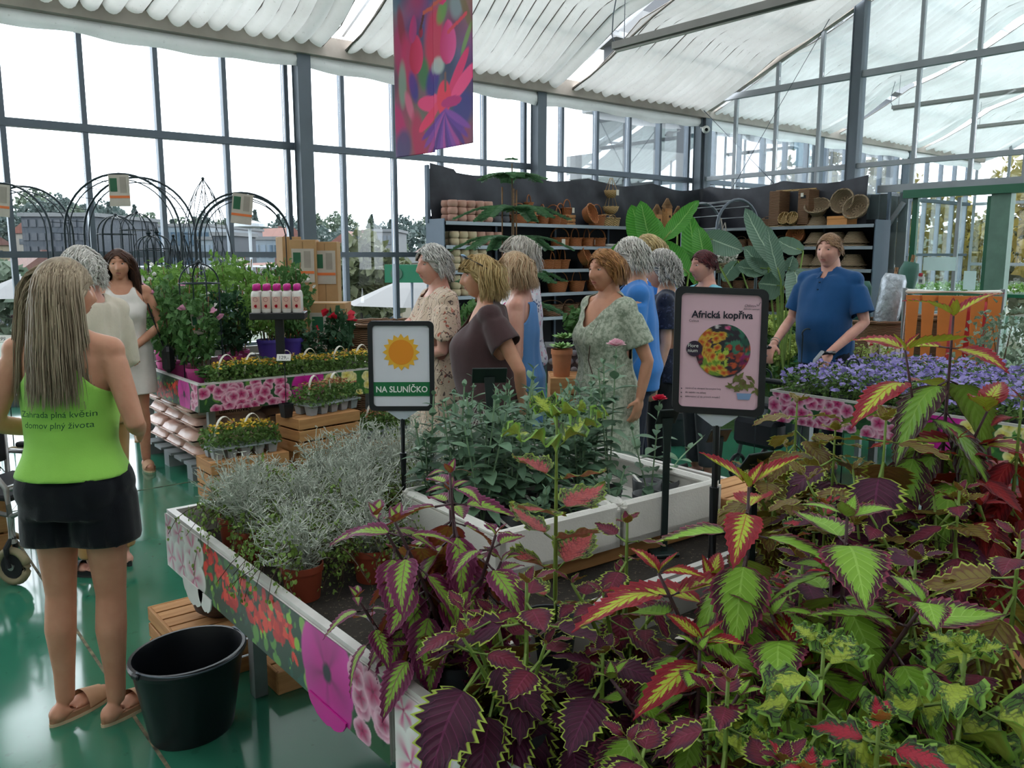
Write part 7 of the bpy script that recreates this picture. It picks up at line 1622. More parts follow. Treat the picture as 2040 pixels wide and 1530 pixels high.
def obelisk(label, px, ytop, D, r, kind, base=0., n=6, tagc=False):
    p = at(px, ytop, D); t = thing('plant_obelisk', label, 'trellis', (p.x, p.y, base)); H = p.z - base
    if kind == 'leaf':      # net-like obelisk with an ogee top
        prof = lambda f: r * (1 if f < .55 else max(.0, 1 - ((f - .55) / .45) ** 2.2) ** .8)
        for k in range(n):
            for s in (1, -1): MB().tube([(prof(f) * cos(2 * pi * k / n + s * f * 2.2), prof(f) * sin(2 * pi * k / n + s * f * 2.2), H * f) for f in [q / 20 for q in range(21)]], .0045, 5).build('wire', iron, t)
        MB().ell((0, 0, H), .018, 8, 6).build('finial', iron, t)
    else:
        for k in range(n):
            a = pi * k / n; MB().tube([(-r * cos(a), -r * sin(a), 0), (-r * cos(a), -r * sin(a), H - r)] + [(-r * cos(q) * cos(a), -r * cos(q) * sin(a), H - r + r * sin(q)) for q in [pi * j / 12 for j in range(1, 12)]] + [(r * cos(a), r * sin(a), H - r), (r * cos(a), r * sin(a), 0)], .006, 5).build('hoop', iron, t)
        for z in ((H - r), (H - r) * .5): MB().tube([(r * cos(q), r * sin(q), z) for q in [2 * pi * j / 20 for j in range(20)]], .005, 5, closed=True).build('ring', iron, t)
        MB().ell((0, 0, H + .01), .02, 8, 6).build('finial', iron, t)
        if kind == 'fleur': MB().lathe([(.005, 0), (.03, .03), (.008, .08), (.002, .13)], 8, (0, 0, H)).build('spear_tip', iron, t)
    if tagc: label_sheet(t, (-.08, -r - .01, H * .52), .1, .16, .1, -.1)
    return t
obelisk('tall net-wire obelisk with a pointed ogee top between the arches', 404, 356, 8.9, .28, 'leaf'); obelisk('domed wire plant cage with vertical bars standing under the widest arch', 230, 430, 8.75, .19, 'dome'); obelisk('taller domed wire plant cage beside the other one', 272, 425, 9.1, .18, 'dome', n=4)
obelisk('iron trellis with a spear tip under the widest arch', 296, 470, 8.8, .15, 'fleur', n=3); obelisk('second iron trellis with a spear tip close to the first', 312, 468, 9.2, .15, 'fleur', n=3); obelisk('small net obelisk low beside the arch foot', 345, 470, 8.9, .11, 'leaf'); obelisk('second small net obelisk low beside the arch foot', 366, 470, 9.1, .11, 'leaf')
obelisk('small black hooped obelisk with a green tag standing in the back table plants', 395, 525, 6.4, .15, 'dome', ZB, 2, True)
# cardboard cartons -----------------------------------------------------------
cbm = pm('cardboard', hexc('#b08a60'), .8, 0, .08, 5)
def carton(label, px, ytop, D, w, d, h, rz=.0, base=0., sheet=True):
    p = at(px, ytop, D); h = p.z - base if h is None else h; t = thing('carton', label, 'box', (p.x, p.y, base), YAW - pi / 2 + rz)
    MB().box((0, 0, h / 2), (w, d, h), bev=.004).build('box', cbm, t); MB().box((0, 0, h + .001), (w * .98, .05, .003)).build('tape', beam_m, t); MB().box((0, -d / 2 - .001, h * .5), (.004, .003, h * .98)).build('seam', pm('seam_brown', hexc('#6d5236'), .9), t)
    if sheet: label_sheet(t, (0, -d / 2 - .006, h - .26), w * .86, .34, 0)
    return t
carton('tall narrow cardboard carton with a product sheet, left of its twin', 606, 478, 8.6, .26, .24, None, .08); carton('tall narrow cardboard carton with a product sheet, leaning by its twin', 650, 482, 8.7, .25, .24, None, .05); carton('tall plain cardboard carton behind the arch foot', 574, 472, 9.0, .2, .3, None, .5, sheet=False); carton('lower cardboard carton with a product sheet beside the mandevilla', 656, 602, 8.0, .36, .3, None, 0.)
wb_ = at(770, 508, 8.1); basket('hug', 'wide brown wicker basket on the floor beneath another one by the cartons', (wb_.x, wb_.y, 0.0), .3, s=1.0); basket('hug', 'wide brown wicker basket stacked on another one behind the sun sign', (wb_.x, wb_.y, .5), .9, s=.98)
# pallet and soil sacks ----------------------------------------------------------
plt_m = pm('pallet_grey', hexc('#7d8588'), .8, 0, .15, 6)
t = thing('pallet', 'grey-blue wooden pallet under the soil sacks', 'pallet', (1.94, 6.13, 0))
for y in (.0, .55, 1.08): 
    for x in (.0, .42, .8): MB().span((x, y, .0), (x + .12, y + .12, .1)).build('block', plt_m, t)
for y in (.02, .25, .5, .75, 1.0): MB().span((-.0, y, .1), (.92, y + .17, .12)).build('deck_board', plt_m, t)
sack_m = pm('sack_film', hexc('#c39a8a'), .3, 0, .1, 7, bump=.5, bscale=9, color2=hexc('#d8b8ab'))
sack_p = pm('sack_print', hexc('#5a3a38'), .5)
def sack(label, loc, rz, text=None):
    t = thing('soil_sack', label, 'sack', loc, rz, None if text else 'plain soil sacks on the pallet'); W, D, Hh = .58, .38, .125
    def fn(u, v):
        a, b_ = u * 2 - 1, v * 2 - 1; e = (1 - abs(a) ** 4) * (1 - abs(b_) ** 4); return a, b_, e
    m = MB()
    for s in (1, -1): m.grid(lambda u, v: (W / 2 * (u * 2 - 1) * (1 - .03 * abs(v * 2 - 1) ** 2), D / 2 * (v * 2 - 1), Hh / 2 + s * (Hh / 2 * (max(0, (1 - abs(u * 2 - 1) ** 4) * (1 - abs(v * 2 - 1) ** 4)) ** .3) + .006 * sin(9 * u + 5 * v + loc[0] * 20))), 18, 14)
    m.build('bag', sack_m, t, True); MB().box((0, 0, Hh + .002), (.3, .16, .002)).build('print_panel', pm('sack_dark_print', hexc('#8a6a66'), .5, 0, .2, 20), t)
    for s in (-1, 1): MB().box((s * (W / 2 - .004), 0, Hh / 2), (.03, D * .8, .006), bev=.002).build('sealed_end', sack_m, t)
    if text:
        text_mesh(text, .055, sack_p, 'lettering', t, plane_M((-.08, -D / 2 - .004, .035), (1, 0, 0), (0, .25, 1)), .0008, bold=.0006); text_mesh(text, .05, sack_p, 'lettering', t, plane_M((-.1, -.08, Hh + .004), (1, 0, 0), (0, 1, 0)), .0008)
        MB().box((-.2, -D / 2 + .004, .055), (.06, .006, .03)).build('barcode', pm('barcode_pale', hexc('#cfc6c0'), .5), t)
for lvl in range(4):
    for j in range(3):
        y = 6.33 + j * .385; x = 2.24 + (.0 if lvl % 2 else .03); lab = 'rose plastic soil sack printed balkonovky in the pile on the pallet' if (lvl, j) in ((3, 0), (2, 0)) else 'rose plastic soil sack in the layered pile on the pallet'
        if (lvl, j) == (3, 0): lab = 'topmost soil sack printed balkonovky at the front of the pile'
        if (lvl, j) == (2, 0): lab = 'soil sack printed balkonovky lying second from the top'
        sack(lab, (x, y, .122 + lvl * .108), .02 * j, 'balkonovky' if lvl >= 2 and j == 0 else None)
for j in range(2):
    for lvl in range(3): sack('rose plastic soil sack in the second pile beside the pallet leg', (2.83, 6.42 + j * .38, .122 + lvl * .108 - .0), .03)
# bucket, crate and clay pot under the near table -------------------------------------
bkm = pm('bucket_black', hexc('#12161c'), .35, 0, .08, 4)
t = thing('bucket', 'large empty black plastic bucket standing on the floor beside the table', 'bucket', (.845, 2.83, 0), radians(20))
autosmooth(MB().lathe([(.128, 0), (.132, .01), (.172, .27), (.18, .272), (.184, .285), (.18, .297), (.17, .297), (.163, .27), (.125, .02), (.002, .016)], 40, sx=1.12, sy=.96).build('body', bkm, t), 30)
MB().tube([(.2 * cos(a), .175 * sin(a), .3 - .012 * abs(sin(a))) for a in [pi + pi * k / 20 for k in range(21)]], .0035, 6).build('handle', steel, t, True)
for s in (-1, 1): MB().box((s * .203, 0, .288), (.02, .035, .02), bev=.005).build('handle_lug', bkm, t)
crate('pine crate lying under the near table beside the bucket', (1.15, 3.32, 0), (.5, .42, .2), 0, 3, True); crate('low pine crate beside the table leg behind the bucket', (1.32, 2.98, 0), (.3, .26, .09), 0, 1, True)
t = thing('clay_bowl', 'rough dark clay bowl standing on the crate under the table', 'pot', (1.12, 3.28, .2)); autosmooth(MB().lathe([(.06, 0), (.1, .03), (.118, .09), (.12, .14), (.11, .145), (.1, .1), (.01, .04)], 24).build('body', pm('rough_clay', hexc('#4a3a32'), .9, 0, .2, 20, bump=.5, bscale=50), t), 40)
# folding wheelchair seen at the left edge ---------------------------------------------
chr_m = pm('chair_alu', hexc('#a8a9a8'), .35, .6, .08, 5); tyre = pm('tyre_tan', hexc('#8f8468'), .8, 0, .08, 8); fab = pm('seat_black', hexc('#1a1c20'), .8, 0, .1, 10)
wp = on_z(30, 1165, 0); t = thing('wheelchair', 'aluminium wheelchair with tan-tyred casters at the aisle', 'wheelchair', (wp.x, wp.y, 0), YAW - pi / 2 - .2)
def wheel(x, y, r, w_):
    MB().tube([(x, y + r * cos(a), r + (r - w_) * 0 + (r - w_) * sin(a) + 0) if False else (x, y + (r - w_) * cos(a), r + (r - w_) * sin(a)) for a in [2 * pi * k / 24 for k in range(24)]], w_, 8, closed=True).build('tyre', tyre, t, True)
    MB().tube([(x, y + (r - w_ * 2.2) * cos(a), r + (r - w_ * 2.2) * sin(a)) for a in [2 * pi * k / 20 for k in range(20)]], w_ * .5, 6, closed=True).build('wheel_rim', fab, t, True)
    MB().cyl((x - .025, y, r), (x + .025, y, r), .025, 10).build('hub', chr_m, t)
    for k in range(6): a = pi * k / 3; MB().bar((x, y, r), (x, y + (r - w_ * 2) * cos(a), r + (r - w_ * 2) * sin(a)), .018, .02, (1, 0, 0)).build('spoke', fab, t)
# caster faces sideways to us: axle along local y
for (x, y) in ((0.0, 0), (-.02, .5)):
    sub = []
    r = .1; w_ = .02
    MB().tube([(x + (r - w_) * cos(a), y, r + (r - w_) * sin(a)) for a in [2 * pi * k / 24 for k in range(24)]], w_, 8, closed=True).build('tyre', tyre, t, True)
    MB().cyl((x, y - .012, r), (x, y + .012, r), .062, 16).build('wheel_disc', fab, t); MB().cyl((x, y - .02, r), (x, y + .02, r), .02, 10).build('hub', chr_m, t)
    MB().tube([(x, y - .03, r), (x - .005, y - .03, .2), (x + .01, y, .25)], .014, 8).tube([(x, y + .03, r), (x - .005, y + .03, .2), (x + .01, y, .25)], .014, 8).build('fork', fab, t); MB().cyl((x + .01, y, .22), (x + .01, y, .36), .018, 8).build('stem', chr_m, t)
for y in (0, .5):
    MB().tube([(.01, y, .34), (.0, y, .5), (-.05, y, .56), (-.3, y, .56), (-.42, y, .56)], .014, 8).tube([(.02, y, .36), (-.2, y, .4), (-.45, y, .42), (-.45, y, .95)], .014, 8).tube([(.03, y, .5), (.1, y, .52), (.11, y, .4), (.02, y, .36)], .012, 8).build('side_frame', chr_m, t, True); MB().box((-.22, y, .6), (.3, .05, .03), bev=.01).build('armrest', fab, t)
    MB().tube([(-.4 + .27 * cos(a), y + (.06 if y else -.06), .29 + .27 * sin(a)) for a in [2 * pi * k / 28 for k in range(28)]], .016, 8, closed=True).build('rear_tyre', tyre, t, True)
    for k in range(8): a = pi * k / 4; MB().cyl((-.4, y + (.06 if y else -.06), .29), (-.4 + .26 * cos(a), y + (.06 if y else -.06), .29 + .26 * sin(a)), .003, 5).build('spoke', chr_m, t)
MB().box((-.2, .25, .44), (.4, .46, .03), bev=.01).build('seat', fab, t); MB().box((-.44, .25, .72), (.03, .46, .42), bev=.01).build('backrest', fab, t); MB().box((-.0, .25, .5), (.02, .5, .02)).build('cross_bar', chr_m, t)
# plants at the left edge behind the young woman ---------------------------------------
crate('pine crate carrying a cyclamen bowl behind the wheelchair', (.42, 5.5, 0), (.5, .34, .3), 0, 3, True)
t = thing('cyclamen_bowl', 'plum-brown bowl of magenta cyclamen on the pine crate', 'plant', (.5, 5.45, .3)); autosmooth(MB().lathe([(.1, 0), (.14, .12), (.13, .12), (.09, .02)], 22, wob=lambda a, z: 1 + .015 * sin(a * 24)).build('pot', pm('bowl_plum', hexc('#5a2a26'), .6, 0, .1, 8), t), 60)
o = mk('foliage', foliage(('cyc',), 'foliage', 81, 120, .16, .16, .08, .06, F['dark']), t, (0, 0, .15)); o['kind'] = 'stuff'
for k in range(16):
    a = k * 2.4; rr = .03 + .008 * k; h = .26 + .03 * sin(k * 1.7); MB().tube([(rr * .4 * cos(a), rr * .4 * sin(a), .1), (rr * cos(a), rr * sin(a), h)], .0025, 4).build('flower_stalk', stem_p, t); o = mk('flower', FL['red'], t, (rr * cos(a), rr * sin(a), h)); o.data = FM.setdefault('cycf', rosette(.022, f_mag, 8, 9))
tb = thing('plant_bench', 'plain bench of hydrangeas behind the young woman', 'bench', (-.35, 7.2, 0)); MB().span((-.8, -.35, .6), (.75, .5, .66)).build('bench_top', alu, tb)
for (x, y) in ((-.7, -.25), (.65, -.25), (-.7, .4), (.65, .4)): MB().span((x, y, 0), (x + .05, y + .05, .6)).build('leg', leg_m, tb)
hyd = [pm('hydrangea_pink', hexc('#c98a9c'), .7, 0, .15, 20, transl=.2), pm('hydrangea_white', hexc('#d8d8c4'), .7, 0, .1, 20, transl=.2), pm('hydrangea_lime', hexc('#b3c46a'), .7, 0, .15, 20, transl=.2)]
def hydrangea(label, loc, kind, h=.4, heads=5, r=.18, seed=0):
    t = thing('hydrangea', label, 'plant', loc); pot(t, .09, .07, .14, pot_dark); o = mk('foliage', foliage(('hyd',), 'foliage', 83, 200, 1, 1, 1, .42, F['mid']), t, (0, 0, .14 + (h - .14) * .45)); o.scale = (r, r, (h - .14) * .5); o['kind'] = 'stuff'
    hm_ = foliage(('hydh', kind), 'flower_head', 84, 260, .07, .07, .055, .026, hyd[kind], False, FT, .3, .85); rr = random.Random(seed)
    for k in range(heads): a = k * 2.4 + seed; q = r * .75 * sqrt((k + .3) / heads); mk('flower_head', hm_, t, (q * cos(a), q * sin(a), h + rr.uniform(-.05, .03)))
    return t
hydrangea('pink hydrangea with a price card behind the young woman', (.22, 7.05, .66), 0, .38, 5, .18, 1); hydrangea('white hydrangea on the bench behind the young woman', (-.2, 7.3, .66), 1, .42, 5, .2, 2); hydrangea('lime hydrangea on the bench behind the young woman', (-.55, 7.1, .66), 2, .4, 5, .2, 3)
price('white price card reading 249 beside the pink hydrangea', on_z(34, 683, 1.12), 0., '249,-', YAW - pi / 2, .14, False); price('white price card reading 199 beside the white hydrangea', at(8, 675, 7.0), 0., '199,-', YAW - pi / 2, .13, False)
# ================================================================== FAR PLANTS, RIGHT SIDE, BANNER
# fuchsia banner: two printed panels hung along the aisle
CB = Canvas(1.0, 2.3, .009); rb = np.random.default_rng(21); U_, Z_ = CB.X, CB.Y
base = np.stack([.18 + .12 * np.sin(U_ * 5 + Z_ * 3), .14 + .06 * np.sin(U_ * 7 - Z_ * 4), .18 + .08 * np.cos(U_ * 4 + Z_ * 5)], -1); CB.img = base
def soft(cx, cy, rx, ry, col, ang=0., p=1.6, k=1.0):
    dx, dy = U_ - cx, Z_ - cy; a = dx * cos(ang) + dy * sin(ang); b_ = -dx * sin(ang) + dy * cos(ang); d = (a / rx) ** 2 + (b_ / ry) ** 2; CB.fill(np.clip((1 - d) * p, 0, 1) * k, H_(col))
def pz(py): return (300 - py) / 273.0
def pu(px_): return (px_ - 781) / 177.0
for _ in range(60): soft(rb.uniform(0, 1), rb.uniform(0, 2.3), rb.uniform(.08, .2), rb.uniform(.1, .3), ['#7d2a5c', '#5d6a5c', '#9c3a6a', '#4a2f6a', '#6d7a6a', '#b02a55', '#8a8a90', '#3a2f55'][rb.integers(8)], rb.uniform(-.5, .5), 1.0, .6)
for (x, y, rx, ry, c_, an) in ((795, 90, .09, .22, '#b02a60', .1), (800, 45, .05, .2, '#8a2438', .2), (872, 90, .14, .3, '#d42a55', 0), (815, 115, .1, .25, '#c22a60', .2), (848, 145, .08, .14, '#3f7a4a', .1), (800, 155, .06, .2, '#7d9a88', 0), (825, 165, .06, .14, '#3a2f8a', .3), (868, 165, .1, .15, '#3a2a8a', -.3), (880, 140, .1, .07, '#b8c4bc', -.2), (790, 230, .08, .2, '#c22a6a', .5), (815, 200, .05, .14, '#d86a8a', .4), (835, 270, .1, .25, '#c02a5c', .2), (800, 280, .12, .16, '#4a4a78', 0), (925, 40, .1, .12, '#8a9aa0', 0), (945, 60, .04, .2, '#7d6a4a', .5), (890, 45, .07, .1, '#6d9a4a', -.7), (945, 110, .03, .14, '#7da05a', -.6), (935, 235, .16, .14, '#3f3a8a', .5)): soft(pu(x), pz(y), rx, ry, c_, an, 1.6, .85)
def tear(x, y, w_, h, c1, c2, an=0.):
    dx, dy = U_ - pu(x), Z_ - pz(y); a = dx * cos(an) + dy * sin(an); b_ = -dx * sin(an) + dy * cos(an); t_ = np.clip((b_ + h) / (2 * h), 0, 1); wd = w_ * np.sqrt(np.clip(1 - (2 * t_ - 1) ** 2, 0, 1)) * (1.15 - .35 * t_ ** 2); m = np.clip((wd - np.abs(a)) * 90, 0, 1) * (np.abs(b_) < h); c = np.array(H_(c1)) + (np.array(H_(c2)) - np.array(H_(c1))) * (.5 + .5 * a / np.maximum(wd, 1e-3))[..., None]; CB.img = CB.img * (1 - m[..., None]) + c * m[..., None]
tear(832, 103, .085, .14, '#b81440', '#d8386a'); tear(904, 103, .105, .15, '#c8286a', '#e05a9a'); tear(843, 62, .03, .045, '#7a1230', '#a8284a'); tear(826, 52, .05, .1, '#c02a6a', '#a03a78', -.15); tear(893, 12, .07, .07, '#d02a6d', '#e03a7d')
for (x, y, rx, ry, an, c_) in ((925, 168, .05, .22, -.75, '#e03a72'), (938, 185, .06, .2, -1.05, '#f0508a'), (862, 205, .17, .06, -.15, '#e84a80'), (860, 232, .17, .045, .55, '#e8406a'), (893, 205, .1, .13, 0, '#e83a58'), (910, 215, .14, .04, 0., '#c02a78')): soft(pu(x), pz(y), rx, ry, c_, an, 5, 1.)
for k in range(14): an = -1.1 + k * .17; soft(pu(897) + .24 * sin(an) * .7, pz(222) - .22 * cos(an), .03, .2, ['#6a3a9a', '#8a4aa8', '#b04a9a', '#4f2f85'][k % 4], an, 3, .9)
for (x0, y0, x1, y1, c_) in ((897, 160, 897, 190, '#7d5a55'), (850, 30, 843, 55, '#5a2a2a'), (890, 20, 850, 28, '#c85a4a'), (945, 65, 905, 85, '#d84a5a')):
    for q in np.linspace(0, 1, 14): soft(pu(x0 + (x1 - x0) * q), pz(y0 + (y1 - y0) * q), .013, .016, c_, 0, 6)
bn = thing('hanging_banner', 'hanging fabric banner printed with magenta fuchsia blossoms', 'banner', (3.56, 4.8, 2.4))
img = CB.img; hw = CB.w // 2; ban_m = attr_mat('banner_print', .6, .15, .25)
for nm, sub, o_, ux_ in (('far_panel', img[:, :hw + 1], (-.03, 1.0, .0), (.03, -.5, 0)), ('near_panel', img[:, hw:], (0, .5, 0.015), (-.02, -.5, 0))):
    s_ = print_mesh('printed_panel', sub, o_, ux_, (0, 0, 2.3), ban_m, bn); md = s_.modifiers.new('thickness', 'SOLIDIFY'); md.thickness = .004
for y in (.0, 1.0): MB().cyl((-.01, y, 2.3), (-.01, y, roof_z(4.8 + y) - 2.55), .003, 5).build('wire', steel, bn)
MB().cyl((-.02, 0, 2.3), (-.02, 1.0, 2.3), .012, 8).build('top_rod', steel_l, bn)
# --- Norfolk fir ------------------------------------------------------------------------
fir_m = fol_mat('fir_needles', '#3f6b45', '#6a9468', .2)
fp = at(1020, 312, 7.6); t = thing('norfolk_fir', 'tall tiered Norfolk fir with canes standing before the shelves', 'plant', (fp.x, fp.y, 0)); Hf = fp.z
pot(t, .16, .13, .26, pot_dark); MB().tube([(0, 0, .2), (.01, 0, Hf * .5), (0, 0, Hf - .06)], [.014, .011, .006], 8).build('trunk', pm('fir_trunk', hexc('#6d5a44'), .85), t)
def fir_branch(L, seed):
    r = random.Random(seed); m = MB(); n = int(L / .012)
    def C(f): return Vector((L * f, 0, .10 * L * sin(pi * f) - .32 * L * f * f + .12 * L * f ** 4))
    m.tube([C(k / 8) for k in range(9)], .006, 4)
    for k in range(n):
        f = .08 + .92 * k / n; p = C(f); w_ = .085 * (1 - .55 * f) * (1.15 if f > .1 else .6) + .012
        for s in (-1, 1): q = p + Vector((w_ * .55, s * w_, -.25 * w_ + r.uniform(-.01, .01))); e = Vector((.006, 0, .004)); m.add([p - e, p + e, q + e * .8, q - e * .8], [(0, 1, 2, 3)]); m.add([p + Vector((0, 0, .008)), p - Vector((0, 0, .008)), q - Vector((0, 0, .007)), q + Vector((0, 0, .007))], [(0, 1, 2, 3)])
    return m.mesh('branch', fir_m)
fb = [fir_branch(L, i) for i, L in enumerate((.3, .52, .55, .5))]
for z, i, n, rr in ((at(1020, 352, 7.6).z, 0, 6, .0), (at(1020, 418, 7.6).z, 1, 6, .5), (at(1020, 478, 7.6).z, 2, 6, .2), (at(1020, 545, 7.6).z, 3, 6, .6), (at(1020, 610, 7.6).z, 3, 6, .0)):
    for k in range(n): o = mk('branch', fb[i], t, (0, 0, z)); o.rotation_euler = (0, -.12 if i == 0 else -.05, rr + 2 * pi * k / n)
for k in range(3): a = 2 * pi * k / 3; MB().ell((.03 * cos(a), .03 * sin(a), Hf - .02), (.05, .012, .01), 8, 4, Matrix.Rotation(a, 3, 'Z')).build('top_shoot', fir_m, t)
for (dx, dy, zt) in ((-.075, .05, at(1003, 372, 7.6).z), (.02, -.04, at(1022, 378, 7.6).z), (.045, .03, at(1027, 374, 7.6).z)): MB().cyl((dx, dy, .2), (dx * 1.0, dy, zt), .008, 6).build('cane', pine_d, t)
# --- big-leaved bird-of-paradise plants ---------------------------------------------------
def banana_mat(name, c1, c2, rib):
    N = NT(name); uv = N.n('UVMap', uv_map='UVMap'); sp = N.n('SeparateXYZ'); N.l(uv.outputs[0], sp.inputs[0]); e = N.math('ABSOLUTE', N.math('MULTIPLY_ADD', sp.outputs[0], 2., -1.)); st = N.math('SINE', N.math('MULTIPLY', N.math('MULTIPLY_ADD', e, -.12, sp.outputs[1]), 120.))
    col = N.mix(N.math('MULTIPLY_ADD', st, .25, .4), hexc(c1), hexc(c2)); col = N.mix(N.math('LESS_THAN', e, .05), col, hexc(rib)); return N.bsdf(col, .38, 0, .45, transl=.28, bump=st, bstr=.3, bdist=.004)
bn_g = banana_mat('paradise_leaf_green', '#3f8a34', '#6fb04c', '#8fc46a'); bn_s = banana_mat('paradise_leaf_silver', '#5c7a66', '#8aa592', '#b8ccb4')
def blade(t, a, b_, wpx, mat, bend, roll=0.):
    """a broad leaf from a to b (room points relative to the plant)"""
    a, b_ = Vector(a), Vector(b_); d = b_ - a; L = d.length; d.normalize(); side = d.cross(fw).normalized(); side = (Matrix.Rotation(roll, 3, d) @ side); nrm = side.cross(d); vs_, uv, fs = [], [], []; n = 12
    for i in range(n + 1):
        v = i / n; wd = wpx * (sin(pi * min(1., v * .97 + .03)) ** .6) * (1 - .1 * v) / 2 + .002; c_ = a + d * L * v + nrm * bend * L * sin(pi * v)
        for u in (-1, -.5, 0, .5, 1): vs_.append(tuple(c_ + side * u * wd + nrm * (-abs(u) ** 1.3 * wd * .45) + nrm * .01 * sin(i * 2.3 + u * 3))); uv.append((u * .5 + .5, v))
    for i in range(n):
        for k in range(4): fs.append((i * 5 + k, i * 5 + k + 1, (i + 1) * 5 + k + 1, (i + 1) * 5 + k))
    return mk('leaf', np_mesh('leaf', vs_, fs, mat, True, None, uv), t)
def paradise(label, basepx, D, leaves, mat, seed):
    b0 = at(basepx[0], basepx[1], D); t = thing('paradise_plant', label, 'plant', (b0.x, b0.y, 0)); r = random.Random(seed); o = Vector((b0.x, b0.y, 0)); pot(t, .17, .13, .3, pot_dark); m = MB()
    for (x0, y0, x1, y1, w_, bd) in leaves:
        dd = r.uniform(-.18, .18); a = at(x0, y0, D + dd) - o; b_ = at(x1, y1, D + dd * 1.6) - o; blade(t, a, b_, w_ * D / FPX, mat, bd, r.uniform(-.35, .35)); m.tube([(r.uniform(-.04, .04), r.uniform(-.04, .04), .26), (a.x * .45, a.y * .45, a.z * .62), tuple(a), tuple(a.lerp(b_, .25))], [.014, .011, .008, .005], 6)
    m.build('petioles', stem_g, t, True)
paradise('glossy bright green bird-of-paradise plant behind the group of visitors', (1345, 700), 7.3, ((1285, 505, 1258, 408, 48, .1), (1300, 500, 1276, 400, 46, .05), (1318, 505, 1302, 432, 34, -.1), (1322, 478, 1385, 402, 36, .12), (1350, 445, 1392, 400, 26, .1), (1372, 545, 1306, 482, 60, .18), (1392, 570, 1372, 425, 52, .1), (1408, 540, 1390, 450, 40, -.1), (1388, 545, 1360, 500, 40, .1), (1240, 480, 1185, 545, 18, .2)), bn_g, 4)
paradise('silvery green bird-of-paradise plant beside the man with the walker', (1560, 720), 7.4, ((1548, 530, 1484, 415, 44, .08), (1556, 560, 1528, 450, 34, .06), (1545, 545, 1482, 492, 46, .15), (1600, 500, 1548, 478, 36, .2), (1582, 535, 1588, 640, 90, -.1), (1530, 535, 1468, 530, 44, .15), (1570, 540, 1580, 510, 30, 0.), (1560, 570, 1510, 565, 60, .12), (1400, 470, 1480, 500, 50, .1), (1470, 520, 1440, 560, 40, .1)), bn_s, 9)
# --- steel arch rack with hanging wicker pots ------------------------------------------------
ra = at(1432, 470, 8.6); t = thing('hanging_rack', 'grey steel arch rack with hanging wicker flower pots', 'rack', (ra.x, ra.y, .5), YAW - pi / 2 + .35); Hr = at(1432, 402, 8.6).z - .5
for y in (-.32, .32): MB().tube([(-.24, y, 0), (-.24, y, Hr - .28)] + [(-.24 * cos(q), y, Hr - .28 + .28 * sin(q)) for q in [pi * k / 14 for k in range(1, 14)]] + [(.24, y, Hr - .28), (.24, y, 0)], .015, 8).build('arch_tube', steel, t, True)
for k in range(8): q = pi * k / 7; MB().cyl((-.24 * cos(q), -.32, Hr - .28 + .28 * sin(q)), (-.24 * cos(q), .32, Hr - .28 + .28 * sin(q)), .007, 6).build('cross_rod', steel_l, t)
for i, (x, y) in enumerate(((-.08, -.22), (.1, .12))):
    w_ = Matrix.Rotation(YAW - pi / 2 + .35, 3, 'Z') @ Vector((x, y, 0)); h_ = thing('hanging_pot', 'wicker pot of white blossoms hanging from the steel arch rack, %s' % ('the lower one' if i == 0 else 'the upper one'), 'plant', (ra.x + w_.x, ra.y + w_.y, Hr - .22 + i * .06)); MB().lathe([(.09, 0), (.15, .09), (.14, .1), (.08, .02)], 18).build('basket_bowl', wig, h_, True); o = mk('blossoms', foliage(('hangw',), 'blossoms', 91, 260, .14, .14, .09, .03, f_wht, False, FT), h_, (0, 0, .16)); o['kind'] = 'stuff'; o = mk('foliage', foliage(('hangl',), 'foliage', 92, 200, .14, .14, .08, .035, F['grey']), h_, (0, 0, .13)); o['kind'] = 'stuff'
    for k in range(3): a = 2 * pi * k / 3; MB().cyl((.14 * cos(a), .14 * sin(a), .1), (0, 0, .5), .004, 5).build('chain', beam_m, h_)
# --- succulents on crates ------------------------------------------------------------------
sb_ = at(1170, 790, 6.3); cz = at(1165, 745, 6.3).z
crate('pine crate at the bottom of the succulent display', (sb_.x, sb_.y, 0), (.6, .4, cz / 2 - .005), YAW - pi / 2, 3, True); crate('pine crate on top of the succulent display stack carrying clay pots', (sb_.x, sb_.y, cz / 2), (.58, .38, cz / 2), YAW - pi / 2, 3, True)
suc = [fol_mat('succulent_green', '#5a8a4c', '#9cc07a', .1), fol_mat('succulent_pale', '#a9b8ac', '#d0d8cc', .1), fol_mat('succulent_jade', '#4a7d52', '#7dae74', .1)]
clay = pm('clay_pot_orange', hexc('#b5744e'), .85, 0, .1, 10)
def succ(label, p, r, k, potm=None, ph=.08):
    t = thing('succulent', label, 'plant', p); pot(t, r * .8, r * .6, ph, potm or clay); m = MB()
    for i in range(30): f = i / 30; a = i * 2.4; el = 1.3 - 1.15 * f; d = Vector((cos(a) * cos(el), sin(a) * cos(el), sin(el))); x = Vector((-sin(a), cos(a), 0)); l_ = r * (.4 + .8 * f); c_ = Vector((0, 0, ph)); m.add([c_, c_ + d * l_ * .6 - x * l_ * .25, c_ + d * l_, c_ + d * l_ * .6 + x * l_ * .25, c_ + d * l_ * .55 + Vector((0, 0, l_ * .12))], [(0, 1, 4), (1, 2, 4), (2, 3, 4), (3, 0, 4)])
    m.build('rosette', suc[k], t, True)
R_ = Matrix.Rotation(YAW - pi / 2, 3, 'Z')
def sp3(dx, dy, z): q = R_ @ Vector((dx, dy, 0)); return (sb_.x + q.x, sb_.y + q.y, z)
succ('tall clay pot with a red-tipped succulent on the crate', sp3(-.2, -.08, cz), .1, 0, clay, .2); succ('small clay pot with a spiky green succulent on the crate', sp3(.17, -.1, cz), .07, 2, clay, .1); succ('low succulent in a wooden cube on the crate', sp3(0, -.05, cz), .08, 0, pine_d, .12)
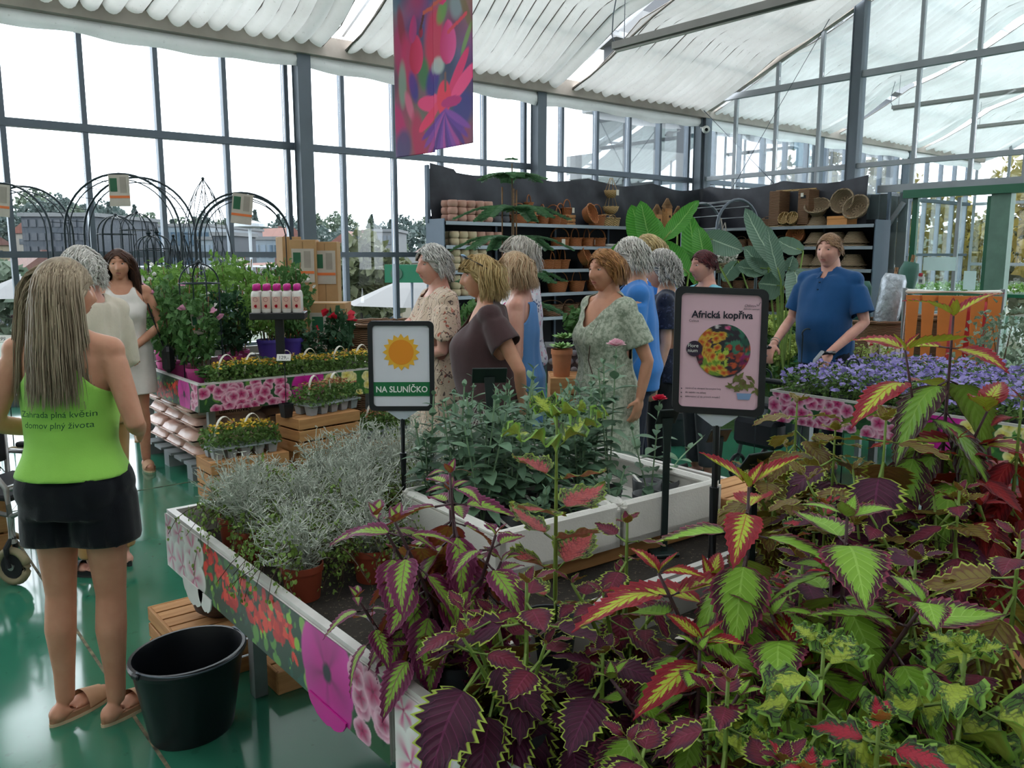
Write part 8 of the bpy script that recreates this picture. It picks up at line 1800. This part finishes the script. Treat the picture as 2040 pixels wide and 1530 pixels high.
ct = thing('pebble_tray', 'raised tray edged with dark pebbles holding succulents', 'tray', sp3(.02, .35, 0), YAW - pi / 2); zt = at(1160, 690, 6.5).z; MB().span((-.32, -.16, zt - .28), (.32, -.14, zt)).build('front_panel', pm('panel_dark', hexc('#3a363c'), .6), ct); MB().span((-.32, -.14, zt - .04), (.32, .25, zt)).build('tray', blk, ct); MB().span((-.3, .0, 0), (.3, .2, zt - .04)).build('plinth', pine_d, ct)
peb = pm('pebble_grey', hexc('#7d7a80'), .5, 0, .15, 30)
for i in range(9):
    for j in range(4): MB().ell((-.28 + i * .07 + (.03 if j % 2 else 0), -.165, zt - .24 + j * .065), (.028, .012, .026), 10, 6).build('pebble', peb, ct, True)
succ('large silvery echeveria in the pebble-edged tray', sp3(.02, .3, zt), .13, 1, blk, .05); succ('bright green rosette left in the pebble-edged tray', sp3(-.16, .3, zt), .1, 0, blk, .05); succ('bright green rosette right in the pebble-edged tray', sp3(.2, .3, zt), .1, 2, blk, .05); shrub('jade bush behind the silvery echeveria', sp3(-.02, .5, zt - .02), .06, .06, blk, .32, .13, 'mid', 180, .07, None, seed=1); basket('mid', 'small wicker basket behind the succulents', sp3(.2, .55, zt - .02), .3, s=1.3)
# plants between the floral dress and the brown dress
q = at(938, 640, 6.6); shrub('cactus-green bush in a pot between the two dresses', (q.x, q.y, .75), .09, .14, pot_dark, .55, .12, 'mid', 260, .05, None, seed=2); q = at(952, 650, 6.3); shrub('small white-flowering plant in a pale pot between the two dresses', (q.x, q.y, .75), .07, .12, pm('pot_white', hexc('#d8d4cc'), .5), .3, .1, 'grey', 160, .04, (f_wht, 9, .02), seed=1)
q = at(945, 700, 6.5); t = thing('plant_bench', 'narrow bench carrying pots behind the brown dress', 'bench', (q.x, q.y, 0), YAW - pi / 2); MB().span((-.3, -.25, .71), (.3, .3, .75)).build('bench_top', alu, t)
for (x, y) in ((-.26, -.2), (.24, -.2), (-.26, .24), (.24, .24)): MB().span((x, y, 0), (x + .04, y + .04, .71)).build('leg', leg_m, t)
# --- bellflower table -----------------------------------------------------------------------
k = 0; rr = random.Random(8)
for i, x in enumerate((5.03, 5.27, 5.51, 5.75, 5.99, 6.22)):
    for j, y in enumerate((3.07, 2.84, 2.61, 2.38, 2.15, 1.92)):
        if x < 5.2 and y > 3.0 and False: continue
        t = thing('bellflower', 'violet bellflower pot ' + ('in the row along the petunia board' if i == 0 else 'at the far table edge before the herbs' if j == 0 else 'in the middle of the massed bellflowers'), 'plant', (x + rr.uniform(-.02, .02), y + rr.uniform(-.02, .02), ZB), rr.uniform(0, 6), 'violet bellflowers %d' % (0 if i == 0 else 1 if j == 0 else 2)); pot(t, .065, .05, .09, pot_dark); k += 1
        o = mk('foliage', foliage(('bell', k % 2), 'foliage', 40 + k % 2, 380, .15, .15, .11, .03, F['herb']), t, (0, 0, .15)); o['kind'] = 'stuff'
        o = mk('blossoms', foliage(('bellf', k % 3), 'blossoms', 44 + k % 3, 95, .15, .15, .12, .032, f_vio, False, FT, .6, top=True), t, (0, 0, .15)); o['kind'] = 'stuff'
for i, (x, y) in enumerate(((6.28, 3.12), (5.95, 3.15), (6.55, 3.2), (6.75, 2.9))): shrub('yellow-green herb with reddish stems behind the bellflowers', (x, y + .12, .5 if y < 0 else (ZB if x < 6.4 else .5)), .07, .1, pot_dark, .34, .15, 'yellowg', 240, .035, (f_red, 2, .02), group='yellow-green herbs behind the bellflowers', seed=i)
t = thing('plant_bench', 'low bench behind the bellflower table', 'bench', (6.65, 3.1, 0)); MB().span((-.2, -.35, .45), (.3, .4, .5)).build('bench_top', alu, t)
for (x, y) in ((-.18, -.3), (.24, -.3), (-.18, .34), (.24, .34)): MB().span((x, y, 0), (x + .04, y + .04, .45)).build('leg', leg_m, t)
for i, (px_, py, D) in enumerate(((1510, 735, 4.6), (1690, 715, 5.6), (1600, 655, 6.2))):
    p = at(px_, py, D); zb = ZB if i < 2 else .6; t = thing('plant_hook', 'black curled plant hook %s' % ('beside the pink sign', 'rising from the bellflowers', 'before the blue polo shirt')[i], 'hook', (p.x, p.y, 0.0), YAW - pi / 2); MB().tube([(0, 0, 0), (0, 0, p.z - .05)] + [(.035 - .04 * cos(q) , 0, p.z - .04 + .04 * sin(q)) for q in [pi * k / 10 for k in range(12)]], .006, 6).build('rod', iron, t, True); MB().lathe([(.06, 0), (.06, .01), (.01, .02)], 12).build('foot', iron, t)
# --- the man's walker ------------------------------------------------------------------------
fwh = Vector((cos(YAW), sin(YAW), 0)); ff = -fwh * cos(radians(52)) - rt * sin(radians(52)); wz = atan2(ff.y, ff.x) - pi / 2
t = thing('walker', 'black wheeled walker gripped by the man in the blue polo', 'walker', (5.83, 3.42, 0), wz); wk = pm('walker_black', hexc('#20232a'), .4, .2, .06)
for s in (-1, 1):
    x = s * .235; MB().tube([(x, .3, .96), (x, .42, .97), (x, .5, .92), (x * .95, .58, .6), (x * .95, .72, .14)], .014, 8).build('handle_tube', steel_l, t, True); MB().tube([(x, .27, .955), (x, .41, .965)], .019, 8).build('grip', wk, t, True); MB().tube([(x, .44, .95), (x, .4, .9), (x, .33, .89)], .006, 6).build('brake_lever', steel_l, t, True); MB().tube([(x, .45, .94), (x * 1.2, .52, .8), (x * .95, .58, .55)], .004, 5).build('brake_cable', wk, t)
    MB().tube([(x * .95, .6, .55), (x * .95, .35, .14)], .013, 8).build('rear_leg', steel_l, t)
    for y in (.35, .72): MB().tube([(x * .95, y + .085 * cos(a), .1 + .085 * sin(a)) for a in [2 * pi * k / 18 for k in range(18)]], .015, 7, closed=True).build('tyre', wk, t, True); MB().cyl((x * .95 - .015, y, .1), (x * .95 + .015, y, .1), .03, 10).build('hub', steel_l, t)
MB().box((0, .58, .58), (.42, .28, .04), bev=.015).build('seat', wk, t); MB().tube([(-.22, .62, .78), (-.18, .78, .78), (.18, .78, .78), (.22, .62, .78)], .02, 8).build('back_bar', wk, t, True); MB().box((0, .78, .4), (.36, .16, .2), bev=.03).build('bag', wk, t)
# --- hydrangeas beside the walker, stand, scoops, red barrow ------------------------------------
for i, (px_, py, D) in enumerate(((1520, 660, 8.0), (1570, 640, 8.3), (1600, 690, 7.8), (1545, 710, 7.6))): p = at(px_, py, D); hydrangea('lime-headed hydrangea on the turf beside the walker', (p.x, p.y, max(0, p.z - .42)), 2, .45, 6, .25, i)['group'] = 'lime hydrangeas beside the walker'
o = MB().span((6.5, 4.2, 0), (7.9, 6.2, .5)).build('turf_plinth', pm('green_turf', hexc('#3f5f2c'))); tag(o, 'turf-covered plinth under the lime hydrangeas', 'platform')
orm = pm('scoop_orange', hexc('#d97a35'), .5, 0, .06, 5); redm = pm('barrow_red', hexc('#b01a22'), .4, 0, .08, 5)
pA, pB = at(1803, 580, 8.0), at(1998, 578, 7.7); ax = (pB - pA); ax.z = 0; Lx = ax.length; t = thing('scoop_rack', 'steel rack with a row of orange plastic scoops hanging from its rail', 'rack', (pA.x, pA.y, 0), atan2(ax.y, ax.x)); zr = pA.z
for x in (0, Lx): MB().cyl((x, 0, 0), (x, 0, zr + .03), .025, 10).build('post', steel_l, t)
MB().cyl((0, 0, zr), (Lx, 0, zr), .025, 10).build('rail', pwhite, t); MB().box((Lx / 2, -.03, zr - .06), (Lx * .94, .02, .05)).build('scoop_bar', orm, t); MB().cyl((0, .03, zr - .22), (Lx * .4, .03, zr - .22), .014, 8).build('rail', pwhite, t)
scp = MB(); poly = [(-.058, 0), (.058, 0), (.048, -.3), (.036, -.62)] + [(.036 * cos(a), -.62 - .036 * sin(a)) for a in [pi * k / 6 for k in range(1, 6)]] + [(-.036, -.62), (-.048, -.3)]; scp.prism(poly, (0, 0, 0), (1, 0, 0), (0, 0, 1), .03); sme = scp.mesh('scoop', orm)
for k in range(6): mk('scoop', sme, t, ((.5 + k) * Lx / 6, -.045, zr - .035))
p = at(1900, 740, 8.5); t = thing('barrow', 'red plastic barrow tub standing upright behind the orange scoops', 'barrow', (p.x, p.y, 0), YAW - pi / 2 + .3); zb = at(1880, 600, 8.5).z
MB().grid(lambda u, v: ((u - .5) * (.44 + .14 * v), -.1 + .16 * sin(pi * u), .25 + v * (zb - .25)), 12, 8).build('tub', redm, t, True).modifiers.new('t', 'SOLIDIFY').thickness = .02
MB().box((.02, -.1, .22), (.4, .3, .1), bev=.02).build('foot', redm, t); MB().cyl((-.5, -.1, .62), (-.1, -.05, .68), .018, 8).build('handle', redm, t); MB().cyl((-.12, .06, .12), (.16, .06, .12), .12, 18).build('wheel', wk, t)
MB().span((-.2, -.12, 0), (-.17, .0, .3)).span((.17, -.12, 0), (.2, 0, .3)).build('leg', steel_l, t)
p = at(2012, 760, 7.1); shrub('round glossy bush tree in a terracotta pot at the right edge', (p.x, p.y, 0), .2, .3, clay, 1.25, .42, 'grey', 900, .06, None, stems=3, seed=2); p = at(2000, 790, 6.5); shrub('low trailing plant in a bowl before the bush tree', (p.x, p.y - .1, 0), .16, .2, clay, .6, .25, 'mid', 300, .06, None, seed=0)
for i, dx in enumerate((-.22, -.1, .02, .14)): o = MB().box((0, 0, .11), (.075, .12, .22), bev=.004).build('carton', pm('carton_beige', hexc('#bda88e'), .8) if i == 0 else pwhite, None, False, tuple(at(1768, 700, 8.78) + R_ @ Vector((dx * .7, 0, 0)) - Vector((0, 0, at(1768, 700, 8.78).z - hz)))); o.rotation_euler = (0, 0, YAW - pi / 2); tag(o, 'beige slim carton standing before the huge basket' if i == 0 else 'white slim carton in the row before the huge basket', 'box', None if i == 0 else 'white slim cartons')
# benches in the next hall, seen through the door
for i, (x, y0, y1, z, m, lab) in enumerate(((16.5, 3.0, 8.2, .95, green_m, 'long bench with a green edge in the next hall'), (18.2, 3.0, 8.6, .95, pwhite, 'long bench with a white edge in the next hall'))):
    t = thing('nursery_bench', lab, 'bench', (x, y0, 0)); MB().span((0, 0, z - .06), (1.1, y1 - y0, z)).build('bench_top', m, t)
    for (a, b_) in ((.05, .05), (1.0, .05), (.05, y1 - y0 - .1), (1.0, y1 - y0 - .1)): MB().span((a, b_, 0), (a + .05, b_ + .05, z - .06)).build('leg', leg_m, t)
    o = mk('seedlings', foliage(('bench', i), 'seedlings', 95 + i, 1200, .5, (y1 - y0) / 2 - .1, .12, .09, F['bright'] if i == 0 else F['grey'], True), t, (.55, (y1 - y0) / 2, z + .05)); o['kind'] = 'stuff'
